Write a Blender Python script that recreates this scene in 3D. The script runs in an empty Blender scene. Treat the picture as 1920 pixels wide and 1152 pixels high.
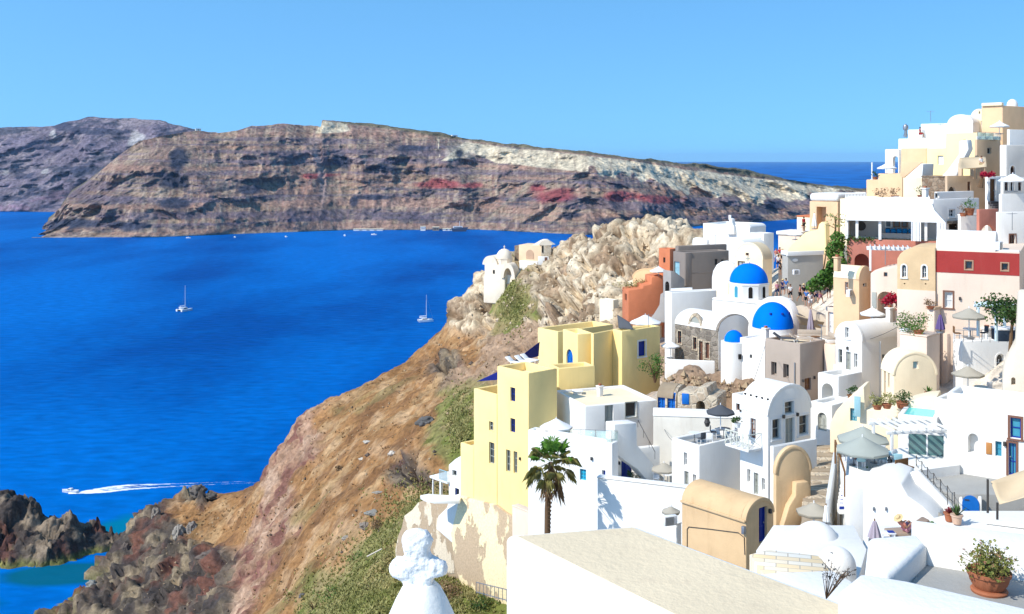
import bpy, bmesh, math, random
import numpy as np
from mathutils import Vector, Matrix, noise as mn

# ------------------------------------------------------------------ camera, sky, sun, exposure
S = bpy.context.scene
COL = S.collection
F, CX, EY, CAMZ = 2000.0, 960.0, 299.0, 110.0          # focal length in photo pixels, centre column, eye-level row, eye height
cd = bpy.data.cameras.new('camera'); cam = bpy.data.objects.new('camera', cd); COL.objects.link(cam)
cam.location = (0, 0, CAMZ); cam.rotation_euler = (math.pi/2, 0, 0)
cd.sensor_width = 36; cd.lens = 36*F/1920; cd.shift_y = -(576-EY)/1920
cd.clip_start = 0.5; cd.clip_end = 150000
S.camera = cam
SUN = Vector((-0.77, -0.43, 0.80)).normalized()
w = bpy.data.worlds.new('World'); S.world = w; w.use_nodes = True
nt = w.node_tree; bg = nt.nodes['Background']
sky = nt.nodes.new('ShaderNodeTexSky'); sky.sky_type = 'NISHITA'; sky.sun_disc = False
sky.sun_elevation = math.asin(SUN.z); sky.sun_rotation = math.atan2(SUN.x, SUN.y)
sky.altitude = 0; sky.air_density = 1.0; sky.dust_density = 0.3; sky.ozone_density = 3.0
# the clear dry air keeps its blue down to the horizon: look the sky up a little higher than the sight line
gm = nt.nodes.new('ShaderNodeTexCoord'); mp = nt.nodes.new('ShaderNodeMapping'); mp.inputs['Scale'].default_value = (1, 1, .9); mp.inputs['Location'].default_value = (0, 0, .30)
nt.links.new(gm.outputs['Generated'], mp.inputs[0]); nt.links.new(mp.outputs[0], sky.inputs[0])
hs = nt.nodes.new('ShaderNodeHueSaturation'); hs.inputs['Saturation'].default_value = 1.20; hs.inputs['Hue'].default_value = .488
nt.links.new(sky.outputs[0], hs.inputs['Color']); nt.links.new(hs.outputs[0], bg.inputs['Color'])
bg.inputs['Strength'].default_value = 0.15
ld = bpy.data.lights.new('sun', 'SUN'); ld.energy = 2.75; ld.angle = math.radians(0.5); ld.color = (1, .95, .86)
sun = bpy.data.objects.new('sun', ld); COL.objects.link(sun)
sun.rotation_euler = SUN.to_track_quat('Z', 'Y').to_euler(); sun.location = (-300, -100, 500)
S.view_settings.view_transform = 'Standard'; S.view_settings.look = 'None'
S.view_settings.exposure = 0.93; S.view_settings.gamma = 1
S.cycles.use_denoising = True
S.cycles.max_bounces = 6; S.cycles.transparent_max_bounces = 12
random.seed(7); np.random.seed(7)

# ------------------------------------------------------------------ helpers
def P(px, py, Y): return Vector(((px-CX)/F*Y, Y, CAMZ-(py-EY)/F*Y))
def guide(px, py):                                     # depth at which the sight line meets the village hillside
    u, v = (px-CX)/F, (py-EY)/F
    return 32/(v+.62*u) if u > -.005 else 31/(v+.85*u)

MATS = {}
def _mat(name):
    m = bpy.data.materials.new(name); m.use_nodes = True
    n = m.node_tree; return m, n, n.nodes['Principled BSDF']
def _noise(n, scale, detail=4, rough=.55, coord='Object', stretch=None):
    tc = n.nodes.new('ShaderNodeTexCoord'); t = n.nodes.new('ShaderNodeTexNoise')
    t.inputs['Scale'].default_value = scale; t.inputs['Detail'].default_value = detail; t.inputs['Roughness'].default_value = rough
    if stretch:
        mp = n.nodes.new('ShaderNodeMapping'); mp.inputs['Scale'].default_value = stretch
        n.links.new(tc.outputs[coord], mp.inputs[0]); n.links.new(mp.outputs[0], t.inputs['Vector'])
    else: n.links.new(tc.outputs[coord], t.inputs['Vector'])
    return t
def _ramp(n, src, stops):
    r = n.nodes.new('ShaderNodeValToRGB'); e = r.color_ramp.elements
    while len(e) < len(stops): e.new(.5)
    for el, (p, c) in zip(e, stops):
        el.position = p; el.color = (c[0], c[1], c[2], 1) if hasattr(c, '__len__') else (c, c, c, 1)
    n.links.new(src, r.inputs[0]); return r
def _mix(n, a, b, fac, mode='MIX'):
    m = n.nodes.new('ShaderNodeMix'); m.data_type = 'RGBA'; m.blend_type = mode
    for s, k in ((a, 6), (b, 7), (fac, 0)):
        if hasattr(s, 'is_output'): n.links.new(s, m.inputs[k])
        else: m.inputs[k].default_value = s if k == 0 else (s[0], s[1], s[2], 1)
    return m.outputs[2]
def _bump(n, b, src, strength=.3, dist=.05):
    k = n.nodes.new('ShaderNodeBump'); k.inputs['Strength'].default_value = strength; k.inputs['Distance'].default_value = dist
    n.links.new(src, k.inputs['Height']); n.links.new(k.outputs[0], b.inputs['Normal'])
def stucco(name, c, wear=.12, stain=None, amount=.0, bump=.35):
    """hand-trowelled limewash: soft tonal drift, faint runs of dirt, uneven surface"""
    if name in MATS: return MATS[name]
    m, n, b = _mat(name)
    big = _noise(n, .35, 5, .6); fine = _noise(n, 9, 4, .6); run = _noise(n, 1.1, 5, .65, stretch=(1.6, 1.6, .22))
    lo = tuple(x*(1-wear) for x in c)
    col = _mix(n, lo, c, _ramp(n, big.outputs[0], [(.35, 0), (.62, 1)]).outputs[0])
    dirt = stain or tuple(x*.62*k for x, k in zip(c, (1.02, .97, .88)))
    k = amount or .22
    r = _ramp(n, run.outputs[0], [(.55, 0), (.78, k)])
    col = _mix(n, col, dirt, r.outputs[0])
    n.links.new(col, b.inputs['Base Color']); b.inputs['Roughness'].default_value = .92
    b.inputs['Specular IOR Level'].default_value = .15
    mx = _mix(n, big.outputs[0], fine.outputs[0], .3)
    _bump(n, b, mx, bump, .12)
    MATS[name] = m; return m
def plain(name, c, rough=.6, spec=.3, var=.15, scale=6, metal=0):
    if name in MATS: return MATS[name]
    m, n, b = _mat(name); t = _noise(n, scale, 4)
    col = _mix(n, tuple(x*(1-var) for x in c), tuple(min(1, x*(1+var*.5)) for x in c), t.outputs[0])
    n.links.new(col, b.inputs['Base Color']); b.inputs['Roughness'].default_value = rough
    b.inputs['Specular IOR Level'].default_value = spec; b.inputs['Metallic'].default_value = metal
    _bump(n, b, t.outputs[0], .1, .02); MATS[name] = m; return m
def foliage(name, c1, c2, scale=1.2, trans=.0):
    if name in MATS: return MATS[name]
    m, n, b = _mat(name); t = _noise(n, scale, 3)
    col = _mix(n, c1, c2, _ramp(n, t.outputs[0], [(.35, 0), (.65, 1)]).outputs[0])
    n.links.new(col, b.inputs['Base Color']); b.inputs['Roughness'].default_value = .6; b.inputs['Specular IOR Level'].default_value = .25
    MATS[name] = m; return m
def masonry(name, c1, c2, mortar, scale=2.2):
    if name in MATS: return MATS[name]
    m, n, b = _mat(name)
    tc = n.nodes.new('ShaderNodeTexCoord'); v = n.nodes.new('ShaderNodeTexVoronoi'); v.feature = 'DISTANCE_TO_EDGE'; v.inputs['Scale'].default_value = scale
    v2 = n.nodes.new('ShaderNodeTexVoronoi'); v2.inputs['Scale'].default_value = scale
    for q in (v, v2): n.links.new(tc.outputs['Object'], q.inputs['Vector'])
    hs = n.nodes.new('ShaderNodeSeparateColor'); n.links.new(v2.outputs['Color'], hs.inputs[0])
    col = _mix(n, c1, c2, hs.outputs[0]); fn = _noise(n, 5, 4)
    e = _ramp(n, v.outputs['Distance'], [(.02, 0), (.1, 1)])
    col = _mix(n, mortar, col, e.outputs[0]); col = _mix(n, col, _ramp(n, fn.outputs[0], [(.3, .55), (.7, 1.15)]).outputs[0], .6, 'MULTIPLY')
    n.links.new(col, b.inputs['Base Color']); b.inputs['Roughness'].default_value = .95; b.inputs['Specular IOR Level'].default_value = .1
    _bump(n, b, e.outputs[0], .8, .06); MATS[name] = m; return m

class MB:
    """collects simple shapes and links them as ONE mesh object"""
    def __init__(s): s.v = []; s.f = []
    def add(s, vs, fs):
        k = len(s.v); s.v += [tuple(x) for x in vs]; s.f += [tuple(i+k for i in f) for f in fs]; return s
    def box(s, x0, x1, y0, y1, z0, z1):
        return s.add([(x0,y0,z0),(x1,y0,z0),(x1,y1,z0),(x0,y1,z0),(x0,y0,z1),(x1,y0,z1),(x1,y1,z1),(x0,y1,z1)],
                     [(0,3,2,1),(4,5,6,7),(0,1,5,4),(1,2,6,5),(2,3,7,6),(3,0,4,7)])
    def beam(s, a, b, wd, ht=None):
        a, b = Vector(a), Vector(b); d = (b-a).normalized(); ht = ht or wd
        x = d.cross(Vector((0,0,1))); x = x.normalized() if x.length > 1e-3 else Vector((1,0,0)); y = x.cross(d).normalized()
        vs = [p + x*i*wd/2 + y*j*ht/2 for p in (a, b) for i, j in ((-1,-1),(1,-1),(1,1),(-1,1))]
        return s.add(vs, [(0,3,2,1),(4,5,6,7),(0,1,5,4),(1,2,6,5),(2,3,7,6),(3,0,4,7)])
    def tube(s, pts, r, n=6):
        pts = [Vector(p) for p in pts]; rs = r if hasattr(r, '__len__') else [r]*len(pts); vs = []; fs = []
        for i, p in enumerate(pts):
            d = (pts[min(i+1, len(pts)-1)] - pts[max(i-1, 0)]).normalized()
            x = d.cross(Vector((.13,.05,1))); x = x.normalized() if x.length > 1e-3 else Vector((1,0,0)); y = d.cross(x)
            for k in range(n):
                a = 2*math.pi*k/n; vs.append(p + (x*math.cos(a)+y*math.sin(a))*rs[i])
        for i in range(len(pts)-1):
            for k in range(n):
                k2 = (k+1) % n; fs.append((i*n+k, i*n+k2, (i+1)*n+k2, (i+1)*n+k))
        fs += [tuple(range(n))[::-1], tuple(range((len(pts)-1)*n, len(pts)*n))]
        return s.add(vs, fs)
    def lathe(s, prof, n=20, c=(0,0,0), a0=0, a1=2*math.pi):
        full = abs(a1-a0-2*math.pi) < 1e-6; m = n if full else n+1; vs = []; fs = []
        for r, z in prof:
            for k in range(m):
                a = a0+(a1-a0)*k/n; vs.append((c[0]+r*math.cos(a), c[1]+r*math.sin(a), c[2]+z))
        for i in range(len(prof)-1):
            for k in range(n):
                k2 = (k+1) % m; fs.append((i*m+k, i*m+k2, (i+1)*m+k2, (i+1)*m+k))
        return s.add(vs, fs)
    def prism(s, prof, y0, y1, axis='y'):
        n = len(prof); vs = []
        for y in (y0, y1):
            for a, z in prof: vs.append((a, y, z) if axis == 'y' else (y, a, z))
        fs = [tuple(range(n)), tuple(range(n, 2*n))[::-1]] + [(i, (i+1) % n + 0 if False else i+n, (i+1) % n+n, (i+1) % n) for i in range(n)]
        return s.add(vs, fs)
    def sphere(s, c, r, n=12, m=8, sq=(1,1,1)):
        prof = [(math.sin(math.pi*i/m), -math.cos(math.pi*i/m)) for i in range(m+1)]
        k = len(s.v); s.lathe([(max(a, 1e-4), z) for a, z in prof], n)
        s.v[k:] = [(c[0]+x*r*sq[0], c[1]+y*r*sq[1], c[2]+z*r*sq[2]) for x, y, z in s.v[k:]]; return s
    def leaves(s, pts, size, up=.3, asp=.5, var=.5):
        for p in pts:
            d = Vector((random.gauss(0,1), random.gauss(0,1), random.gauss(0,1)+up)).normalized()
            x = d.orthogonal().normalized(); x.rotate(Matrix.Rotation(random.uniform(0,6.28), 3, d)); y = d.cross(x)
            h = size*random.uniform(1-var, 1+var); p = Vector(p)
            s.add([p-x*h*asp*.5, p+y*h*.5, p+x*h*asp*.5, p-y*h*.5], [(0,1,2,3)])
        return s
    def mesh(s, name, bevel=0, seg=2, ang=40, smooth=True):
        me = bpy.data.meshes.new(name); me.from_pydata(s.v, [], s.f)
        bm = bmesh.new(); bm.from_mesh(me)
        bmesh.ops.remove_doubles(bm, verts=bm.verts, dist=1e-5)
        bmesh.ops.recalc_face_normals(bm, faces=bm.faces)
        if bevel:
            es = [e for e in bm.edges if len(e.link_faces) == 2 and e.calc_face_angle(0) > math.radians(ang)]
            bmesh.ops.bevel(bm, geom=es, offset=bevel, segments=seg, profile=.5, affect='EDGES', clamp_overlap=True)
        bm.to_mesh(me); bm.free()
        if smooth:
            me.polygons.foreach_set('use_smooth', [True]*len(me.polygons)); me.set_sharp_from_angle(angle=math.radians(38))
        return me
    def build(s, name, mat, parent=None, bevel=0, seg=2, smooth=True, ang=40):
        me = s.mesh(name, bevel, seg, ang, smooth)
        o = bpy.data.objects.new(name, me); COL.objects.link(o)
        if mat: me.materials.append(mat)
        if parent: o.parent = parent
        return o
def tag(o, label, cat, group=None, kind=None):
    if label: o['label'] = label
    if cat: o['category'] = cat
    if group: o['group'] = group
    if kind: o['kind'] = kind
    return o
def thing(name, label, cat, loc=(0,0,0), rz=0, group=None):
    o = bpy.data.objects.new(name, None); COL.objects.link(o); o.empty_display_size = .3
    o.location = loc; o.rotation_euler = (0, 0, rz)
    return tag(o, label, cat, group)
def copy_tree(o, loc=None, rz=None, label=None, scale=None, group=None):
    c = o.copy(); COL.objects.link(c)
    if loc is not None: c.location = loc
    if rz is not None: c.rotation_euler = (0, 0, rz)
    if scale is not None: c.scale = (scale,)*3
    if label: c['label'] = label
    if group: c['group'] = group
    for ch in KIDS(o):
        d = ch.copy(); COL.objects.link(d); d.parent = c
        for g in KIDS(ch):
            e = g.copy(); COL.objects.link(e); e.parent = d
    return c
def KIDS(o): return [x for x in COL.objects if x.parent is o]
def grid_obj(name, V, nu, nv, mat, col=None, smooth=True):
    """V: (nu*nv,3) array laid out row by row"""
    me = bpy.data.meshes.new(name)
    idx = np.arange(nu*nv).reshape(nu, nv)
    q = np.stack([idx[:-1,:-1], idx[:-1,1:], idx[1:,1:], idx[1:,:-1]], -1).reshape(-1, 4)
    me.vertices.add(nu*nv); me.vertices.foreach_set('co', np.asarray(V, np.float32).ravel())
    me.loops.add(q.size); me.loops.foreach_set('vertex_index', q.ravel().astype(np.int32))
    me.polygons.add(len(q)); me.polygons.foreach_set('loop_start', (np.arange(len(q))*4).astype(np.int32))
    me.update(calc_edges=True)
    if smooth: me.polygons.foreach_set('use_smooth', [True]*len(q))
    if col is not None:
        a = me.color_attributes.new('Col', 'FLOAT_COLOR', 'POINT')
        a.data.foreach_set('color', np.concatenate([col, np.ones((len(col), 1))], 1).astype(np.float32).ravel())
    me.materials.append(mat)
    o = bpy.data.objects.new(name, me); COL.objects.link(o); return o
def nz(pts, fn): return np.array([fn(Vector(p)) for p in pts])
def fbm(sc, H=1.0, L=2.0, o=5, off=(0,0,0)): return lambda p: mn.fractal((p+Vector(off))*sc, H, L, o)
def ridged(sc, o=5, off=(0,0,0)): return lambda p: mn.ridged_multi_fractal((p+Vector(off))*sc, .9, 2.1, o, 1.0, 2.0)
def lerp_poly(x, pts): xs, ys = zip(*pts); return np.interp(x, xs, ys)
def sstep(a, b, x): t = np.clip((x-a)/(b-a), 0, 1); return t*t*(3-2*t)

def rock_mat(name, sc=1.0, bump=1.0, dist=.5, lo=.55, hi=1.3):
    m, n, b = _mat(name)
    at = n.nodes.new('ShaderNodeVertexColor'); at.layer_name = 'Col'
    a = _noise(n, .9*sc, 8, .68); c = _noise(n, .12*sc, 6, .6); v = n.nodes.new('ShaderNodeTexVoronoi'); v.inputs['Scale'].default_value = .8*sc
    tc = n.nodes.new('ShaderNodeTexCoord'); n.links.new(tc.outputs['Object'], v.inputs['Vector'])
    col = _mix(n, at.outputs[0], _ramp(n, a.outputs[0], [(.3, lo), (.5, 1), (.7, hi)]).outputs[0], 1, 'MULTIPLY')
    col = _mix(n, col, _ramp(n, c.outputs[0], [(.3, .75), (.7, 1.2)]).outputs[0], 1, 'MULTIPLY')
    n.links.new(col, b.inputs['Base Color']); b.inputs['Roughness'].default_value = .95; b.inputs['Specular IOR Level'].default_value = .1
    h = _mix(n, a.outputs[0], v.outputs['Distance'], .35); _bump(n, b, h, bump, dist); return m

# ------------------------------------------------------------------ sea
def build_sea():
    m, n, b = _mat('sea_water')
    geo = n.nodes.new('ShaderNodeNewGeometry')
    def pos_noise(scale, st, det=4):
        mp = n.nodes.new('ShaderNodeMapping'); mp.inputs['Scale'].default_value = st
        t = n.nodes.new('ShaderNodeTexNoise'); t.inputs['Scale'].default_value = scale; t.inputs['Detail'].default_value = det
        n.links.new(geo.outputs['Position'], mp.inputs[0]); n.links.new(mp.outputs[0], t.inputs['Vector']); return t
    patch = pos_noise(.006, (1, .35, 1), 5); rip = pos_noise(.25, (.45, 1, 1), 5); sw = pos_noise(.03, (.5, 1, 1), 4)
    col = _mix(n, (.000, .062, .265), (.000, .122, .44), _ramp(n, patch.outputs[0], [(.38, 0), (.58, 1)]).outputs[0])
    col = _mix(n, col, (.000, .15, .50), _ramp(n, sw.outputs[0], [(.52, 0), (.78, .3)]).outputs[0])
    col = _mix(n, col, _ramp(n, rip.outputs[0], [(.3, .72), (.7, 1.22)]).outputs[0], .8, 'MULTIPLY')
    # shallow turquoise water over the pale sea bed between the rocks
    for cx, cy, rx, ry, c, k in ((-112, 318, 32, 34, (.000, .16, .27), .95), (-118, 283, 34, 16, (.002, .10, .15), .9), (-145, 262, 40, 16, (.0, .075, .12), .9)):
        mp = n.nodes.new('ShaderNodeMapping'); mp.vector_type = 'POINT'
        mp.inputs['Location'].default_value = (-cx/rx, -cy/ry, 0); mp.inputs['Scale'].default_value = (1/rx, 1/ry, 0)
        ln = n.nodes.new('ShaderNodeVectorMath'); ln.operation = 'LENGTH'
        n.links.new(geo.outputs['Position'], mp.inputs[0]); n.links.new(mp.outputs[0], ln.inputs[0])
        ad = n.nodes.new('ShaderNodeMath'); ad.operation = 'MULTIPLY_ADD'; ad.inputs[1].default_value = .7
        n.links.new(sw.outputs[0], ad.inputs[0]); n.links.new(ln.outputs['Value'], ad.inputs[2])
        col = _mix(n, col, c, _ramp(n, ad.outputs[0], [(.75, k), (1.35/1.5, 0)]).outputs[0])
    n.links.new(col, b.inputs['Base Color']); b.inputs['Roughness'].default_value = .35
    b.inputs['Specular IOR Level'].default_value = .02; b.inputs['IOR'].default_value = 1.07
    _bump(n, b, rip.outputs[0], .5, .6)
    # sheet: fine near the shore, reaching past the horizon
    o = MB().add([(-30000, -200, 0), (30000, -200, 0), (30000, 45000, 0), (-30000, 45000, 0)], [(0,1,2,3)]).build('sea', m, smooth=False)
    tag(o, 'deep blue calm sea filling the caldera', 'sea', kind='structure')
build_sea()

# ------------------------------------------------------------------ far island cliffs
def cliff(name, label, x0, x1, n, shore, ridge, setback, prof, seed, paint, amp=1.0, back=True):
    nt_ = 150
    px = np.linspace(x0, x1, n); sy = lerp_poly(px, shore); ry = lerp_poly(px, ridge)
    Ys = F*CAMZ/(sy-EY)
    t = np.linspace(-.03, 1, nt_)
    T, PX = np.meshgrid(t, px); U = (PX-CX)/F
    Tc = np.clip(T, 0, 1)
    SB = setback*prof(Tc)
    Y = Ys[:,None] + SB
    zr = CAMZ-(ry-EY)/F*(Ys+setback)                       # ridge height
    Z = T*zr[:,None]
    X = U*Ys[:,None] + U*SB
    V = np.stack([X.ravel(), Y.ravel(), Z.ravel()], 1)
    W = V*np.array([1, 1, .14]) + seed
    g = nz(W, lambda p: mn.ridged_multi_fractal(p*.006, .9, 2.0, 5, 1., 2.))     # gullies and spurs
    k = nz(V+seed, lambda p: mn.fractal(p*.02, .8, 2.1, 6))
    st = nz(V*np.array([.25, .25, 1])+seed, lambda p: mn.fractal(p*.03, .8, 2.2, 4))
    fade = (np.sin(np.clip(Tc, 0, 1)*math.pi)**.5).ravel()
    edge = np.clip(Tc.ravel()*6, .15, 1)
    dY = (-(g-1.1)*46*fade + k*11*edge + st*7*fade)*amp
    V[:,1] += dY; V[:,2] += np.where(Tc.ravel() > .97, 0, st*2.5*edge*amp) + np.where(Tc.ravel()>.99, k*3, 0)
    py = EY + (CAMZ - Z.ravel())*F/Y.ravel()
    col = paint(PX.ravel(), py, Tc.ravel(), g, k, st, V)
    if back:
        rows = V.reshape(n, nt_, 3); top = rows[:, -1]
        add = []
        for d, dz in ((60, -2), (180, -8), (420, -25), (900, -90), (1500, -260)):
            r = top.copy(); r[:,0] *= 1+d/r[:,1]; r[:,1] += d; r[:,2] += dz + 6*np.sin(r[:,0]*.01+d); add.append(r)
        V2 = np.concatenate([rows]+[a[:,None] for a in add], 1)
        c = col.reshape(n, nt_, 3); flat = np.tile(np.array([[.13, .12, .07]]), (n, 1))
        col = np.concatenate([c]+[flat[:,None] for a in add], 1).reshape(-1, 3)
        V = V2.reshape(-1, 3); nt_ += len(add)
    o = grid_obj(name, V, n, nt_, MATS['cliff_rock'], col)
    return tag(o, label, 'cliff', kind='structure')
MATS['cliff_rock'] = rock_mat('cliff_rock', .13, 1.0, 6.0, .42, 1.55)
def blob(px, py, cx, cy, rx, ry, wob=0, p=2):
    d = ((px-cx)/rx)**2 + ((py-cy)/ry)**2 + wob
    return np.clip(1.5-d, 0, 1)
def mixc(col, c, a): return col*(1-a[:,None]) + np.array(c)*a[:,None]
def paint_main(px, py, t, g, k, st, V):
    n = len(px); w2 = k*.9
    base = np.tile(np.array([[.235, .165, .135]]), (n, 1))
    base = mixc(base, (.30, .225, .16), sstep(-.1, .35, k+.2*st))
    base = mixc(base, (.15, .115, .12), sstep(.05, .4, st)*.7)
    fl = nz(np.stack([px*.03, py*.003, 0*px], 1), lambda p: mn.fractal(p*6, .9, 2, 3))       # pale scree runs down the slope
    base = mixc(base, (.38, .29, .215), sstep(.08, .4, fl)*.75*(t > .02))
    base = mixc(base, (.20, .125, .11), sstep(.08, .4, -fl)*.75)
    # dark lava outcrops lying in bands
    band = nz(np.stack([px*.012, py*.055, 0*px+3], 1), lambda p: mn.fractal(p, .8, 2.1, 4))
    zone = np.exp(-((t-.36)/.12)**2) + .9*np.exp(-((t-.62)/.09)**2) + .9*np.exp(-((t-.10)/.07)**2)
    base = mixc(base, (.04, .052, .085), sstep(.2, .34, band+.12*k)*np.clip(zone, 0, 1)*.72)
    sl_ = nz(np.stack([V[:,0]*.0012, V[:,2]*.055, 0*px], 1), lambda p: mn.fractal(p*1.6+Vector((4, 1, 2)), .7, 2.2, 5))
    base = mixc(base, (.13, .105, .14), sstep(.08, .3, sl_)*.65); base = mixc(base, (.34, .20, .15), sstep(.1, .32, -sl_)*.55)
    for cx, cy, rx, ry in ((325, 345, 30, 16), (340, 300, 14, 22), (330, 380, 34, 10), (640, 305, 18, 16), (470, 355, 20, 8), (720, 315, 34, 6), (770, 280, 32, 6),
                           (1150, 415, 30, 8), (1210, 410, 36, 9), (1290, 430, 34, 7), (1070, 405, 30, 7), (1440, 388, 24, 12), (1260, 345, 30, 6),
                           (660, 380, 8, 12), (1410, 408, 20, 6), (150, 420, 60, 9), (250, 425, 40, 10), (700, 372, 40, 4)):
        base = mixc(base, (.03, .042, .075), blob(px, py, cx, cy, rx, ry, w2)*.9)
    for cx, cy, rx, ry in ((820, 346, 44, 9), (890, 346, 20, 6), (1040, 365, 42, 14), (1010, 352, 14, 7), (1160, 369, 44, 9), (610, 328, 22, 3), (1230, 372, 40, 8), (580, 330, 16, 5)):
        base = mixc(base, (.27, .06, .07), blob(px, py, cx, cy, rx, ry, w2)*.85)
    # pale pumice layer under the plateau
    lo = lerp_poly(px, [(590, 252), (640, 250), (660, 246), (740, 250), (742, 236), (818, 240), (826, 304), (850, 304), (880, 286), (930, 308), (1050, 318), (1120, 325), (1200, 332), (1260, 352), (1400, 375), (1500, 378), (1560, 360), (1640, 352)])
    hi = lerp_poly(px, [(590, 252), (604, 226), (650, 229), (658, 244), (740, 247), (742, 240), (818, 240), (822, 240), (826, 303), (835, 297), (872, 266), (900, 269), (1000, 280), (1130, 296), (1150, 297), (1300, 318), (1400, 330), (1500, 343), (1600, 354)])
    wv = 4*np.sin(px*.09)+3*np.sin(px*.23+1) + k*10
    a = sstep(0, 2.5, py-hi)*sstep(0, 3, lo+wv*(px > 1100)-py)*(px > 585)
    pum = np.tile(np.array([[.60, .51, .365]]), (n, 1)); stre = nz(np.stack([px*.05, py*.012, 0*px+9], 1), lambda p: mn.fractal(p*3, .8, 2, 4))
    pum = mixc(pum, (.38, .31, .23), sstep(.05, .5, stre)*.8)
    base = base*(1-a[:,None]) + pum*a[:,None]
    base = mixc(base, (.42, .38, .30), blob(px, py, 868, 283, 36, 16, w2)*.6)
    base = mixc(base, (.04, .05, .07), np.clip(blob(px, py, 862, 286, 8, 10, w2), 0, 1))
    # green scrub on the plateau rim, whitish scree chute
    rim = sstep(7, 2, py-lerp_poly(px, RIDGE_B))*(px > 640)
    base = mixc(base, (.13, .12, .075), rim*.9)
    base = mixc(base, (.30, .23, .22), blob(px, py, 598+(py-320)*.10, 320, 6, 70, 0)*.7)
    for x0_, y0_, x1_, y1_ in ((985, 350, 900, 425), (930, 345, 790, 405), (1000, 335, 960, 380)):
        tt = np.clip((py-y0_)/(y1_-y0_), 0, 1); base = mixc(base, (.36, .29, .21), np.clip(1-np.abs(px-(x0_+(x1_-x0_)*tt))/7, 0, 1)*((py > y0_) & (py < y1_))*.6)
    base = mixc(base, (.33, .27, .22), sstep(5, 1, lerp_poly(px, SHORE_B)-py)*.8)
    return base
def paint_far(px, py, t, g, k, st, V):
    n = len(px); base = np.tile(np.array([[.165, .14, .18]]), (n, 1))  # rock colour tinted bluish to stand in for distance haze
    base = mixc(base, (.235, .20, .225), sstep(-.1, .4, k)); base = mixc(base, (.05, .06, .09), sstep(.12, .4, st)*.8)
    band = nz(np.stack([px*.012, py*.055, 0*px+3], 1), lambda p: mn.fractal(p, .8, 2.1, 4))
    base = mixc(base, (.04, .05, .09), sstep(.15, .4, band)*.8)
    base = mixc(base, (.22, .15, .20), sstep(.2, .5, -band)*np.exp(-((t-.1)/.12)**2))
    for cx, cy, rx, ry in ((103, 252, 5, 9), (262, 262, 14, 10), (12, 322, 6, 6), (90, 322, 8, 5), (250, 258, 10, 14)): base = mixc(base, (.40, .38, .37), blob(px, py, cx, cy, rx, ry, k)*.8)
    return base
RIDGE_A = [(-500, 250), (-200, 243), (0, 240), (30, 238), (70, 238), (100, 237), (118, 230), (150, 224), (165, 219), (200, 222), (250, 224), (300, 227), (330, 236), (370, 246), (420, 256), (520, 262)]
RIDGE_B = [(60, 441), (84, 440), (90, 418), (112, 398), (135, 362), (160, 345), (190, 320), (225, 290), (260, 266), (300, 256), (340, 249), (370, 246), (395, 250), (410, 251), (440, 246), (470, 237), (500, 236), (530, 232), (545, 233), (570, 237), (602, 238), (605, 224), (640, 227), (700, 234), (760, 242), (850, 256), (1000, 275), (1150, 291), (1300, 309), (1400, 323), (1500, 340), (1560, 349), (1640, 355), (1760, 362), (1850, 380)]
SHORE_A = [(-500, 392), (0, 397), (120, 398), (520, 402)]
SHORE_B = [(60, 446), (300, 445), (500, 437), (650, 432), (900, 431), (1000, 436), (1100, 441), (1200, 436), (1300, 425), (1400, 418), (1500, 411), (1600, 404), (1850, 396)]
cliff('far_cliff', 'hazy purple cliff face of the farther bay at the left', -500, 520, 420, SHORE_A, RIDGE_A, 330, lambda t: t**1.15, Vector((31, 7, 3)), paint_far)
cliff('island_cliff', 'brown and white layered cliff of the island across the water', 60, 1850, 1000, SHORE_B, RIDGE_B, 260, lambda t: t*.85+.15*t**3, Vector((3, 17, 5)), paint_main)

# ------------------------------------------------------------------ near hillside, fitted through control points
VIS = [  # photo column, row, distance
    # headland crest, from the lookout rock down to the chapel point
    (1275,425,232),(1200,430,238),(1130,438,246),(1060,458,256),(1000,478,262),(940,500,268),(905,518,275),(890,535,277),(880,556,279),(868,580,281),(860,594,282),
    (1230,470,205),(1160,500,205),(1100,520,215),(1040,560,220),(980,580,240),(930,560,262),(1190,540,180),(1120,575,185),(1050,600,195),(990,630,205),(940,640,225),(1160,600,165),(1080,630,172),(1020,650,180),(960,680,185),
    # brown slope under it
    (900,620,255),(850,640,262),(790,665,268),(720,700,270),(650,740,270),(600,760,270),(572,772,268),
    (880,700,205),(820,740,205),(760,780,205),(700,820,205),(640,850,215),(590,860,235),(545,860,250),(515,895,246),
    (860,800,152),(800,840,160),(740,880,165),(680,920,170),(620,960,178),(560,1000,192),(510,960,232),(480,1020,214),
    (800,950,122),(740,1000,124),(690,1050,128),(630,1100,132),(570,1150,140),(520,1080,180),(460,1080,204),(430,1150,190),(500,1150,165),
    (875,1130,97),(820,1085,103),(780,1105,100),(730,1152,98),(900,1160,86),(840,1170,84),(800,1200,78),
    # rubble bank below the church
    (1250,703,107),(1300,710,106),(1350,716,104),(1410,728,100),(1255,728,98),(1320,735,98),(1395,745,95),
    # lower shelf and dark shore rocks
    (500,906,296),(440,922,302),(370,932,304),(320,945,302),(270,960,298),(240,990,292),(430,1000,268),(380,1040,262),(330,1000,282),(290,1060,268),(330,1110,246),(260,1100,256),(400,1120,232),(300,1150,236),(228,1030,285),(220,1075,270),(190,1100,264),(150,1128,256),(105,1145,254),
]
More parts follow.
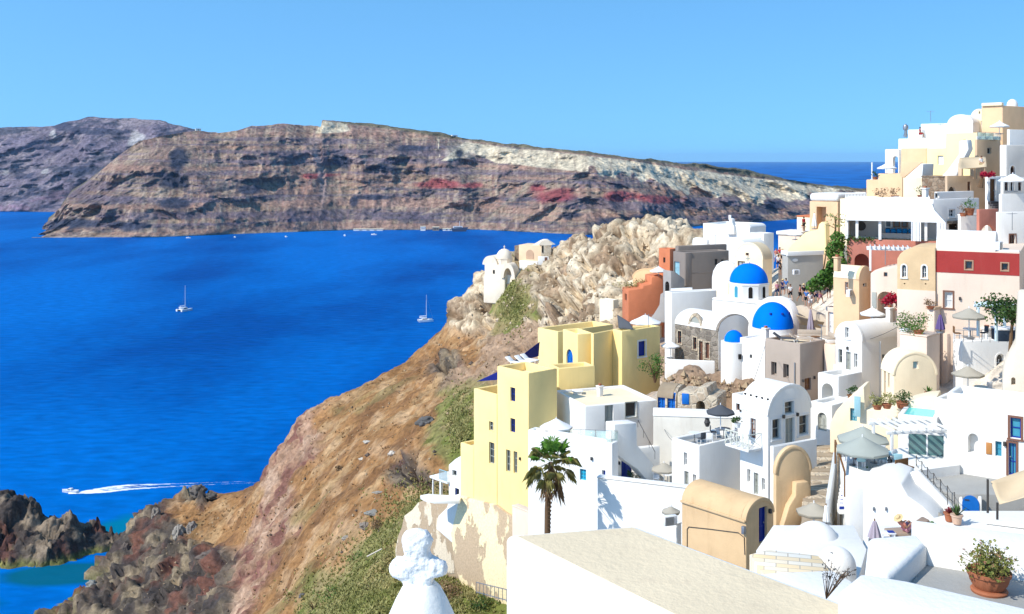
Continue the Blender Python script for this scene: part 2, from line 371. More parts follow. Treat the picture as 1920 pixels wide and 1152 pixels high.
HID = [  # points the photo hides or that shape the land beyond: x, y, z
    (-100,330,-4),(-75,335,-4),(-50,330,8),(-30,315,22),(-10,312,45),(10,305,66),(30,285,72),(45,275,60),(60,300,40),(0,345,10),(40,350,30),(-60,360,-12),(20,420,-15),(90,420,0),(-160,330,-14),(-160,200,-14),(-115,300,-7),(-120,270,-7),(-128,250,-7),(-140,100,-14),
    (-110,235,-3),(-95,225,3),(-80,205,9),(-75,170,15),(-80,120,8),(-100,120,-6),(-60,80,22),(-90,60,0),(-45,40,40),(-30,60,52),(-30,20,55),(-140,300,-10),(-70,310,10),(-86,312,4),
    (46,235,78),(60,235,66),(52,205,80),(70,200,72),(95,250,50),(90,170,90),(120,120,116),(37,205,95),(31,222,95.5),(115,330,20),(44,185,88),(60,180,82),(42,255,70),(60,262,50),(120,60,120),(120,20,120)]
for yy in (50, 70, 90, 110, 130, 150):
    for xx in (0, 15, 30, 45, 60, 80): HID.append((xx, yy, 78+.62*xx - 5 - (6 if xx == 0 and 60 < yy < 120 else 0) - max(0, yy-120)*.07 - max(0, xx-45)*.12))
for yy, b in ((35, 5), (22, 12), (10, 18)):
    for xx in (0, 12, 25, 45, 70): HID.append((xx, yy, 78+.62*xx+b*(1-xx/120)))
    HID.append((-9, yy, 73+b*.5))
C3 = np.array([tuple(P(*v)) for v in VIS] + HID)
def _ker(d): return np.sqrt(d*d+16.0)
def fit(C):
    A = _ker(np.hypot(C[:,None,0]-C[None,:,0], C[:,None,1]-C[None,:,1])); n = len(C)
    Q = np.c_[np.ones(n), C[:,:2]]; M = np.block([[A-np.eye(n)*.6, Q], [Q.T, np.zeros((3, 3))]])
    return np.linalg.solve(M, np.r_[C[:,2], 0, 0, 0])
WT = fit(C3)
def ground(x, y):
    x = np.atleast_1d(np.asarray(x, float)); y = np.atleast_1d(np.asarray(y, float)); out = np.empty(len(x))
    for i in range(0, len(x), 20000):
        a, b = x[i:i+20000], y[i:i+20000]
        out[i:i+20000] = _ker(np.hypot(a[:,None]-C3[None,:,0], b[:,None]-C3[None,:,1]))@WT[:len(C3)] + WT[-3] + WT[-2]*a + WT[-1]*b
    return out
def gz(x, y): return float(ground(x, y)[0])
TYPES = dict(
 H=[(1250,440),(1150,450),(1080,480),(1200,500),(1100,540),(1050,580),(1150,590),(890,560),(875,600),(930,530),(1180,540),(1010,600),(1050,625),(1110,610),(1000,540),(870,575),(1300,450)],
 T=[(1255,712),(1290,718),(1330,722),(1370,726),(1400,730),(1420,740),(1235,700),(985,640),(955,675),(1000,660),(850,700),(905,690),(930,640),(1060,660),(985,610)],
 G=[(960,560),(985,565),(945,600),(975,540),(865,775),(880,760),(850,810),(835,845),(780,950),(745,1010),(715,1060),(700,1100),(625,1110),(650,1150),(760,1100),(820,1090),(580,1152),(680,1040),(870,740),(900,1120),(600,1120)],
 B=[(850,640),(800,680),(750,720),(700,780),(650,800),(610,790),(640,860),(700,850),(750,820),(800,760),(880,660),(600,900),(570,900),(650,950),(700,930),(600,1000),(550,1050),(620,1040),(560,960),(430,950),(450,1000),(400,960),(480,940),(380,1000),(470,960),(530,1100),(800,860),(760,930),(350,960),(500,1140)],
 P=[(512,905),(522,950),(498,1010),(475,1045),(455,1090),(440,1140),(580,790),(572,775),(560,850),(525,985)],
 D=[(240,990),(255,970),(300,1010),(250,1040),(330,1060),(280,1090),(200,1120),(150,1140),(350,1100),(400,1130),(380,1060),(350,1030),(230,1100),(310,985),(765,880),(772,905),(838,690),(400,1080),(420,1060),(365,935),(760,855)],
 V=[(1300,600),(1400,700),(1100,850),(1000,900),(1400,900),(1600,600),(1700,500),(1800,400),(1700,900),(1250,720),(1230,560),(1500,520),(950,1000)])
TC = dict(H=(.50,.39,.26), T=(.32,.215,.14), G=(.20,.185,.065), B=(.265,.138,.056), P=(.31,.19,.125), D=(.11,.085,.066), V=(.60,.53,.44))
TA = dict(H=2.6, T=1.5, G=.35, B=.35, P=1.5, D=2.4, V=.1)
def build_hill():
    xs = np.concatenate([np.arange(-170, -108, 1.6), np.arange(-108, -22, .55), np.arange(-22, 36, .36), np.arange(36, 131, 1.9)])
    ys = np.concatenate([np.arange(-12, 70, 1.8), np.arange(70, 326, .62), np.arange(326, 430, 2.6)])
    X, Yg = np.meshgrid(xs, ys, indexing='ij'); x, y = X.ravel(), Yg.ravel(); z = ground(x, y)
    px = CX + x/np.maximum(y, 5)*F; py = EY + (CAMZ-z)/np.maximum(y, 5)*F
    B3 = np.stack([x, y, z], 1)
    wx = nz(B3, fbm(.09, off=(5,0,0)))*22; wy = nz(B3, fbm(.09, off=(0,9,0)))*22
    ks = list(TYPES); Wt = np.zeros((len(x), len(ks)))
    for j, k in enumerate(ks):
        for a, b in TYPES[k]:
            d2 = ((px+wx-a)**2 + ((py+wy-b)*1.1)**2)/400 + .4; Wt[:,j] += d2**-2.2
    Wt /= Wt.sum(1, keepdims=True); Wt = Wt**1.7; Wt /= Wt.sum(1, keepdims=True)
    W = {k: Wt[:,j] for j, k in enumerate(ks)}
    zr = z.reshape(X.shape); gx = np.gradient(zr, xs, axis=0).ravel(); gy = np.gradient(zr, ys, axis=1).ravel()
    N = np.stack([-gx, -gy, np.ones_like(gx)], 1); N /= np.linalg.norm(N, axis=1)[:,None]
    r1 = nz(B3, ridged(.055, 6)); r2 = nz(B3, ridged(.16, 5, (7,3,1))); f1 = nz(B3, fbm(.25, .9, 2.1, 5)); f0 = nz(B3, fbm(.04, 1, 2, 4, (3,3,3)))
    vo = np.array([mn.voronoi(Vector(p)*.16)[0][0] for p in B3]); vo2 = np.array([mn.voronoi(Vector(p)*.42+Vector((4,4,4)))[0][0] for p in B3])
    bk1 = np.array([mn.noise(mn.voronoi(Vector(p)*.17+Vector((1,5,2)))[1][0]*5.3) for p in B3+np.stack([wy, wx, wx], 1)*.06]); bk2 = np.array([mn.noise(mn.voronoi(Vector(p)*.45+Vector((6,1,3)))[1][0]*5.3) for p in B3+np.stack([wy, wx, wx], 1)*.03])
    crk = -np.array([max(0, .16-(lambda e: e[1]-e[0])(mn.voronoi(Vector(p)*.22+Vector((2,2,9)))[0]))*6 for p in B3+np.stack([wx, wy, wx], 1)*.05])
    amp = sum(W[k]*TA[k] for k in ks)
    sea_f = sstep(-3, 3, z)
    d = amp*((r1-1.1)*.55 + (r2-1.1)*.28 + f1*.35)
    d += W['D']*(bk1*3.4 + bk2*2.0 + (.5-vo)*1.2) + (W['P']+W['T'])*((.45-vo2)*.7+bk2*1.5) + W['H']*(.9+(.45-vo)*.7+(.42-vo2)*.4+bk1*1.7+bk2*.9+crk*1.3) + (W['D']+W['T']+W['P'])*crk*.8
    d += (W['B']+W['G'])*(f0*1.0+f1*.30+(r2-1.1)*.3+bk2*.5)
    # wind-hollowed caves and cut ledges in the pale headland
    for a, b, rx, ry, dep in ((1066,566,25,17,5.5),(1082,545,14,9,3.5),(1098,590,10,14,3.5),(1015,598,20,12,4.5),(1000,655,24,7,3.5),(1045,600,13,10,-2.5),(905,575,16,14,4),(1060,535,12,6,2.5),(1160,510,7,8,2.5),(985,655,15,8,3),(838,690,18,10,2.6),(764,880,13,34,3)):
        d -= dep*1.25*np.clip((1.2-(((px-a)/rx)**2+((py-b)/ry)**2))*2.6, 0, 1)*(y > 100)
    rp = random.Random(3); pit = np.zeros(len(x))
    for _ in range(110):
        a, b = rp.uniform(900, 1240), rp.uniform(440, 640); rx = rp.uniform(4, 10); ry = rx*rp.uniform(.5, .9); q_ = np.clip((1.2-(((px-a)/rx)**2+((py-b)/ry)**2))*2.2, 0, 1)*W['H']*(y > 150); pit = np.maximum(pit, q_); 
    d -= pit*2.6
    V3 = B3 + N*d[:,None]*np.clip(sea_f+.3, 0, 1)[:,None]
    col = sum(W[k][:,None]*np.array(TC[k]) for k in ks)
    v2 = nz(B3, fbm(.12, .8, 2.1, 5, (11,2,8)))
    strk = nz(np.stack([x*.05+y*.02, y*.012-z*.05, z*.09], 1), fbm(3.2, .75, 2.1, 5, (1,6,2)))
    hw = W['H']; col = mixc(col, (.60,.50,.36), hw*sstep(.0, .45, v2)); col = mixc(col, (.30,.20,.125), hw*sstep(.0, .4, -v2)*.9); col = mixc(col, (.13,.085,.05), hw*np.clip(-crk*1.1, 0, .8))
    dw = W['D']; col = mixc(col, (.27,.21,.135), dw*sstep(.02, .4, v2)*.9); col = mixc(col, (.16,.065,.045), dw*sstep(.15, .4, -v2)*.8); col = mixc(col, (.045,.04,.04), dw*sstep(.45, .75, vo)*.8)
    bw = W['B']; col = mixc(col, (.36,.23,.115), bw*sstep(.1, .5, v2)*.8); col = mixc(col, (.42,.275,.155), bw*sstep(.12, .5, strk)*.6); col = mixc(col, (.15,.075,.035), bw*sstep(.1, .5, -v2)*.7); col = mixc(col, (.20,.165,.07), bw*sstep(.2, .5, f0)*.6)
    gw = W['G']; col = mixc(col, (.28,.21,.10), gw*sstep(.0, .4, v2)*.8); col = mixc(col, (.13,.15,.035), gw*sstep(.1, .4, -v2)*.9)
    pw = W['P']; col = mixc(col, (.41,.28,.195), pw*sstep(.05, .4, v2)*.8); col = mixc(col, (.17,.075,.06), pw*sstep(.05, .4, -v2)*.9)
    col = mixc(col, (.15,.15,.05), sstep(1.6, .2, np.abs(V3[:,2]-.2))*.8*(V3[:,2] < 2))    # algae at the waterline
    o = grid_obj('hillside', V3, len(xs), len(ys), rock_mat('hillside_rock', 1.0, .9, .45, .5, 1.45), col)
    tag(o, 'brown volcanic hillside falling from the village to the sea', 'hillside', kind='structure')
build_hill()
def build_islet():
    n = 150; xs = np.linspace(-215, -98, n*2); ys = np.linspace(262, 352, n+60)
    X, Yg = np.meshgrid(xs, ys, indexing='ij'); x, y = X.ravel(), Yg.ravel()
    pk = [(-143,304,13.0,18,14), (-154,302,12,18,16), (-170,305,13,26,18), (-128,301,8.5,16,10), (-119,303,5.2,12,7), (-110,302,3.2,8,5), (-132,295,6,20,9), (-146,292,6,22,8)]
    z = np.full(len(x), -4.0)
    for a, b, h, rx, ry in pk: z = np.maximum(z, -4+(h+4)*np.clip(1.08-(((x-a)/rx)**2+((y-b)/ry)**2)**.75, 0, 1))
    B3 = np.stack([x, y, z*.5], 1)
    vo = np.array([mn.voronoi(Vector(p)*.17)[0][0] for p in B3]); vo2 = np.array([mn.voronoi(Vector(p)*.45)[0][0] for p in B3])
    r1 = nz(B3, ridged(.08, 6)); f = nz(B3, fbm(.12, .8, 2.1, 5)); f3 = nz(B3, fbm(.5, .7, 2.1, 4)); jt = np.stack([f*3, f3*2, f], 1); bk1 = np.array([mn.noise(mn.voronoi(Vector(p)*.17)[1][0]*5.3) for p in B3+jt]); bk2 = np.array([mn.noise(mn.voronoi(Vector(p)*.42)[1][0]*5.3) for p in B3+jt*.6]); m = sstep(-4, 2, z)
    z2 = z + m*(bk1*3.6+bk2*2.2+(.5-vo)*1.8+(r1-1.1)*1.0+f3*.8)
    x2 = x + m*f*2.0; y2 = y + m*nz(B3, fbm(.12, .8, 2.1, 5, (9,9,2)))*2
    col = np.tile(np.array([[.075,.06,.052]]), (len(x), 1))
    col = mixc(col, (.26,.20,.14), sstep(.05, .4, f)*.9); col = mixc(col, (.04,.038,.04), sstep(.5, .8, vo)*.8); col = mixc(col, (.14,.06,.045), sstep(.15, .4, -f)*.7)
    col = mixc(col, (.20,.20,.06), sstep(1.6, .3, np.abs(z2-.3))*.85)
    o = grid_obj('rocky_islet', np.stack([x2, y2, z2], 1), len(xs), len(ys), rock_mat('islet_rock', 1.0, 1, .5, .5, 1.45), col)
    tag(o, 'dark craggy lava islet just off the shore', 'islet', kind='structure')
build_islet()

# ------------------------------------------------------------------ light sea haze
hm_ = bpy.data.materials.new('haze'); hm_.use_nodes = True; hn = hm_.node_tree; hn.nodes.remove(hn.nodes['Principled BSDF'])
pv = hn.nodes.new('ShaderNodeVolumePrincipled'); pv.inputs['Color'].default_value = (.45, .75, 1, 1); pv.inputs['Density'].default_value = 2e-5; pv.inputs['Anisotropy'].default_value = .1
hn.links.new(pv.outputs[0], hn.nodes['Material Output'].inputs['Volume'])
hz_ = MB().box(-31000, 31000, -400, 46000, -40, 320).build('haze', hm_, smooth=False); tag(hz_, 'thin sea haze lying over the caldera', 'haze', kind='stuff')
# ------------------------------------------------------------------ materials of the village
WH = stucco('white_limewash', (.80, .78, .735), .07, amount=.20); CR = stucco('cream_limewash', (.88, .74, .52)); YE = stucco('yellow_limewash', (.92, .70, .30), .07)
PY = stucco('pale_yellow_limewash', (.92, .75, .38), .06); PE = stucco('peach_limewash', (.74, .50, .30)); TA = stucco('tan_limewash', (.60, .43, .28)); TP = stucco('taupe_limewash', (.40, .325, .265), .08)
GR = stucco('grey_brown_limewash', (.245, .205, .175), .08); OR = stucco('terracotta_limewash', (.60, .20, .095), .15); PK = stucco('faded_pink_limewash', (.52, .20, .14), .2, amount=.4); RD = stucco('red_limewash', (.36, .045, .04), .15, (.30, .11, .09), .35)
PB = stucco('pinkish_beige_limewash', (.72, .575, .46), .06); LG = stucco('light_grey_limewash', (.58, .58, .57)); SA = stucco('sandy_limewash', (.70, .50, .29), .18, (.42, .30, .18), .5); OC = stucco('ochre_render', (.64, .44, .245), .16, (.42, .27, .14), .55)
GF = stucco('grey_cement', (.36, .355, .335), .12); CRF = stucco('cream_cement', (.74, .62, .44), .10, amount=.35); BL = plain('blue_paint', (.005, .13, .48), .5); BD = plain('blue_dome_paint', (.0, .17, .80), .8, .04, .14, 1.2)
DB = plain('dark_blue_paint', (.006, .03, .26), .5); TL = plain('teal_paint', (.05, .27, .38), .5); PT = plain('pale_teal_paint', (.30, .50, .55), .5); GLS = plain('window_glass', (.025, .03, .035), .12, .5, .3, 2)
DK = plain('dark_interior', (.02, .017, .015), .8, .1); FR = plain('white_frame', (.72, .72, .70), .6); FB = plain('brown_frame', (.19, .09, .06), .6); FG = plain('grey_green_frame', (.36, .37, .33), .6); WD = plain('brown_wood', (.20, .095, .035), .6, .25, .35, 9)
TC_ = plain('terracotta_pot', (.36, .13, .065), .75, .15, .25, 8); MT = plain('grey_metal', (.30, .31, .32), .4, .5, .2, 5, .6); DM = plain('dark_iron', (.05, .045, .042), .5); CW = plain('white_canvas', (.80, .79, .76), .85, .1, .06, 2)
CT = plain('taupe_canvas', (.40, .36, .29), .85, .1, .08, 2); CG = plain('grey_green_canvas', (.36, .38, .335), .85, .1, .08, 2); CD = plain('charcoal_canvas', (.085, .09, .10), .85, .1, .1, 2); CP = plain('purple_canvas', (.13, .09, .22), .85, .1); CL = plain('lilac_grey_canvas', (.36, .31, .36), .85, .1)
CS = plain('sand_canvas', (.60, .47, .31), .85, .1, .08, 2); CNV = plain('navy_canvas', (.012, .02, .16), .8, .1); PW = plain('pool_water', (.10, .62, .60), .15, .4, .15, .8); STN = masonry('brown_stonework', (.20, .13, .085), (.36, .27, .19), (.28, .22, .16)); STG = masonry('grey_stonework', (.17, .145, .12), (.34, .29, .24), (.30, .26, .21), 1.6)
STP = masonry('pale_stonework', (.44, .34, .24), (.62, .52, .38), (.56, .48, .37), 1.5); CUS = plain('blue_cushion', (.01, .16, .40), .9, .1); BGC = plain('beige_cushion', (.46, .38, .30), .9, .1); WPL = plain('white_plastic', (.74, .74, .74), .45, .4, .04)
def glass_mat():
    m, n, b = _mat('railing_glass'); b.inputs['Base Color'].default_value = (.62, .85, .80, 1); b.inputs['Roughness'].default_value = .05; b.inputs['Alpha'].default_value = .32; return m
RG = glass_mat()

# ------------------------------------------------------------------ houses
HOUSES = {}
def arcpts(x0, x1, zs, rise, n=14):
    c, r = (x0+x1)/2, (x1-x0)/2
    return [(c-r*math.cos(math.pi*i/n), zs+rise*math.sin(math.pi*i/n)) for i in range(n+1)]
class House:
    def __init__(s, name, label, c, top, bot, l=None, r=None, th=35, Y=None, mat=None, W=None, D=None, deep=9, cat='house', group=None, key=None):
        s.Y = Y or guide(c, bot); t = math.radians(th); s.th = t; s.mat = mat or WH
        p = P(c, bot, s.Y); s.zt = P(c, top, s.Y).z; cs, sn = math.cos(t), math.sin(t)
        if W is None: u = (r-CX)/F; W = (u*s.Y-p.x)/(cs-u*sn)
        if D is None: u = (l-CX)/F; D = (p.x-u*s.Y)/(sn+u*cs)
        s.W, s.D = max(.3, W), max(.3, D); s.z0 = p.z-deep; s.H = s.zt-s.z0; s.loc = Vector((p.x, s.Y, s.z0))
        s.o = thing(name, label, cat, s.loc, t, group); s.cuts = []; s.wins = []; s.walls = None
        if key: HOUSES[key] = s
    def pt(s, face, px, py, k=0):
        """photo pixel -> (along, height) on a face: R is y=k, L is x=k in the house's own axes"""
        d = Vector(((px-CX)/F, 1, -(py-EY)/F)); o = Vector((0, 0, CAMZ))-s.loc
        R = Matrix.Rotation(-s.th, 3, 'Z'); o = R@o; d = R@d
        if face == 'R': t = (k-o.y)/d.y; q = o+d*t; return q.x, q.z
        t = (k-o.x)/d.x; q = o+d*t; return q.y, q.z
    def rect(s, face, x0, y0, x1, y1, k=0):
        ym = (y0+y1)/2; a, b = s.pt(face, x0, ym, k)[0], s.pt(face, x1, ym, k)[0]; xm = (x0+x1)/2
        return min(a, b), max(a, b), s.pt(face, xm, y1, k)[1], s.pt(face, xm, y0, k)[1]
    def _bx(s, m, face, a0, a1, d0, d1, z0, z1):
        return m.box(a0, a1, d0, d1, z0, z1) if face == 'R' else m.box(d0, d1, a0, a1, z0, z1)
    def flat(s, par=.5, roof=None, t=.28, bev=.09, mat=None):
        W, D, H = s.W, s.D, s.H; m = MB(); t = min(t, W*.3, D*.3)
        v = [(x, y, z) for z in (0, H) for x, y in ((0,0),(W,0),(W,D),(0,D))] + [(x, y, z) for z in (H, H-par) for x, y in ((t,t),(W-t,t),(W-t,D-t),(t,D-t))]
        f = [(0,3,2,1)] + [(i, (i+1) % 4, (i+1) % 4+4, i+4) for i in range(4)] + [(i+4, (i+1) % 4+4, (i+1) % 4+8, i+8) for i in range(4)] + [(i+8, (i+1) % 4+8, (i+1) % 4+12, i+12) for i in range(4)] + [(12, 13, 14, 15)]
        s.walls = (m.add(v, f), bev, mat or s.mat)
        MB().box(t+.003, W-t-.003, t+.003, D-t-.003, H-par+.002, H-par+.03).build('roof', roof or CRF, s.o); return s
    def cap(s, roof, h=.35, over=.06, bev=.15):
        s.walls = (MB().box(0, s.W, 0, s.D, 0, s.H), .06, s.mat)
        MB().box(-over, s.W+over, -over, s.D+over, s.H+.003, s.H+h).build('roof', roof, s.o, bev, 3); return s
    def vault(s, axis='y', rise=None, roof=None, lip=.10, bev=.07, lipw=.3):
        span = s.W if axis == 'y' else s.D; ln = s.D if axis == 'y' else s.W; rise = rise or span*.46
        pr = [(0, 0)] + arcpts(0, span, s.H, rise) + [(span, 0)]
        s.walls = (MB().prism(pr, 0, ln, axis), bev, s.mat); s.rise = rise
        o = arcpts(-.05, span+.05, s.H-.02, rise+.07); i = arcpts(.15, span-.15, s.H-.02, rise-.15)
        MB().prism(o+i[::-1], lipw, ln-.05, axis).build('roof', roof or s.mat, s.o)
        if lip:
            o = arcpts(-.07, span+.07, s.H-.06, rise+.14); i = arcpts(.10, span-.10, s.H-.06, rise-.08)
            MB().prism(o+i[::-1], -.03, lipw-.003, axis).build('gable_rim', s.mat, s.o, .04)
        return s
    def shape(s, face, pts, k=0, depth=None, mat=None, name='walls', bev=.08):
        """outline given in photo pixels on a face, with real thickness"""
        q = [s.pt(face, a, b, k) for a, b in pts]; m = MB()
        m.prism(q, k, k+(depth or (s.D if face == 'R' else s.W)), 'y' if face == 'R' else 'x')
        if name == 'walls' and s.walls is None: s.walls = (m, bev, mat or s.mat); return s
        m.build(name, mat or s.mat, s.o, bev); return s
    def win(s, face, x0, y0, x1, y1, kind='window', frame=None, pane=None, arch=False, dep=.22, trim=None, bars=1, hbars=1, label=None, tw=.12, shut=None):
        a0, a1, z0, z1 = s.rect(face, x0, y0, x1, y1); s.cuts.append((face, a0, a1, z0, z1, dep, arch))
        fr = frame or FR; w = min(.07, (a1-a0)*.14); m = MB(); d0, d1 = dep-.07, dep-.012
        zt = z1-(a1-a0)/2 if arch else z1
        s._bx(m, face, a0+.003, a0+w, d0, d1, z0+.003, zt); s._bx(m, face, a1-w, a1-.003, d0, d1, z0+.003, zt)
        if not arch: s._bx(m, face, a0+w, a1-w, d0, d1, zt-w, zt-.003)
        else:
            o = arcpts(a0+.003, a1-.003, zt+.002, (a1-a0)/2-.003, 10); i = arcpts(a0+w, a1-w, zt+.002, (a1-a0)/2-w, 10); m.prism(o+i[::-1], d0, d1, 'y' if face == 'R' else 'x')
        s._bx(m, face, a0+w, a1-w, d0, d1, z0+.003, z0+w*(1.6 if kind == 'door' else 1))
        for b in range(bars):
            c = a0+(a1-a0)*(b+1)/(bars+1); s._bx(m, face, c-w*.4, c+w*.4, d0+.008, d1, z0+w, zt-w*.9)
        for b in range(hbars):
            c = z0+(zt-z0)*(.42+.2*b if kind == 'door' else (b+1)/(hbars+1)); s._bx(m, face, a0+w, a1-w, d0+.012, d1, c-w*.4, c+w*.4)
        o = m.build(kind, fr, s.o)
        if label: o['label'] = label
        m = MB(); 
        if arch: m.prism([(a0+.01, z0+.01)]+[(a0+.01, zt)]+arcpts(a0+.012, a1-.012, zt, (a1-a0)/2-.012, 10)+[(a1-.01, zt), (a1-.01, z0+.01)], d1+.002, d1+.03, 'y' if face == 'R' else 'x')
        else: s._bx(m, face, a0+.012, a1-.012, d1+.002, d1+.03, z0+.012, z1-.012)
        m.build('panel' if kind == 'door' else 'pane', pane or GLS, o)
        if kind == 'door':
            h = a0+(a1-a0)*.82; MB().sphere((h, d0-.03, z0+1.0) if face == 'R' else (d0-.03, h, z0+1.0), .045, 8, 6).build('handle', MT, o)
        if trim:
            m = MB(); t = tw
            s._bx(m, face, a0-t, a0-.003, -.035, .02, z0-t*.3, zt); s._bx(m, face, a1+.003, a1+t, -.035, .02, z0-t*.3, zt)
            if arch:
                q = arcpts(a0-t, a1+t, zt+.002, (a1-a0)/2+t, 10); i = arcpts(a0-.003, a1+.003, zt+.002, (a1-a0)/2+.003, 10); m.prism(q+i[::-1], -.035, .02, 'y' if face == 'R' else 'x')
            else: s._bx(m, face, a0-t, a1+t, -.035, .02, z1+.003, z1+t)
            if kind == 'window': s._bx(m, face, a0-t*1.3, a1+t*1.3, -.09, .02, z0-t*1.1, z0-t*.3-.003)
            m.build('trim', trim, o)
        if shut:
            for e in ((a0-(a1-a0)*.5-.02, a0-.02), (a1+.02, a1+(a1-a0)*.5+.02)):
                m = MB(); s._bx(m, face, e[0], e[1], -.05, -.004, z0, z1); m.build('shutter', shut, o, .01)
        return o
    def hole(s, face, x0, y0, x1, y1, dep=1.2, arch=False):
        s.cuts.append((face,)+s.rect(face, x0, y0, x1, y1)+(dep, arch)); return s
    def slab(s, name, face, x0, y0, x1, y1, d0, d1, mat, bev=.02, label=None):
        a0, a1, z0, z1 = s.rect(face, x0, y0, x1, y1); m = MB(); s._bx(m, face, a0, a1, d0, d1, z0, z1); o = m.build(name, mat, s.o, bev)
        if label: o['label'] = label
        return o
    def done(s):
        m, bev, mat = s.walls; o = m.build('walls', mat, s.o, bev)
        if s.cuts:
            c = MB()
            for face, a0, a1, z0, z1, dep, arch in s.cuts:
                if arch:
                    zt = z1-(a1-a0)/2; c.prism([(a0, z0)]+arcpts(a0, a1, zt, (a1-a0)/2, 10)+[(a1, z0)], -.6, dep, 'y' if face == 'R' else 'x')
                else: s._bx(c, face, a0, a1, -.6, dep, z0, z1)
            co = c.build('cutter', None, s.o, smooth=False)
            md = o.modifiers.new('openings', 'BOOLEAN'); md.operation = 'DIFFERENCE'; md.object = co; md.solver = 'EXACT'
            CUTS.append((o, co))
        return s
CUTS = []
def apply_cuts():
    dg = bpy.context.evaluated_depsgraph_get(); out = []
    dg.update()
    for o, co in CUTS: out.append(bpy.data.meshes.new_from_object(o.evaluated_get(dg)))
    for (o, co), me in zip(CUTS, out):
        o.modifiers.clear(); old = o.data; o.data = me; me.name = 'walls'
        if len(me.polygons) < 5: o.data = old
        o.data.set_sharp_from_angle(angle=math.radians(38)); bpy.data.objects.remove(co)
    CUTS.clear()
def ac_unit(px, py, Y, label, rz=.5, sc=1.0):
    t = thing('air_conditioner', label, 'air conditioner', P(px, py, Y), rz, 'air conditioners'); t.scale = (sc,)*3
    MB().box(-.42, .42, -.16, .16, 0, .58).build('casing', WPL, t, .02); m = MB()
    for i in range(9): m.box(-.36, .18, -.185, -.163, .06+i*.055, .09+i*.055)
    m.build('grille', MT, t); return t
B_ = {}
def H(key, name, label, c, top, bot, l=None, r=None, **k): B_[key] = h = House(name, label, c, top, bot, l, r, key=key, **k); return h

# ---- top of the hill at the right
h = H('t1', 'house', 'cream house at the very top right with a small white dome on its roof', 1880, 198, 245, 1840, 1950, th=38, mat=PE); h.flat(.4)
a, z = h.pt('R', 1898, 196, 1.2); MB().lathe([(.62, -.5), (.62, .25), (.56, .55), (.4, .8), (.15, .93), (.001, .95)], 16, (a, 1.2, h.H)).build('roof_dome', WH, h.o)
h.slab('cornice', 'L', 1842, 193, 1880, 199, -.25, .3, CR, .06); h.done()
h = H('t2', 'house', 'cream house with a curved gable and white double door below the hilltop', 1850, 219, 250, 1821, 1880, th=38, mat=CR); h.vault('x', roof=CR)
h.win('L', 1829, 227, 1837, 248, 'door', FR, WPL); h.win('L', 1838.5, 227, 1845, 248, 'door', FR, LG); h.win('L', 1835, 209, 1838, 214, pane=DK, bars=0, hbars=0); h.done()
h = H('t3', 'house', 'long plain white flat-roofed house on the skyline left of the cream gable', 1822, 230, 262, 1726, W=6, th=38); h.flat(.3, WH); h.done()
h = H('t3b', 'house', 'white house with a low barrel roof rising from the flat white skyline', 1824, 231, 262, 1777, W=6, th=38, Y=127); h.vault('x', rise=1.0, roof=WH); h.done()
h = H('t3c', 'house', 'small white box of a house behind the grey metal chimney on the skyline', 1728, 243, 262, 1702, W=3, th=38, Y=133); h.flat(.2, WH); h.done()
h = H('t4', 'house', 'bright white terrace block with a plain wall above the tan and yellow walls', 1773, 259, 292, 1684, W=5, th=38, Y=130); h.flat(.9, CRF); h.done()
h = H('t5', 'bell_wall', 'white wall pierced by one tall arch against the sea', 1686, 280, 330, 1659, W=.8, th=50, Y=134, cat='wall'); h.walls = (MB().box(0, h.W, 0, h.D, 0, h.H), .12, WH); h.hole('L', 1674, 293, 1684, 330, 3, True); h.done()
h = H('t6', 'house', 'peach house with a blank square wall under the white terrace block', 1737, 278, 320, 1689, W=5, th=40, Y=127, mat=PE); h.flat(.2); h.done()
h = H('t7', 'house', 'pale yellow house with one white shuttered window beside the peach wall', 1777, 278, 335, 1737, W=5, th=40, Y=124, mat=PY); h.flat(.2); h.win('L', 1758, 292, 1769, 309, frame=FR, pane=WPL, hbars=2); h.done()
h = H('t8', 'house', 'taller pale yellow house behind the white stair wall', 1832, 249, 330, 1773, W=4, th=40, Y=121, mat=PY); h.flat(.3)
h.slab('lamp_niche', 'L', 1808, 262, 1812, 270, -.2, .1, TC_); h.done()
h = H('t9', 'house', 'tall tan house with a small square window and pierced vents high up', 1832, 262, 330, 1827, 1876, th=30, Y=112, mat=TA); h.flat(.2); h.win('R', 1851, 277, 1859, 289, frame=FG, bars=0, hbars=0)
for i in range(4):
    for j in range(2): h.hole('R', 1855+i*4.2, 259+j*3.2, 1857.6+i*4.2, 261.2+j*3.2, .25)
h.done(); h.slab('parapet', 'R', 1834, 256, 1876, 262.5, 0, .2, LG)
h = H('t10', 'house', 'pale grey house at the right edge with a dark arched niche', 1887, 272, 365, 1874, 1960, th=32, Y=104, mat=stucco('off_white_limewash', (.70, .66, .60))); h.flat(.3, WH); h.win('R', 1894, 311, 1903, 328, 'door', FB, DK, True, trim=WH); h.done()
h = H('t10b', 'house', 'white upper storey with a low wall set back above the grey house', 1893, 243, 280, 1888, 1960, th=32, Y=109); h.flat(.6); h.done()
h = H('t11', 'house', 'tan house with a roof terrace and parasol above the sea at the upper left', 1693, 338, 376, 1624, W=6, th=42, mat=PE); h.flat(.5, CRF); h.done()
h = H('t11b', 'house', 'peach upper tier behind the parasol terrace', 1692, 326, 350, 1646, W=4, th=42, Y=118, mat=PE); h.flat(.3); h.done()
h = H('t12', 'house', 'cream rough-walled house under the slanted white roof', 1729, 334, 372, 1693, W=4, th=42, Y=113, mat=stucco('rough_cream', (.78, .66, .46), .15, (.5, .4, .26), .4)); h.flat(.1)
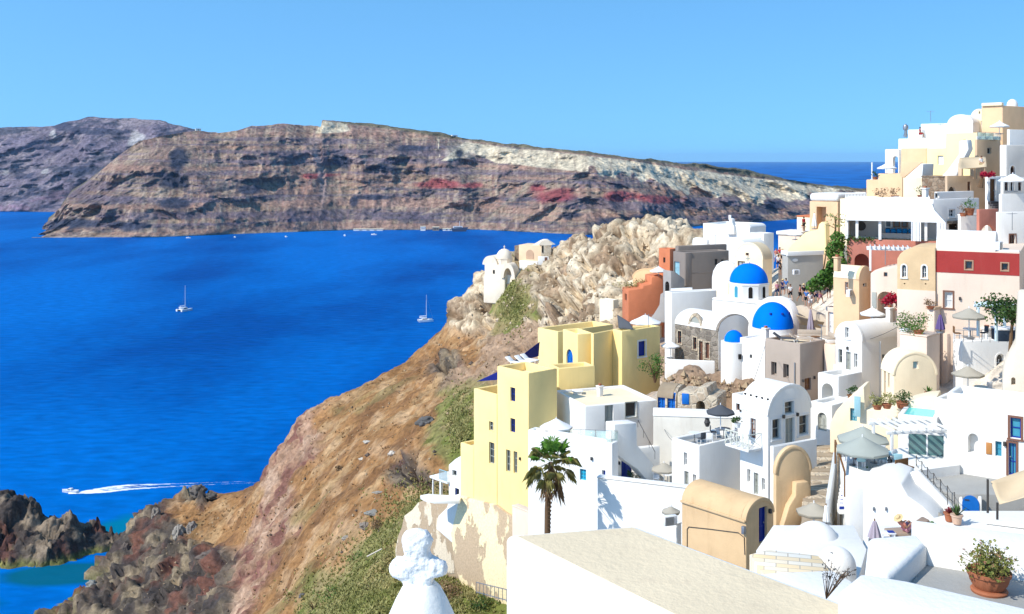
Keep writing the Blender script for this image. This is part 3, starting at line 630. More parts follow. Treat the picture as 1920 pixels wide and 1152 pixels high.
h.shape('L', [(1694, 336), (1727, 307), (1731, 308), (1729, 336)], .3, 2.4, WH, 'sloped_roof', .05); h.shape('L', [(1688, 330), (1689, 304), (1728, 305), (1694, 334)], .8, .4, PE, 'gable_wall', .05); h.done()
h = H('t13', 'retaining_wall', 'rough brown stone wall between the yellow houses and the planted ledge', 1776, 333, 374, 1728, W=3, th=42, Y=110, mat=STN, cat='wall'); h.cap(STN, .15); h.done()
h = H('t14', 'house', 'tan house with a low dark arch and a narrow door beside the white stair', 1776, 330, 375, 1772, 1824, th=24, Y=107, mat=TA); h.flat(.35); h.hole('R', 1778, 350, 1793, 372, 1.5, True); h.win('R', 1814, 341, 1820, 366, 'door', FB, WD); h.done()
h = H('t15', 'stair_wall', 'white diagonal stair wall climbing between the pale yellow houses', 1817, 283, 330, 1798, W=.8, th=40, Y=110, cat='stairs')
h.shape('L', [(1798, 265), (1813, 262), (1816, 280), (1800, 312), (1794, 330), (1774, 338), (1757, 358), (1746, 358), (1746, 351), (1776, 320), (1798, 290)], 0, 1.0); h.done()
h = H('t16', 'house', 'white house with a brown wooden door at the top of dark steps', 1852, 331, 400, 1849, 1890, th=25, Y=97); h.flat(.2); h.win('R', 1856, 336, 1867, 378, 'door', FB, WD, trim=WH)
for i in range(4): h.slab('step', 'R', 1852-i*2, 378+i*4, 1869+i*.5, 382.0+i*4, -.35*(i+1), -.35*i-.004, plain('dark_slate', (.06, .055, .06), .8))
h.done()
h = H('t17', 'house', 'white house at the right edge with three narrow brown windows under a parasol', 1881, 333, 372, 1878, 1960, th=25, Y=95, mat=stucco('off_white_limewash', (.70, .66, .60))); h.flat(.2, WH)
for x in (1884, 1895, 1909): h.win('R', x, 340, x+7, 358, frame=FB, bars=0)
h.done()
h = H('t18', 'terrace_wall', 'plain white terrace wall below the narrow brown windows', 1878, 364, 410, 1873, 1960, th=25, Y=92, cat='wall'); h.flat(.8, CRF); h.done()
h = H('ledge', 'wall', 'white ledge wall carrying the spiky potted palm', 1801, 405, 440, 1796, 1837, th=28, Y=92.6, cat='wall'); h.cap(WH, .12, .03, .04); h.done()
# ---- left end of the upper street, restaurant, pink terrace
h = H('m1', 'house', 'peach house with a white rounded roof at the left end of the upper street', 1571, 379, 440, 1518, W=5, th=48, Y=128, mat=PE); h.cap(WH, 1.0, .05, .4); h.hole('L', 1531, 388, 1549, 430, 1.4); h.done()
h = H('m2', 'house', 'small cream house with an orange roof edge against the blue water', 1519, 408, 445, 1494, W=4, th=48, Y=138, mat=CR); h.cap(OR, .2, .05, .06); h.done()
h = H('m3', 'house', 'cream wall under the white balustrade behind the restaurant', 1626, 374, 420, 1575, W=4, th=48, Y=122, mat=CR); h.flat(.1, WH); h.done()
h = H('pink', 'terrace_wall', 'faded pink terrace wall with a shadowed arch below the restaurant', 1764, 453, 520, 1588, W=9, th=68, Y=92, mat=PK, cat='wall'); h.flat(.12, CRF); h.hole('L', 1602, 476, 1629, 520, 1.6, True); h.done()
h = H('m5', 'house', 'bluish white house with a barred window and dark doorway right of the restaurant', 1750, 374, 450, 1744, 1836, th=30, Y=96); h.flat(.2); h.win('R', 1779, 393, 1790, 407, trim=FR, bars=1, hbars=1); h.win('R', 1779, 420, 1797, 446, 'door', DK, DK); h.slab('door_canopy', 'R', 1776, 414, 1801, 419, -.6, .02, DM); h.done()
h = H('m5b', 'house', 'white roof storey with one dark window behind the potted palm', 1757, 360, 380, 1752, 1826, th=30, Y=103); h.flat(.2, WH); h.win('R', 1755.5, 362, 1761, 372, bars=0, hbars=0); h.done()
h = H('m6', 'house', 'faded pink house front with a wide dark arch', 1836, 393, 455, 1831, 1872, th=25, Y=90, mat=PK); h.flat(.15, PK); h.hole('R', 1838, 422, 1867, 460, 2.0, True); h.done()
h = H('m7', 'house', 'plain white house with one red framed window at the right edge', 1872, 398, 480, 1869, 1960, th=14, Y=86); h.flat(.25); h.win('R', 1893, 440, 1904, 460, frame=FB, trim=FB, bars=1, hbars=0, tw=.08); h.done()
h = H('red', 'house', 'large house with a dark red band above a pinkish beige wall and white vaults', 1912, 474, 595, 1754, 1990, th=62, Y=78, mat=PB); h.walls = (MB().box(0, h.W, 0, h.D, 0, h.H), .05, PB)
a0, a1, z0, z1 = h.rect('L', 1754, 472, 1912, 514); h.slab('red_band', 'L', 1754, 473, 1911.6, 514, -.03, -.002, RD, 0)
for x0, y0, x1, y1 in ((1810, 490, 1823, 505), (1878, 494, 1890, 507)):
    h.win('L', x0, y0, x1, y1, frame=FB, bars=0, hbars=0); A, B, C_, D_ = h.rect('L', x0, y0, x1, y1); m = MB()
    for q in ((A-.09, A-.003, C_-.09, D_+.09), (B+.003, B+.09, C_-.09, D_+.09), (A-.002, B+.002, D_+.003, D_+.09), (A-.002, B+.002, C_-.09, C_-.003)): m.box(-.07, -.031, q[0], q[1], q[2], q[3])
    m.build('window_surround', stucco('stone_trim', (.42, .26, .17)), h.o)
    h.cuts.append(('L', A, B, C_, D_, .2, False))
h.cuts = [c for i, c in enumerate(h.cuts) if i % 2 == 0]
h.win('L', 1771, 548, 1786, 577, frame=FR, pane=LG, trim=FB, bars=0); h.win('L', 1848, 562, 1853, 580, frame=FB, bars=0, hbars=0, trim=FB, tw=.06)
bd = [o for o in KIDS(h.o) if o.name.startswith('red_band')][0]; redcuts = [c for c in h.cuts[:2]]; mcut = MB()
for c in redcuts: mcut.box(-.5, .5, c[1]-.002, c[2]+.002, c[3]-.002, c[4]+.002)
co = mcut.build('cutter', None, h.o, smooth=False); md = bd.modifiers.new('openings', 'BOOLEAN'); md.object = co; md.solver = 'EXACT'; CUTS.append((bd, co))
ya = h.pt('L', 1868, 474, 1.0)[0]; yb = h.pt('L', 1757, 472, 1.0)[0]
MB().prism(arcpts(.2, 3.6, h.H-.05, 1.45), ya, yb, 'y').build('roof', WH, h.o, .1, 2); MB().prism(arcpts(-.02, 2.2, h.H-.75, .85), 0.05, h.pt('L', 1868, 480)[0], 'y').build('lower_roof', WH, h.o, .06); h.done()
h = H('sandy', 'house', 'sandy yellow house front with a curved shoulder and two arched white windows', 1754.5, 470, 605, 1682, W=5, th=60, Y=80.5, mat=SA)
h.shape('L', [(1682, 486), (1687, 477), (1695, 470), (1706, 465.5), (1722, 463.5), (1754, 465), (1754, 668), (1682, 660)]); h.win('L', 1691, 497, 1699, 520, arch=True, trim=WH, tw=.1); h.win('L', 1729, 498, 1737, 521, arch=True, trim=WH, tw=.1)
h.slab('lower_facade', 'L', 1682.3, 544, 1754, 655, -.05, -.002, PB); h.hole('L', 1694.5, 531, 1697.5, 533.5, .3); h.hole('L', 1734, 531.5, 1737, 534, .3); h.done()
h = H('m10', 'house', 'peach house with a cream rounded roof and an air conditioner on its lit side', 1611, 524, 605, 1562, 1634, th=42, mat=PE); h.vault('y', rise=1.0, roof=CR); h.win('L', 1584, 529, 1590, 552, frame=FR, pane=FB, bars=0); h.win('R', 1618, 531, 1625, 538, frame=FR, pane=DK, bars=0, hbars=0); h.done()
ac_unit(1593, 556, h.Y+.3, 'white air conditioner hung on the peach house beside a slit window', .9)
h = H('m11', 'house', 'pinkish house with a deep arched porch behind the red bougainvillea', 1684, 500, 600, 1632, W=5, th=58, Y=87, mat=PB); h.shape('L', [(1632, 513), (1640, 507), (1660, 503.5), (1684, 498), (1684, 655), (1632, 650)]); h.hole('L', 1645, 547, 1675, 612, 1.8, True); h.win('L', 1657, 511, 1664, 519, bars=0, hbars=0, frame=FB); h.slab('shutter', 'L', 1634.5, 548, 1643.5, 578, -.06, -.004, FG); h.done()
h = H('m12', 'house', 'light grey shop building with a white cornice and a blank oval sign', 1477, 474, 550, 1466, 1544, th=22, Y=119, mat=stucco('shop_grey_limewash', (.40, .38, .34))); h.flat(.2, WH); h.slab('cornice', 'R', 1475, 471, 1544, 479, -.15, .1, WH, .04); h.slab('cornice', 'L', 1466, 470, 1477, 478, -.15, .1, WH, .04)
a, z = h.pt('R', 1490.5, 488); MB().lathe([(.001, 0), (.5, 0), (.5, .06), (.001, .06)], 20).build('sign', FR, h.o); s_ = KIDS(h.o)[-1]; s_.location = (a, 0, z); s_.rotation_euler = (math.pi/2, 0, 0); s_.scale = (.75, .35, 1); h.done()
ac_unit(1493, 515, 116, 'grey air conditioner under the oval sign', .3, .9)
h = H('m13', 'stair_wall', 'yellow curved stair wall sweeping up to a small rounded pillar', 1549, 430, 480, 1476, W=1.2, th=52, Y=121, mat=PY, cat='wall')
h.shape('L', [(1476, 478), (1476, 471), (1484, 459), (1496, 449), (1510, 436), (1533, 431), (1535, 421), (1541, 416), (1548, 420), (1549, 478)]); h.done()
h = H('m13b', 'house', 'pinkish stone-patched house with a white terrace slab by the water', 1500, 442, 490, 1459, W=4, th=52, Y=132, mat=PB); h.cap(WH, .45, .2, .1); h.done()
h = H('m26', 'terrace_wall', 'beige curved wall sheltering the lounge terrace by the domes', 1552, 600, 660, 1484, W=.7, th=45, Y=104, mat=stucco('beige_limewash', (.60, .52, .42)), cat='wall'); h.shape('L', [(1484, 655), (1485, 584), (1490, 575), (1498, 573), (1512, 577), (1538, 590), (1552, 602), (1552, 655)]); h.done()
h = H('m25', 'gatehouse', 'pinkish gate pillar block holding a white panelled door', 1572, 578, 650, 1548, 1582, th=40, Y=97, mat=PB, cat='gate'); h.flat(.1); h.win('L', 1553, 586, 1568, 633, 'door', FR, WPL, hbars=2); h.done()
# ---- middle: lookout side, grey and terracotta houses, churches
h = H('m15', 'house', 'large grey-brown house with two dark windows facing the alley', 1284, 474, 545, 1262, 1370, th=26, Y=142, mat=GR); h.flat(.2, GR); h.win('R', 1340, 486, 1345.5, 497, bars=0, hbars=0, frame=DM); h.win('R', 1352, 486, 1358, 497, bars=0, hbars=0, frame=FG)
h.slab('string_course', 'R', 1296, 510, 1369, 511.5, -.06, .02, GR); h.win('L', 1264, 491, 1274, 518, 'door', PT, PT, hbars=2); h.done(); h.slab('pilaster', 'R', 1284.4, 474, 1296, 545, -.12, -.003, GR)
h = H('m15b', 'house', 'grey-brown roof storey behind the grey house front', 1272, 462, 490, 1266, 1363, th=26, Y=145, mat=GR); h.flat(.15, GR); h.done()
h = H('m15c', 'house', 'low grey wing with a dark arched doorway below the terracotta tower', 1258, 512, 560, 1243, 1284, th=28, Y=139, mat=stucco('mid_grey_limewash', (.36, .33, .30))); h.shape('R', [(1258, 560), (1258, 508), (1266, 510), (1284, 524), (1284, 560)]); h.win('L', 1247, 528, 1255, 548, 'door', DK, DK, True); h.done()
h = H('m16', 'house', 'terracotta tower-like house with one slit window', 1256, 467, 520, 1235, 1272, th=38, Y=150, mat=OR); h.flat(.15, OR); h.win('L', 1243.5, 483, 1247.5, 493, bars=0, hbars=0, frame=FB); h.done()
h = H('m17', 'house', 'pale orange vaulted house under the terracotta tower', 1240, 526, 560, 1186, W=4, th=45, Y=151, mat=stucco('pale_orange_limewash', (.80, .50, .26))); h.vault('x', rise=1.4, roof=stucco('pale_orange_limewash', (1, 1, 1))); h.done()
h = H('m18', 'house', 'terracotta orange house with a stepped parapet on the cliff edge', 1178, 545, 605, 1169, 1244, th=6, Y=147, mat=OR); h.shape('R', [(1178, 610), (1178, 545), (1205, 541), (1206, 536), (1221, 533), (1222, 520), (1243, 517), (1244, 610)], 0, 4.0); h.win('L', 1171, 551, 1175, 564, bars=0, hbars=0, frame=FB); h.done()
h = H('m18b', 'house', 'little cream box house in front of the cave hollows', 1150, 563, 600, 1124, 1160, th=50, Y=166, mat=CR); h.flat(.1, WH); h.done()
h = H('m18c', 'house', 'grey stair annex curving down beside the terracotta house', 1244, 560, 605, 1212, 1248, th=50, Y=141, mat=stucco('mid_grey_limewash', (.36, .33, .30)));  h.shape('L', [(1211, 605), (1225, 590), (1236, 572), (1238, 552), (1247, 546), (1247, 605)], 0, 1.5); h.done()
h = H('m19', 'church', 'white church with a slim bell tower above the grey house', 1388, 422, 480, 1318, W=7, th=48, Y=165, cat='church'); h.flat(.3, WH); h.slab('shoulder', 'L', 1300, 446, 1330, 480, -.6, .5, WH, .5)
h.shape('L', [(1362, 440), (1363, 424), (1366, 418), (1367, 412), (1369, 409), (1373, 412), (1373, 418), (1376, 424), (1377, 440)], -.5, .9, WH, 'bell_tower'); a, z = h.pt('L', 1369.5, 409, 0); MB().box(-.25, .05, a-.2, a+.2, z-.3, z+.45).build('finial', WH, h.o, .05); h.done()
h = H('m19b', 'house', 'white rounded annex right of the bell tower', 1406, 428, 470, 1386, W=5, th=48, Y=163); h.vault('x', rise=.5, roof=WH, lip=0); h.done()
h = H('m20', 'house', 'white block house with a grey shaded side and a dark red notice square', 1432, 438, 480, 1406, 1451, th=38, Y=150); h.flat(.1, WH); h.slab('notice', 'L', 1421.5, 454, 1427, 460, -.06, -.003, plain('dark_red_panel', (.16, .01, .03))); h.slab('house_plaque', 'L', 1422, 446, 1427, 450, -.05, -.003, plain('pale_blue_panel', (.35, .50, .65))); h.done()
h = H('m22', 'house', 'white rounded house below the bell tower beside the cream church', 1398, 470, 530, 1366, W=5, th=45, Y=141); h.vault('x', rise=1.3, roof=WH, lip=0); h.done()
h = H('m21', 'church', 'cream barrel-roofed church with a plain cross on its gable', 1430, 487, 545, 1378, 1448, th=42, Y=131, mat=CR, cat='church'); h.vault('x', rise=1.9, roof=stucco('cream_roof', (.66, .56, .39))); h.win('L', 1398, 474.5, 1404, 479.5, bars=0, hbars=0, frame=FB); h.win('L', 1383, 490, 1397, 520, 'door', FB, FG)
a, z = h.pt('L', 1402.5, 487); MB().box(-.05, -.003, a-.05, a+.05, z-.45, z+.5).box(-.052, -.004, a-.28, a+.28, z+.1, z+.2).build('cross', FG, h.o); h.done()
# blue-domed church: drum and dome, vaulted nave, apse dome
h = H('nave', 'church', 'white church with two big bright blue domes and a grey stone side wall', 1347, 620, 700, 1265, 1404, th=38, Y=108, mat=STG, cat='church'); h.vault('y', rise=1.35, roof=WH, lip=.1)
for x0, y0, x1, y1 in ((1271, 621, 1278, 644), (1300, 633, 1306, 655)): h.win('L', x0, y0, x1, y1, frame=FB, trim=STP, bars=0)
h.win('L', 1311, 640, 1318, 680, 'door', FB, FB, trim=STP, tw=.18); h.win('L', 1323, 643, 1330, 672, frame=FB, pane=FB, trim=STP, bars=0)
pr = arcpts(.02, h.W-.02, h.H, h.rise-.02); MB().prism([(.02, 0)]+pr+[(h.W-.02, 0)], -.031, -.002, 'y').build('gable_wall', WH, h.o)
a = h.pt('L', 1303, 590)[0]; m = MB(); z = h.H-.3; m.prism(arcpts(a-1.0, a+1.0, z, 1.7)+arcpts(a-.75, a+.75, z, 1.35)[::-1], -.02, .3, 'x'); m.build('arch_ring', STP, h.o); MB().prism(arcpts(a-.76, a+.76, z, 1.34), .06, 1.6, 'x').build('arch_window', FG, h.o)
h.done(); nave = h
def to_local(h, v): return Matrix.Rotation(-h.th, 3, 'Z')@(Vector(v)-h.loc)
YD = 117.0; dc = P(1404, 529, YD); k = YD/F; lc = to_local(h, dc)
rd = 38*k; m = MB().lathe([(rd, -6), (rd, -.25), (rd*1.04, -.2), (rd*1.04, .0), (.01, .02)], 8, lc, math.radians(22), math.radians(382)); dr = m.build('drum', WH, h.o, .05)
MB().lathe([(rd*.93*math.cos(t), rd*.93*math.sin(t)*.98) for t in np.linspace(0, math.pi/2-.01, 14)], 40, lc+Vector((0, 0, .03))).build('dome', BD, h.o); MB().sphere(lc+Vector((0, 0, rd*.93+.05)), .16, 10, 6).build('finial', WH, h.o)
for px_, ang in ((1388.5, -1), (1418, 0), (1437, 1)):
    d0 = P(px_, 545, YD-rd*.9); ctr = Vector((dc.x, dc.y, 0)); d = Vector((d0.x, d0.y, 0))-ctr
    aa = [math.radians(22+45*i+22.5) + h.th for i in range(8)]; best = max(aa, key=lambda q: d.normalized().dot(Vector((math.cos(q), math.sin(q), 0))))
    n_ = Vector((math.cos(best), math.sin(best), 0)); pos = ctr+n_*(rd*math.cos(math.radians(22.5))); pos.z = P(px_, 557, YD).z
    wn = MB().prism([(-.32, 0), (-.32, 1.1)]+arcpts(-.32, .32, 1.1, .32, 10)+[(.32, 1.1), (.32, 0)], -.03, .02, 'y').build('window', FR, h.o); wn.location = to_local(h, pos); wn.rotation_euler = (0, 0, best+math.pi/2-h.th)
    pn = MB().prism([(-.22, .1), (-.22, 1.1)]+arcpts(-.22, .22, 1.1, .22, 10)+[(.22, 1.1), (.22, .1)], -.045, -.025, 'y').build('pane', DK if px_ > 1400 else TL, wn)
YA = 101.0; ac = P(1449, 613, YA); k = YA/F; la = to_local(h, ac); ra = 38*k
MB().lathe([(ra*1.0, -5), (ra*1.02, -.02), (.01, 0)], 32, la).build('apse', WH, h.o); MB().lathe([(ra*math.cos(t), ra*1.22*math.sin(t)) for t in np.linspace(0, math.pi/2-.01, 14)], 36, la+Vector((0, 0, .01))).build('apse_dome', BD, h.o)
for q in (-2.6, -1.9, -1.3): MB().box(-.09, .09, -.09, .09, -.09, .09).build('vent', DB, h.o, .02); v_ = KIDS(h.o)[-1]; v_.location = la+Vector((ra*.83*math.cos(q), ra*.83*math.sin(q), ra*.75))
h = H('apsewall', 'church_wall', 'white arched gable wall rising behind the lower blue dome', 1486, 612, 650, 1402, W=.8, th=25, Y=103.0, cat='wall'); pts = [(1402, 640), (1402, 615), (1405, 596), (1413, 578), (1425, 564), (1440, 557), (1455, 556), (1468, 560), (1479, 570), (1485, 585), (1487, 605), (1487, 640)]; h.shape('L', pts, 0, .8); h.done()
h = H('churchbase', 'house', 'plain white church outbuilding filling the space under the upper blue dome', 1440, 574, 625, 1335, W=5.5, th=48, Y=112.5); h.cap(WH, .3, .02, .2); h.done()
h = H('churchyard', 'terrace_wall', 'white churchyard wall below the grey house', 1259, 549, 605, 1246, 1346, th=22, Y=124, cat='wall'); h.flat(.8, WH); h.done()
h = H('cy2', 'house', 'pale yellow block left of the upper blue dome', 1366, 525, 570, 1343, 1372, th=38, Y=121, mat=CR); h.flat(.4); h.done()
h = H('apse22', 'chapel_apse', 'small white domed apse beside the grey house', 1370, 512, 540, 1345, W=3, th=40, Y=133, cat='chapel'); h.walls = (MB().lathe([(1.9, 0), (1.9, h.H-.8), (1.75, h.H), (1.3, h.H+.8), (.7, h.H+1.2), (.01, h.H+1.35)], 24, (1.2, 1.5, 0)), 0, WH); h.done()
c_ = P(1376, 640, 99); t = thing('chapel', 'slim round white chapel with a small blue dome', 'chapel', (c_.x, c_.y, c_.z-7)); rr = 24*99/F
MB().lathe([(rr, 0), (rr, 7), (.01, 7.02)], 28).build('walls', WH, t); MB().lathe([(rr*.74*math.cos(q), 7.02+rr*.85*math.sin(q)) for q in np.linspace(0, 1.56, 12)], 28).build('dome', BD, t)
MB().box(-.14, .14, -.1, .06, 5.9, 6.35).build('window', DK, t); KIDS(t)[-1].location = (rr*.25, -rr*.96, -.35)
h = H('wb', 'house', 'white block house with one tiny dark window beside the small blue dome', 1434, 640, 725, 1387, W=5, th=40, Y=96); h.flat(.15, WH); h.win('L', 1405.5, 665, 1410, 672, bars=0, hbars=0, frame=DK); h.done()
h = H('lw', 'garden_wall', 'low white garden wall in front of the stone church side', 1340, 678, 702, 1249, W=.4, th=78, Y=107, deep=1.5, cat='wall'); h.flat(.1, WH); h.done()
h = H('taupe', 'house', 'taupe house with two deep square windows and a furnished roof terrace', 1500, 645, 750, 1434, 1548, th=38, Y=89, mat=TP); h.flat(.35, CRF); h.win('L', 1446, 679, 1456, 704, frame=TP, bars=0, hbars=0, dep=.45); h.win('L', 1468.5, 683, 1479, 709, frame=TP, bars=0, hbars=0, dep=.45); h.win('R', 1509, 709, 1521, 732, 'door', FB, WD)
a, z = h.pt('L', 1491, 680); MB().tube([(-.08, a, z), (-.08, a, z-4)], .05).build('drainpipe', MT, h.o); h.done()
h = H('pink2', 'house', 'pinkish narrow house wall between the taupe house and the white gable', 1566, 648, 720, 1545, W=4, th=40, Y=90, mat=PB); h.flat(.1); h.done()
# ---- right middle
h = H('u2', 'house', 'white barrel-vaulted house with a lit gable and a long blue-grey shaded side', 1616, 640, 725, 1566, 1703, th=34, Y=84); h.vault('x', rise=1.3, roof=WH); h.win('L', 1585, 614, 1592, 634, trim=WH); h.win('L', 1572, 655, 1579, 681, bars=0, frame=FG); h.win('L', 1586, 660, 1595, 698, 'door', FG, FG); h.win('L', 1601, 663, 1608, 690, bars=1); h.win('R', 1654, 664, 1662, 674, bars=0, hbars=0); a, z = h.pt('R', 1650, 640)
MB().tube([(a, -.05, z), (a, -.05, z-4.5)], .05).build('drainpipe', WH, h.o); h.done()
h = H('u3', 'house', 'low white vault in shadow right of the long white house', 1708, 660, 720, 1698, 1732, th=34, Y=86); h.vault('y', rise=.9, roof=WH); h.done()
h = H('cream', 'house', 'rounded cream vaulted house with a small square window high in its gable', 1676, 703, 765, 1652, 1757, th=3, Y=76, mat=CR); h.vault('y', rise=1.55, roof=CR); h.win('R', 1712, 678, 1722, 692, bars=0, hbars=0, frame=FR, pane=PT); h.win('L', 1657, 694, 1661, 742, 'door', FB, FB); h.win('L', 1664.5, 700, 1668, 727, bars=0, frame=FB); h.done()
h = H('arch', 'house', 'white stair house with a round arched opening left of the long white house', 1572, 706, 770, 1533, 1617, th=36, Y=81.5); h.flat(.4, WH); h.hole('L', 1541, 719, 1562, 768, 1.3, True); h.done()
h = H('arch2', 'house', 'white wall with a small arched grey-green door beside the stair', 1560, 760, 830, 1519, W=3, th=40, Y=76); h.flat(.3, WH); h.win('L', 1533, 774, 1550, 808, 'door', FG, FG, True); h.done()
h = H('curve', 'terrace_wall', 'cream terrace wall with a curved stepped top and pale blue shutters', 1757, 748, 820, 1556, W=5, th=62, Y=69, mat=CR, cat='wall')
h.shape('L', [(1556, 850), (1556, 795), (1567, 772), (1580, 757), (1597, 741), (1614, 727), (1620, 726), (1622, 769), (1650, 768), (1680, 763), (1710, 752), (1735, 746), (1757, 744), (1757, 850)], 0, 2.2); h.win('L', 1594, 766, 1607, 790, frame=TL, pane=PT, hbars=2); h.done(); h.slab('shutter', 'L', 1604, 741, 1616, 779, -.5, -.42, PT)
h = H('pool', 'swimming_pool', 'small turquoise plunge pool set in a white box below the cream wall', 1757, 785, 818, 1684, W=3.2, th=62, Y=66.5, deep=2, cat='pool'); h.flat(.1, PW, .3); [setattr(o, 'name', 'water') for o in KIDS(h.o) if o.name.startswith('roof')]; h.done()
h = H('rw', 'house', 'white house in the right middle with an arched window and a doorway', 1804, 640, 752, 1786, 1910, th=14, Y=77); h.flat(.3, CRF); h.win('R', 1868, 664, 1883, 690, arch=True, frame=FR, trim=WH); h.win('R', 1865, 705, 1879, 738, 'door', FR, DK); h.slab('door_hood', 'R', 1850, 701, 1881, 704, -.3, .02, WH); h.done()
h = H('pink3', 'house', 'round-cornered pinkish house left of the taupe parasol', 1776, 626, 760, 1755, 1792, th=35, Y=80, mat=PB); h.flat(.3); h.done()
h = H('pbox', 'house', 'small pinkish box house with a few round vent holes', 1738, 655, 705, 1726, 1762, th=30, Y=82, mat=PB); h.flat(.1)
for i, j in ((1750, 662), (1755, 660), (1751, 668), (1757, 667)): h.hole('R', i, j, i+2, j+2, .3)
h.done()
h = H('edge', 'house', 'cream stuccoed house edge curving upward at the right border', 1960, 620, 760, 1880, W=4, th=66, Y=66, mat=stucco('warm_white_limewash', (.80, .70, .56))); h.shape('L', [(1880, 765), (1881, 712), (1886, 690), (1897, 668), (1906, 652), (1908, 600), (1911, 562), (1915, 556), (1930, 556), (1960, 556), (1960, 765)]); h.hole('L', 1896, 708, 1904, 722, .5, True); h.done()
h = H('bigw', 'house', 'big white house at the right edge with red framed blue windows', 1975, 760, 910, 1775, W=2.6, th=55, Y=58); h.flat(.4, WH); h.win('L', 1894, 784, 1914, 822, frame=DB, pane=TL, trim=FB, bars=0); h.win('L', 1866, 828, 1878, 856, frame=TL, pane=TL, bars=0); h.win('L', 1891, 831, 1905, 892, 'door', DB, TL, trim=FB); h.slab('shutter', 'L', 1849, 830, 1860, 852, -.06, -.004, plain('orange_wood', (.45, .20, .06))); h.hole('L', 1815, 813, 1834, 850, .5, True); h.done()
h = H('bigw2', 'house', 'white house wall behind the pergola with a thin dark slot', 1790, 752, 850, 1752, 1810, th=50, Y=66.5); h.flat(.4, CRF); h.win('L', 1778, 762, 1781, 790, bars=0, hbars=0, frame=FG); h.done()
h = H('plantwall', 'terrace_wall', 'pinkish terrace wall carrying the cactus pots', 1738, 633, 700, 1687, 1762, th=45, Y=76.2, mat=PB, cat='wall'); h.cap(PB, .12, .03, .04); h.done()
h = H('pillar', 'pillar', 'pinkish square pillar topped by a red brown plant', 1752, 581, 660, 1738, 1763, th=40, Y=79.8, mat=PB, cat='pillar'); h.cap(TA, .18, .08, .04); h.done()
# ---- yellow house and its white neighbours
h = H('ya', 'house', 'tall yellow house on the cliff edge with small blue and green windows', 991, 700, 965, 932, 1045, th=40, Y=94, mat=YE, deep=10); h.flat(.8, CRF)
h.win('L', 957, 727, 966, 753, frame=DB, pane=GLS, hbars=1); h.win('L', 957, 785, 966, 811, frame=DB, pane=GLS, hbars=1); h.win('L', 949, 844, 957, 885, frame=FG, hbars=2); h.win('L', 963, 847, 970, 888, frame=FG, hbars=2); h.done(); ya = h
yy_ = ya.loc.y + ya.pt('L', 931.5, 760)[0]*math.cos(ya.th)
h = H('yb', 'house', 'lower yellow wing on the left with a sunken roof terrace', 931.5, 740, 960, 888, W=5, th=40, Y=yy_, mat=YE, deep=10); h.flat(.9, CRF); h.win('L', 917, 791, 925, 808, frame=FG, hbars=1); h.win('L', 917, 830, 927, 870, frame=FG, hbars=2); h.win('L', 888.6, 900, 889.2, 902, bars=0, hbars=0); h.done()
h = H('yb2', 'house', 'lowest yellow wing stepping down to the balcony house', 888, 838, 960, 863, W=4, th=40, Y=h.loc.y+h.pt('L', 888, 850)[0]*math.cos(h.th), mat=YE, deep=10); h.flat(.4, CRF); h.done()
h = H('yc', 'house', 'yellow roof block at the back left above the blue canopy', 1046, 622, 705, 1008, 1150, th=38, Y=113, mat=YE); h.flat(.7, CRF); h.done()
h = H('yd', 'house', 'yellow stair turret with an arched bright blue door', 1083, 627, 745, 1055, 1114, th=22, Y=108, mat=YE); h.flat(.5, WH); h.win('L', 1062, 655, 1074, 686, 'door', BL, BL, True); h.done()
h = H('ye', 'house', 'yellow narrow wall in shade between the stair turret and the large block', 1113, 626, 745, 1108, 1152, th=46, Y=107.4, mat=YE); h.flat(.5, WH); h.done()
h = H('yf', 'house', 'large yellow block with one white framed blue window', 1166, 621, 740, 1148, 1238, th=37, Y=108.5, mat=YE); h.flat(.6, WH); h.win('R', 1197, 640, 1210, 668, frame=DB, pane=DB, trim=WH, bars=0, hbars=0, tw=.16); h.done()
h = H('yg', 'house', 'yellow terrace base joining the tall house to the stair turret', 1047, 691, 770, 1030, 1116, th=20, Y=100, mat=YE); h.flat(.7, CRF); h.done()
h = H('ph', 'house', 'white house with a small turquoise pool terrace below the yellow blocks', 1097, 762, 905, 1041, 1233, th=20, Y=93); h.flat(.25, CR); h.win('R', 1173, 755, 1193, 782, frame=FG, trim=FG, bars=0, hbars=0, tw=.08); h.win('R', 1134, 760, 1150, 812, 'door', FG, FG); h.done()
h = H('pw', 'house', 'tall white wall behind the palm tree with one cyan window', 1148, 832, 1000, 990, 1160, th=56, Y=79); h.flat(.3, CRF); h.win('L', 1087, 880, 1099, 901, frame=plain('cyan_paint', (.02, .42, .62)), pane=TL, bars=1, hbars=2); h.win('L', 1128.5, 882, 1135, 902, bars=0, hbars=0, frame=FR, pane=DB); h.win('L', 1006, 880, 1015, 905, frame=FG, pane=PT, hbars=2); h.done()
h = H('rec', 'house', 'white courtyard house with tall dark blue and teal doors', 1152, 845, 925, 1147, 1266, th=20, Y=83.5); h.flat(.3, WH); h.win('R', 1165, 864, 1186, 914, 'door', DB, DB, dep=.3); h.win('R', 1201, 870, 1216, 908, 'door', TL, TL, dep=.5); h.slab('pier', 'R', 1187, 855, 1199, 915, -.5, -.004, WH); h.done()
h = H('stair1', 'stair_wall', 'grey-white sloping stair wall beside the plunge pool', 1205, 850, 915, 1152, 1240, th=30, Y=82.0, cat='stairs'); h.shape('R', [(1152, 850), (1152, 796), (1194, 793), (1195, 835), (1226, 872), (1226, 915), (1195, 880)], 0, 1.2); h.done()
h = H('pwall', 'garden_wall', 'white garden wall catching the shadow of the palm', 1300, 918, 1010, 1120, W=.6, th=68, Y=70, cat='wall'); h.cap(WH, .12, .04, .06); h.done()
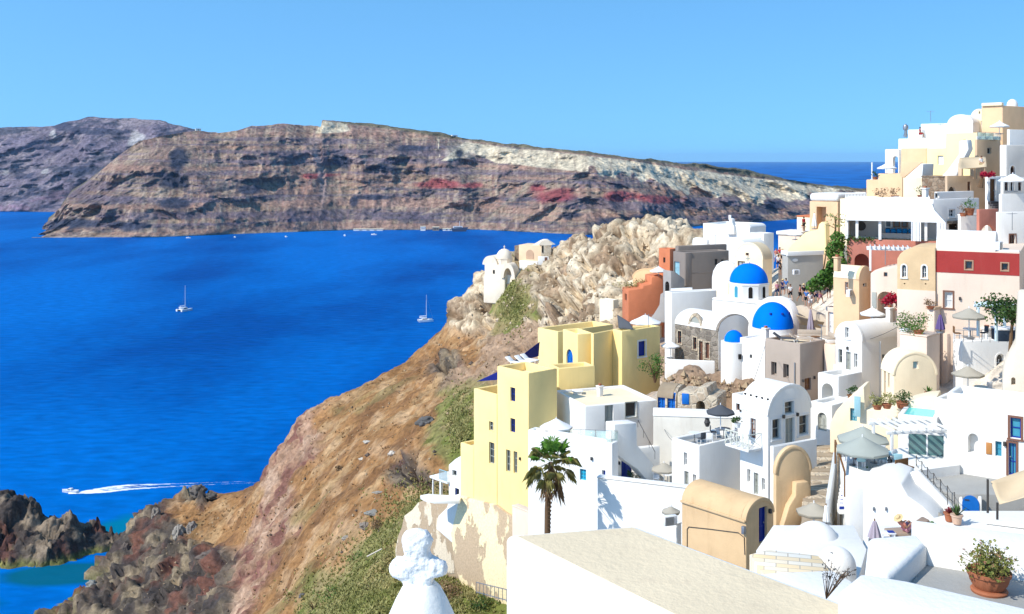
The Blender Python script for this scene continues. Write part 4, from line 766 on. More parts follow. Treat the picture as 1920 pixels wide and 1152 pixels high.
h = H('wb38', 'house', 'white block house with a grey roof terrace holding a dining table', 1311, 836, 930, 1259, 1396, th=36, Y=76); h.flat(.35, GF); h.win('L', 1282, 849, 1288, 873, hbars=1); h.win('L', 1283, 884, 1291, 919, 'door', FG, FG); h.win('L', 1299, 890, 1305, 910, hbars=1); h.done()
h = H('barrel', 'house', 'white barrel-vaulted house with grey framed windows and door in its gable', 1440, 779, 935, 1387, 1521, th=34, Y=71); h.vault('y', rise=1.75, roof=WH)
h.win('R', 1471, 753, 1488, 776, frame=FG, trim=FR, bars=0); h.win('R', 1448, 786, 1463, 823, frame=FG, trim=FR, bars=0); h.win('R', 1472, 784, 1489, 836, 'door', FG, FG, trim=FR); h.win('R', 1498, 779, 1515, 815, frame=FG, trim=FR, bars=0)
h.win('L', 1407, 785, 1417, 822, 'door', FB, LG); h.win('L', 1401, 880, 1407, 905, hbars=1); h.win('L', 1413, 887, 1422, 928, 'door', FG, FG); h.win('L', 1428, 897, 1434, 920, hbars=1)
for i in range(5): a = (.1+.2*i)*h.D; MB().tube([(h.W*.12, a, h.H+.9), (h.W*.05, a, h.H+1.0)], .07).build('vent', DK, h.o)
h.done()
h = H('bwall', 'terrace_wall', 'white curved terrace wall wrapping the front of the barrel house', 1450, 838, 940, 1444, 1532, th=30, Y=68, cat='wall'); h.flat(.8, WH, .3, .25); h.done()
h = H('och1', 'house', 'ochre plastered barrel-roofed store with a dark blue door', 1399, 977, 1060, 1278, 1451, th=40, Y=57, mat=OC); h.vault('y', rise=.9, roof=OC); h.win('R', 1423, 951, 1438, 1017, 'door', DB, DB, bars=1); h.slab('ledge', 'L', 1278, 956, 1399, 961, -.14, .02, OC, .04)
q = [h.pt('L', a, b) for a, b in ((1289, 1030), (1289, 992), (1292, 988), (1330, 992), (1385, 999), (1396, 1008), (1397, 1040))]; MB().tube([(-.03, a, b) for a, b in q], .022).build('cable', DM, h.o); h.slab('lamp', 'L', 1394, 986, 1399, 1001, -.2, -.004, MT); h.done()
h = H('och2', 'house', 'tall ochre rounded gable with a worn stepped buttress', 1455, 888, 990, 1449, 1521, th=18, Y=65, mat=SA); h.vault('y', rise=1.5, roof=OC); h.shape('R', [(1468, 990), (1480, 950), (1492, 930), (1493, 906), (1516, 903), (1521, 915), (1520, 990)], -.5, .49, SA, 'buttress'); h.done()
apply_cuts()
# ------------------------------------------------------------------ terraces, paths and the nearest roofs
def onz(px, py, z): Y = (CAMZ-z)*F/(py-EY); return Vector(((px-CX)/F*Y, Y, z))
def ong(px, py, y0=40, y1=330):
    ys = np.linspace(y0, y1, 400); u, v = (px-CX)/F, (py-EY)/F
    d = (CAMZ-v*ys)-ground(u*ys, ys); k = np.argmax(d < 0); k = k if d[k] < 0 else 399
    return Vector((u*ys[k], ys[k], float(CAMZ-v*ys[k])))
def floor(name, label, cat, pts, Y0, mat, t=.4, kind=None, bev=.03, part=None):
    z = P(pts[0][0], pts[0][1], Y0).z; q = [onz(a, b, z) for a, b in pts]; c = sum(q, Vector())/len(q)
    root = thing(name, label, cat, (c.x, c.y, z-t))
    m = MB(); n = len(q); m.add([(p.x-c.x, p.y-c.y, zz) for zz in (0, t) for p in q], [tuple(range(n))[::-1], tuple(range(n, 2*n))]+[(i, (i+1) % n, (i+1) % n+n, i+n) for i in range(n)])
    m.build(part or 'slab', mat, root, bev)
    if kind: root['kind'] = kind
    return root, z
def sheet(name, pts, Y0, mat, label, t=.5):
    r, z = floor(name, label, 'terrace floor', pts, Y0, mat, t); return z
ZT = {}
ZT['grey'] = sheet('terrace', [(1708, 876), (1760, 866), (1850, 872), (1985, 905), (1985, 931), (1840, 927), (1798, 927), (1745, 917)], 62, GF, 'smooth grey cement terrace with a chain railing along its edge', 3)
ZT['umb'] = sheet('terrace', [(1575, 858), (1690, 840), (1790, 840), (1800, 872), (1712, 884), (1700, 905), (1640, 915), (1592, 915)], 62, WH, 'white restaurant terrace under the two grey-green parasols', 4)
ZT['gate'] = sheet('terrace', [(1700, 985), (1800, 958), (1990, 958), (1990, 1045), (1740, 1045)], 53, WH, 'white terrace below the arched blue gate', 6)
ZT['lounge'] = sheet('terrace', [(1618, 1016), (1625, 985), (1745, 985), (1770, 1018), (1740, 1060), (1640, 1060)], 50, WH, 'white sunbathing terrace with brown mattresses', 6)
ZT['dome'] = sheet('terrace', [(1418, 1032), (1450, 985), (1600, 985), (1625, 1030), (1600, 1120), (1480, 1120)], 48, WH, 'white terrace between the ochre store and the sunbathing terrace', 6)
ZT['court'] = sheet('terrace', [(1140, 925), (1165, 905), (1262, 905), (1285, 922), (1280, 945), (1150, 945)], 80, WH, 'white courtyard floor before the dark blue door', 5)
def brick_mat():
    m, n, b = _mat('cream_paving'); t = n.nodes.new('ShaderNodeTexBrick'); tc = n.nodes.new('ShaderNodeTexCoord'); mp = n.nodes.new('ShaderNodeMapping'); mp.inputs['Rotation'].default_value = (0, 0, .25); n.links.new(tc.outputs['Object'], mp.inputs[0]); n.links.new(mp.outputs[0], t.inputs['Vector'])
    t.inputs['Color1'].default_value = (.84, .62, .34, 1); t.inputs['Color2'].default_value = (.82, .78, .68, 1); t.inputs['Mortar'].default_value = (.5, .42, .32, 1); t.inputs['Scale'].default_value = 1; t.inputs['Brick Width'].default_value = .95; t.inputs['Row Height'].default_value = .42; t.inputs['Mortar Size'].default_value = .025
    n.links.new(t.outputs['Color'], b.inputs['Base Color']); b.inputs['Roughness'].default_value = .9; _bump(n, b, t.outputs['Fac'], -.6, .05); return m
TILE = brick_mat()
sheet('terrace', [(1405, 1040), (1440, 1030), (1535, 1042), (1570, 1090), (1620, 1130), (1520, 1130), (1430, 1075)], 45, TILE, 'cream paved roof terrace beside the dried plant', 5)
PATH = stucco('worn_path', (.40, .32, .23), .3, (.22, .17, .12), .6)
sheet('terrace', [(1500, 985), (1515, 945), (1560, 945), (1566, 985)], 61, PATH, 'small brown landing at the foot of the stone steps', 5)
sheet('terrace', [(1782, 778), (1788, 744), (1905, 742), (1912, 778)], 73.5, WH, 'white terrace under the taupe parasol by the doorway', 4)
sheet('terrace', [(1690, 730), (1700, 690), (1790, 690), (1790, 745), (1740, 750)], 79, stucco('beige_limewash', (1, 1, 1)), 'pale ledge behind the rounded cream house', 4)
# stone steps climbing beside the ochre gable
st = thing('stone_stairs', 'worn stone steps climbing between the ochre gable and the white stair', 'stairs', P(1540, 955, 63))
for i in range(17):
    a = P(1541-2+i*.5, 955-i*7.2, 63+i*.62); b = a-Vector(st.location); wd = .95; MB().box(b.x-wd, b.x+wd, b.y-.05, b.y+.75, b.z-1.2, b.z).build('step', STP if i % 2 else PATH, st, .05)
# white stair with dark risers
st = thing('white_stairs', 'white stair with dark blue risers and a grey side wall below the parasols', 'stairs', P(1575, 955, 60))
for i in range(13):
    b = P(1577+i*.9, 948-i*7.0, 59.2+i*.36)-Vector(st.location)
    MB().box(b.x-.1, b.x+1.0, b.y, b.y+.42, b.z-.5, b.z).build('step', WH, st, .03); MB().box(b.x-.1, b.x+1.0, b.y-.012, b.y-.002, b.z-.21, b.z-.05).build('riser', DB, st, .0, smooth=False)
q = [P(1552, 955, 59.3), P(1566, 865, 63.5)]; m = MB(); q = [v-Vector(st.location) for v in q]
m.add([(v.x+d, v.y, v.z+h_) for d in (-.12, .12) for v in q for h_ in (-2.5, .55)], [(0,2,3,1), (4,5,7,6), (1,3,7,5), (0,4,6,2), (0,1,5,4), (2,6,7,3)]).build('side_wall', LG, st, .04)
h = H('n2', 'terrace_wall', 'curving white retaining wall with two small slits below the big vase', 1752, 975, 1025, 1585, W=3.5, th=60, Y=54.5, cat='wall')
h.shape('L', [(1584, 1035), (1587, 995), (1593, 975), (1602, 950), (1610, 938), (1611, 906), (1635, 900), (1662, 897), (1690, 908), (1702, 930), (1730, 950), (1756, 976), (1756, 1035)]); h.done(); h.slab('lamp', 'L', 1637, 950, 1640, 957, -.13, -.004, MT); h.slab('lamp', 'L', 1660, 950, 1663, 957, -.13, -.004, MT)
h = H('n4', 'terrace_wall', 'sloping white parapet descending along the grey terrace to the flowerpots', 1786, 950, 990, 1700, W=1.2, th=50, Y=56, cat='wall'); h.shape('L', [(1697, 925), (1700, 893), (1708, 885), (1722, 886), (1790, 958), (1790, 990), (1755, 985)], 0, .4); h.done()
q_ = [P(1694, 914, 58.3), P(1707, 914, 58.6), P(1768, 966, 55.2), P(1752, 976, 54.6)]; rt = thing('ramp', 'narrow beige ramp beside the sloping white parapet', 'ramp', q_[0]); MB().add([tuple(v-q_[0]+Vector((0, 0, d))) for d in (-.6, 0) for v in q_], [(3,2,1,0), (4,5,6,7)]+[(i, (i+1) % 4, (i+1) % 4+4, i+4) for i in range(4)]).build('surface', CT, rt, .02)
h = H('gate', 'gate', 'arched bright blue gate between two white posts', 1840, 932, 962, 1799, W=.35, th=66, Y=56.5, cat='gate', deep=.3); h.shape('L', [(1798, 963), (1798, 934), (1802, 932), (1805, 934), (1806, 941), (1833, 941), (1834, 934), (1838, 933), (1841, 935), (1841, 963)]); h.done(); 
a0, a1, z0, z1 = h.rect('L', 1804, 929, 1836, 960); MB().prism([(a0, z0)]+arcpts(a0, a1, z1-.45, .45)+[(a1, z0)], -.06, -.01, 'x').build('gate_leaf', BL, h.o); MB().box(-.09, -.062, a1-.35, a1-.12, z0+.6, z0+.66).build('latch', DM, h.o)
h = H('n6', 'terrace_wall', 'low white wall below the tan shade sail', 1985, 1000, 1030, 1850, W=.5, th=66, Y=48, cat='wall'); h.cap(WH, .1); h.done()
h = H('n7', 'house', 'white wall with a tiny barred window beside the white stair', 1604, 915, 1000, 1590, 1612, th=40, Y=58.5); h.flat(.2, WH); h.win('L', 1592, 917, 1601, 934, bars=2, hbars=2, frame=DM); h.done()
for px_, py_, r_, nm in ((1530, 1026, 46, 'smooth white dome beside the cream paved roof'), (1568, 1062, 36, 'creamy white dome behind the dried plant')):
    Yd = 50 if px_ < 1550 else 45; c = P(px_, py_, Yd); k = Yd/F*r_; t = thing('roof_dome', nm, 'dome', c-Vector((0, 0, 2)))
    MB().lathe([(k, 0), (k, 2)]+[(k*math.cos(q), 2+k*1.02*math.sin(q)) for q in np.linspace(.1, 1.56, 14)], 36).build('shell', WH, t)
# rubble ground shows between the houses; small shed with blue doors dug into it
h = H('shed', 'shed', 'cave shed with two blue doors under a weathered stone vault', 1268, 748, 782, 1231, W=3, th=62, Y=91, cat='shed', mat=STP, deep=3); h.vault('y', rise=.9, roof=stucco('weathered_vault', (.40, .31, .21), .3, (.2, .15, .1), .6), lip=0); h.win('L', 1233, 741, 1247, 776, 'door', BL, BL); h.win('L', 1251, 737, 1266, 776, 'door', BL, BL); h.done()
h = H('ruin', 'house', 'ruined pale stone house wall with one bright blue shutter and a dark cave mouth', 1345, 735, 800, 1270, W=3, th=64, Y=88, mat=STP, deep=4); h.shape('L', [(1270, 800), (1270, 736), (1300, 738), (1305, 730), (1325, 727), (1328, 742), (1345, 745), (1345, 800)]); h.hole('L', 1305, 752, 1322, 775, 1.6, True); h.done(); h.slab('shutter', 'L', 1279, 738, 1292, 758, -.08, -.004, BL)
h = H('rw2', 'terrace_wall', 'pale rough terrace wall behind the dining terrace', 1385, 786, 850, 1225, W=2.5, th=82, Y=84, mat=stucco('rough_white', (.70, .66, .58), .15, (.45, .38, .3), .4), cat='wall'); h.cap(WH, .12, .03, .05); h.done()
# ---- nearest roofs at the bottom of the picture
def block(name, label, cat, pts, z, dz, mat, bev=.1, top=None, inset=.14):
    c = Vector((sum(p[0] for p in pts)/len(pts), sum(p[1] for p in pts)/len(pts), z-dz)); root = thing(name, label, cat, c); n = len(pts)
    m = MB().add([(p[0]-c.x, p[1]-c.y, zz) for zz in (0, dz) for p in pts], [tuple(range(n))[::-1], tuple(range(n, 2*n))]+[(i, (i+1) % n, (i+1) % n+n, i+n) for i in range(n)]); m.build('walls', mat, root, bev, 3)
    if top:
        q = []
        for i in range(n):
            p0, p1, p2 = (Vector((pts[(i+j) % n][0], pts[(i+j) % n][1])) for j in (-1, 0, 1)); a = (p1-p0).normalized(); b = (p2-p1).normalized(); na = Vector((-a.y, a.x)); nb = Vector((-b.y, b.x)); q.append(p1+(na+nb)*(inset/(1+na.dot(nb))))
        MB().add([(p.x-c.x, p.y-c.y, zz) for zz in (dz-.05, dz+.006) for p in q], [tuple(range(n))[::-1], tuple(range(n, 2*n))]+[(i, (i+1) % n, (i+1) % n+n, i+n) for i in range(n)]).build('roof', top, root)
    return root
CRT = stucco('speckled_cream_roof', (.72, .595, .41), .10, (.55, .44, .31), .5, .5)
block('house', 'nearest white house with a wide cream cement roof at the bottom edge', 'house', [(-.12, 17.05), (5.6, 9), (8.9, 9), (2.01, 17.5)], 104, 9, WH, .10, CRT, .12)
block('house', 'nearest white roof block filling the bottom right corner', 'house', [(onz(a, b, 104.4).x, onz(a, b, 104.4).y) for a, b in ((1568, 1108), (1646, 1154), (1830, 1262), (2080, 1262), (2080, 1165), (1925, 1138), (1703, 1087), (1612, 1072))], 104.4, 7, WH, .10)
block('parapet', 'short white parapet with a shaded side left of the flowering pot', 'wall', [(5.12, 14.5), (6.13, 15.77), (6.15, 16.2), (5.36, 16.05), (4.86, 14.7)], 104.32, 6, WH, .09)
block('parapet', 'low white parapet behind the flowering pot', 'wall', [(6.13, 15.77), (7.28, 15.17), (9.2, 14.2), (9.6, 15.2), (6.2, 16.6)], 104.40, 6, WH, .06)
block('roof_terrace', 'grey cement roof floor under the flowering pot', 'roof', [(4.6, 13.6), (8.6, 11.9), (9.3, 14.3), (6.2, 15.9)], 104.0, .4, GF, .01)
block('house', 'white house wall left of the dried plant behind the cream roof', 'house', [(onz(a, b, 101).x, onz(a, b, 101).y) for a, b in ((1420, 1075), (1530, 1180), (1640, 1180), (1600, 1090), (1560, 1068))], 101, 6, WH, .08)
# dome with lumpy cross, bottom centre
Yc = 13.0; c = P(790, 1092, Yc); t = thing('chapel_dome', 'white plastered dome topped by a lumpy whitewashed cross', 'dome', c-Vector((0, 0, 3)))
MB().lathe([(.001, 3.01), (.17, 3.0), (.24, 2.93), (.32, 2.78), (.40, 2.6), (.50, 2.3), (.60, 1.9), (.70, 1.3), (.74, .6), (.74, -6)], 40).build('dome', stucco('spotted_limewash', (.82, .80, .75), .06, (.55, .45, .30), .55), t)
def skin_mesh(name, verts, edges, rad, sub=2, root=0):
    me = bpy.data.meshes.new(name); me.from_pydata(verts, edges, []); o = bpy.data.objects.new(name, me); COL.objects.link(o)
    o.modifiers.new('skin', 'SKIN'); sd = o.modifiers.new('sub', 'SUBSURF'); sd.levels = sd.render_levels = sub
    for i, r in enumerate(rad):
        sv = me.skin_vertices[0].data[i]; sv.radius = (r, r) if not hasattr(r, '__len__') else r; sv.use_root = (i == root)
    dg = bpy.context.evaluated_depsgraph_get(); out = bpy.data.meshes.new_from_object(o.evaluated_get(dg)); bpy.data.objects.remove(o); bpy.data.meshes.remove(me)
    out.name = name; out.polygons.foreach_set('use_smooth', [True]*len(out.polygons)); return out
me0 = None
if 0: skin_mesh('cross', [(0,0,-.12), (0,0,.05), (0,0,.20), (0,0,.36), (-.03,0,.54), (-.18,0,.17), (-.32,0,.15), (.15,0,.21), (.29,0,.22)], [(0,1),(1,2),(2,3),(3,4),(2,5),(5,6),(2,7),(7,8)], [.20, .17, .17, .155, .165, .165, .185, .15, .165], 3)
cm = MB(); [cm.sphere(c_, 1, 24, 14, q_) for c_, q_ in (((-.02, 0, .50), (.205, .12, .14)), ((-.21, 0, .14), (.17, .125, .145)), ((.2, 0, .17), (.155, .115, .115)))]; [cm.box(*q_) for q_ in ((-.17, .13, -.105, .105, .24, .54), (-.30, .29, -.105, .105, .06, .26), (-.18, .17, -.12, .12, -.14, .1), (-.12, .1, -.1, .1, .5, .615), (.2, .34, -.1, .1, .09, .25))]
co_ = cm.build('cross_tmp', None); md = co_.modifiers.new('r', 'REMESH'); md.mode = 'VOXEL'; md.voxel_size = .02; md2 = co_.modifiers.new('s', 'SMOOTH'); md2.iterations = 40; me = bpy.data.meshes.new_from_object(co_.evaluated_get(bpy.context.evaluated_depsgraph_get())); bpy.data.objects.remove(co_); me.name = 'cross'
me.polygons.foreach_set('use_smooth', [True]*len(me.polygons))
for v in me.vertices:
    p = v.co.copy(); v.co = p + v.normal*(mn.fractal(p*6, .8, 2.1, 4)*.022 + mn.fractal(p*26, .8, 2.1, 3)*.005)
cr = bpy.data.objects.new('cross', me); COL.objects.link(cr); cr.parent = t; cr.location = (-.03, 0, 3.02); cr.rotation_euler = (0, 0, -.12); me.materials.append(stucco('rough_limewash', (.82, .81, .79), .10, amount=.3, bump=.9))
# peeling plaster base of the yellow house, rock walls on the left edge of the village
def peeled(name, a, b_, scale, thr):
    m, n, b = _mat(name); t1 = _noise(n, scale, 6, .6, stretch=(1, 1, .55)); t2 = _noise(n, 6, 4)
    f = _ramp(n, t1.outputs[0], [(thr-.012, 0), (thr+.012, 1)]); col = _mix(n, a, b_, f.outputs[0]); col = _mix(n, col, _ramp(n, t2.outputs[0], [(.3, .8), (.7, 1.1)]).outputs[0], 1, 'MULTIPLY')
    n.links.new(col, b.inputs['Base Color']); b.inputs['Roughness'].default_value = .95; b.inputs['Specular IOR Level'].default_value = .1; _bump(n, b, f.outputs[0], .8, .06); return m
PEEL = peeled('peeling_plaster', (.50, .37, .24), (.84, .69, .42), .33, .50); PEELW = peeled('peeling_rock_wall', (.44, .33, .22), (.72, .60, .44), .5, .56)
ya_ = B_['ya']; ya_.shape('L', [(845, 1000), (862, 930), (890, 938), (930, 948), (945, 960), (968, 974), (992, 978), (992, 1170), (900, 1170), (868, 1110), (852, 1060)], -.3, .9, PEEL, 'plaster_base')
YP = ya_.loc.y+ya_.pt('L', 864, 950)[0]*math.cos(ya_.th)
h = H('peel2', 'retaining_wall', 'weathered rock wall with a whitewashed wedge under the white balcony house', 866, 945, 1060, 742, W=1.2, th=48, Y=YP+.1, mat=PEELW, cat='wall', deep=2); h.shape('L', [(742, 1075), (741, 1030), (746, 1005), (753, 988), (757, 968), (772, 957), (783, 943), (800, 936), (820, 933), (866, 936), (866, 1120), (800, 1100)]); h.shape('L', [(818, 992), (822, 968), (838, 952), (843, 931), (864, 926), (866, 960), (852, 1022)], -.12, .115, WH, 'whitewashed_wedge'); h.done()
h = H('pinkblk', 'house', 'small pinkish plaster block at the corner of the peeling wall', 1000, 965, 1010, 960, 1012, th=40, Y=86, mat=stucco('pale_pink_limewash', (.76, .62, .48)), deep=3); h.cap(stucco('pale_pink_limewash', (1,1,1)), .1, .02, .03); h.done()
h = H('balc', 'house', 'small white house with a railed balcony left of the yellow house', 864, 862, 960, 841, W=3, th=42, Y=YP+.3, deep=4); h.shape('L', [(841, 965), (841, 872), (852, 862), (864, 855), (866, 965)], 0, .6); h.win('L', 848, 882, 856, 893, frame=FG, bars=0, hbars=0); h.win('L', 853, 916, 861, 932, frame=DB, bars=0, hbars=0)
h.slab('balcony_slab', 'L', 810, 897, 843, 901, -.3, 2.0, WH); m = MB(); a0, a1, z0, z1 = h.rect('L', 828, 882, 842, 904)
for i in range(9): m.box(-.3, -.26, a0+(a1-a0)*i/8-.015, a0+(a1-a0)*i/8+.015, z0, z1)
m.box(-.32, -.24, a0, a1, z1, z1+.05); m.build('balcony_railing', PT, h.o); a, z = h.pt('L', 815, 899); MB().box(-.25, -.13, a-.06, a+.06, z-1.7, z).build('post', WH, h.o); a, z = h.pt('L', 829, 899); MB().box(-.25, 0, a-.1, a+.1, z-1.9, z).build('pillar', WH, h.o); h.done()
sheet('terrace', [(788, 929), (803, 926), (846, 929), (864, 932), (862, 938), (815, 938), (797, 934)], YP-.2, WH, 'white terrace ledge under the balcony at the village edge', .35)
# ---- headland: domed chapel and peach ruin
YH = 259.0
t = thing('chapel', 'small pale chapel with a white dome on the headland point', 'chapel', P(935, 535, YH)); k = YH/F
def hb(px0, px1, py0, py1, d0, d1, name, mat, par, bev=.2):
    a, b = P(px0, py1, YH)-Vector(par.location), P(px1, py0, YH)-Vector(par.location); return MB().box(a.x, b.x, d0, d1, a.z, b.z).build(name, mat, par, bev)
CH = stucco('chapel_limewash', (.86, .74, .58), .12, (.5, .4, .32), .4)
hb(905, 950, 497, 560, 0, 6, 'nave', CH, t); hb(904, 950, 520, 570, -.5, 5, 'base', CH, t, .4); hb(948, 975, 515, 560, .5, 5, 'annex', CH, t); hb(950, 972, 532, 550, .2, .48, 'stone_front', STN, t, 0)
c = P(937, 487, YH)-Vector(t.location)+Vector((0, 2.6, 0)); MB().lathe([(2.05, -3), (2.05, 0), (2.2, .02), (2.2, .15), (.01, .16)], 8, c).build('drum', CH, t)
MB().lathe([(2.0*math.cos(q), .16+2.3*math.sin(q)) for q in np.linspace(0, 1.56, 12)], 24, c).build('dome', CH, t); MB().box(-.06, .06, -.06, .06, 0, .9).box(-.25, .25, -.05, .05, .45, .57).build('cross', CH, t); KIDS(t)[-1].location = c+Vector((0, 0, 2.4))
a = P(957, 520, YH)-Vector(t.location); MB().prism(arcpts(-1.9, 1.9, 0, 3.6)+arcpts(-1.1, 1.1, 0, 2.4)[::-1], -.9, 2, 'y').build('arch', CH, t); KIDS(t)[-1].location = a; MB().box(-.25, .25, -.05, .1, 0, .9).build('window', DK, t); KIDS(t)[-1].location = P(925, 514, YH)-Vector(t.location)
MB().prism(arcpts(-2, 2, 0, 2.2), 0, 5, 'y').build('apse', CH, t); KIDS(t)[-1].location = P(915, 498, YH)-Vector(t.location)+Vector((0, .3, 0))
t.rotation_euler.z = -.45
t = thing('house', 'peach house with a round blind arch beside the headland chapel', 'house', P(1000, 520, YH)); PO = stucco('pale_orange_limewash', (1,1,1))
hb(967, 1014, 461, 505, 1, 7, 'walls', stucco('chapel_peach', (.80, .58, .38), .1), t, .1); hb(957, 967, 463, 492, 1.4, 6, 'stone_wing', STN, t, .1); hb(972, 1009, 490, 512, -.2, .98, 'terrace_wall', WH, t, .1)
MB().prism(arcpts(-1.0, 1.0, 0, 1.1)+[(1.0, -1.1), (-1.0, -1.1)], .9, .99, 'y').build('blind_arch', stucco('blind_arch', (.55, .36, .24)), t); KIDS(t)[-1].location = P(990, 478, YH)-Vector(t.location)
MB().prism([(-2.2, 0), (0, 1.3), (2.2, 0)], 1.5, 6, 'y').build('roof', CH, t); KIDS(t)[-1].location = P(1010, 461, YH)-Vector(t.location)
t.rotation_euler.z = -.4
t = thing('house', 'white-fronted stone house right of the peach headland house', 'house', P(1025, 505, YH-2)); YH = 257.0
hb(1015, 1034, 460, 500, 0, 5, 'walls', STP, t, .1); hb(1009, 1032, 481, 497, -.8, -.01, 'front_wall', WH, t, .05); hb(1021, 1026, 482, 492, -.85, -.81, 'door', FB, t, 0); hb(1016, 1018.5, 461, 474, -.1, -.005, 'window', DK, t, 0); MB().prism(arcpts(-1.6, 1.6, 0, 1.2), 0, 4, 'y').build('roof', CH, t); KIDS(t)[-1].location = P(1023, 460, YH)-Vector(t.location)
# lookout rock wall and its dark cleft
t = thing('lookout_wall', 'dark ruined castle wall standing on the lookout rock', 'ruin', P(1265, 462, 228)); YH = 228.0; a = Vector(t.location)
hb(1249, 1281, 424, 465, 0, 6, 'walls', masonry('dark_stonework', (.05, .035, .035), (.12, .09, .07), (.06, .05, .05), .8), t, .5); hb(1246, 1278, 421.5, 427, -.4, 6.5, 'capstones', STP, t, .35); hb(1205, 1248, 428, 448, .5, 6, 'pale_wall', STP, t, .8)

apply_cuts()
# ------------------------------------------------------------------ parasols
def parasol(px, py, wpx, pyb, Y, mat, label, n=8, drop=.24, group='open parasols', tilt=0):
    a = P(px, py, Y); b = P(px, pyb, Y); r = wpx/2*Y/F; hgt = a.z-b.z; t = thing('parasol', label, 'parasol', b, random.uniform(0, .6), group)
    m = MB(); ring = lambda rr, z: [(rr*math.cos(2*math.pi*i/n), rr*math.sin(2*math.pi*i/n), z) for i in range(n)]
    zt = hgt; hh = r*2*drop; vs = ring(.12, zt-.03)+ring(r*.5, zt-hh*.52)+ring(r, zt-hh)+ring(r*1.0, zt-hh-.14); vs = [(0, 0, zt)]+vs
    fs = [(0, 1+i, 1+(i+1) % n) for i in range(n)]+[(1+k*n+i, 1+(k+1)*n+i, 1+(k+1)*n+(i+1) % n, 1+k*n+(i+1) % n) for k in range(3) for i in range(n)]
    o = m.add(vs, fs).build('canopy', mat, t); o.modifiers.new('thickness', 'SOLIDIFY').thickness = .015
    MB().tube([(0, 0, 0), (0, 0, zt+.12)], .035, 8).build('pole', WPL, t); m = MB()
    for i in range(n): m.beam((0, 0, zt-.25), ((r-.1)*math.cos(2*math.pi*i/n), (r-.1)*math.sin(2*math.pi*i/n), zt-hh-.04), .025)
    m.build('ribs', WD, t); MB().box(-.3, .3, -.3, .3, 0, .08).build('foot', MT, t, .02); return t
def closed(px, py, pyb, wpx, Y, mat, label):
    a = P(px, py, Y); b = P(px, pyb, Y); hg = a.z-b.z; r = wpx/2*Y/F; t = thing('folded_parasol', label, 'parasol', b, 0, 'folded parasols')
    m = MB(); n = 16; prof = [(.03, hg), (.09, hg*.97), (r*.55, hg*.7), (r*.85, hg*.4), (r, hg*.2), (r*.9, hg*.18)]; vs = []
    for R, z in prof:
        for k in range(n): q = R*(1 if k % 2 else .72); vs.append((q*math.cos(2*math.pi*k/n), q*math.sin(2*math.pi*k/n), z))
    m.add(vs, [(i*n+k, i*n+(k+1) % n, (i+1)*n+(k+1) % n, (i+1)*n+k) for i in range(len(prof)-1) for k in range(n)]).build('canopy', mat, t)
    MB().tube([(0, 0, 0), (0, 0, hg+.1)], .03, 6).build('pole', WD, t); MB().lathe([(.001, .1), (.28, .1), (.28, 0), (.001, 0)], 12).build('foot', MT, t)
parasol(1618, 800, 96, 870, 63.5, CG, 'rear of the two grey-green restaurant parasols'); parasol(1617, 819, 100, 882, 60, CG, 'nearer of the two grey-green restaurant parasols in front of its twin')
parasol(1815, 687, 58, 742, 72, CT, 'taupe parasol casting a shadow on the white house wall'); parasol(1817, 578, 62, 634, 73, CT, 'taupe parasol before the pinkish wall under the red band'); parasol(1351, 759, 54, 806, 74.5, CD, 'charcoal parasol over the grey dining terrace')
parasol(1245, 868, 48, 905, 80, CT, 'taupe parasol in the courtyard beside the teal door'); parasol(1258, 950, 34, 978, 66, CT, 'small taupe parasol behind the ochre store'); parasol(1526, 943, 66, 985, 60, CT, 'taupe parasol at the foot of the stone steps')
parasol(1043, 785, 62, 828, 84, CW, 'white parasol beside the plunge pool under the yellow house'); parasol(1636, 577, 46, 605, 88, CW, 'white parasol in front of the arched porch'); parasol(1874, 228, 36, 252, 111, CW, 'white parasol on the balcony of the tan house near the top')
parasol(1663, 306, 38, 327, 120, CW, 'white parasol on the peach roof terrace above the sea'); parasol(1899, 326, 52, 360, 93, CW, 'white parasol before the three narrow brown windows'); parasol(1235, 500, 34, 522, 148, CW, 'white parasol by the pale orange vault')
parasol(1212, 421, 22, 438, 232, CW, 'white parasol up on the lookout rock'); parasol(1210, 590, 60, 625, 120, CW, 'white parasol behind the large yellow block')
parasol(1257, 640, 36, 672, 112, CW, 'small white parasol beside the grey stone church wall'); parasol(1492, 432, 30, 450, 130, CW, 'white parasol on the terrace by the alley and the sea')
closed(1520, 580, 628, 14, 99, CL, 'lilac grey folded parasol on the lounge terrace'); closed(1763, 590, 624, 18, 76, CP, 'purple folded parasol against the pinkish wall'); closed(1640, 977, 1016, 26, 48.5, CL, 'lilac grey folded parasol on the sunbathing terrace'); closed(1527, 400, 430, 10, 128, CW, 'cream folded parasol by the peach upper-street house'); closed(1549, 948, 985, 13, 58, CW, 'white folded parasol beside the taupe one at the steps')
# ------------------------------------------------------------------ plants
LG1 = foliage('bright_leaves', (.035, .10, .012), (.10, .20, .03)); LG2 = foliage('olive_leaves', (.19, .19, .055), (.34, .31, .11)); LG3 = foliage('dark_leaves', (.02, .055, .012), (.06, .11, .02)); LRD = foliage('bougainvillea_flowers', (.30, .005, .02), (.45, .015, .05)); LBR = foliage('dry_leaves', (.16, .09, .045), (.30, .20, .10)); BK = plain('bark', (.15, .09, .05), .9, .1, .4, 6)
def blobpts(n, c, r, clumps=7, sq=(1,1,1)):
    cs = []
    for _ in range(clumps):
        d = Vector((random.gauss(0,1), random.gauss(0,1), random.gauss(0,1))).normalized()*random.uniform(.3, .8); cs.append(d)
    out = []
    for _ in range(n):
        k = random.choice(cs); d = Vector((random.gauss(0,1), random.gauss(0,1), random.gauss(0,1))).normalized()*(random.random()**.4)*.42; p = k+d
        out.append((c[0]+p.x*r*sq[0], c[1]+p.y*r*sq[1], c[2]+p.z*r*sq[2]))
    return out
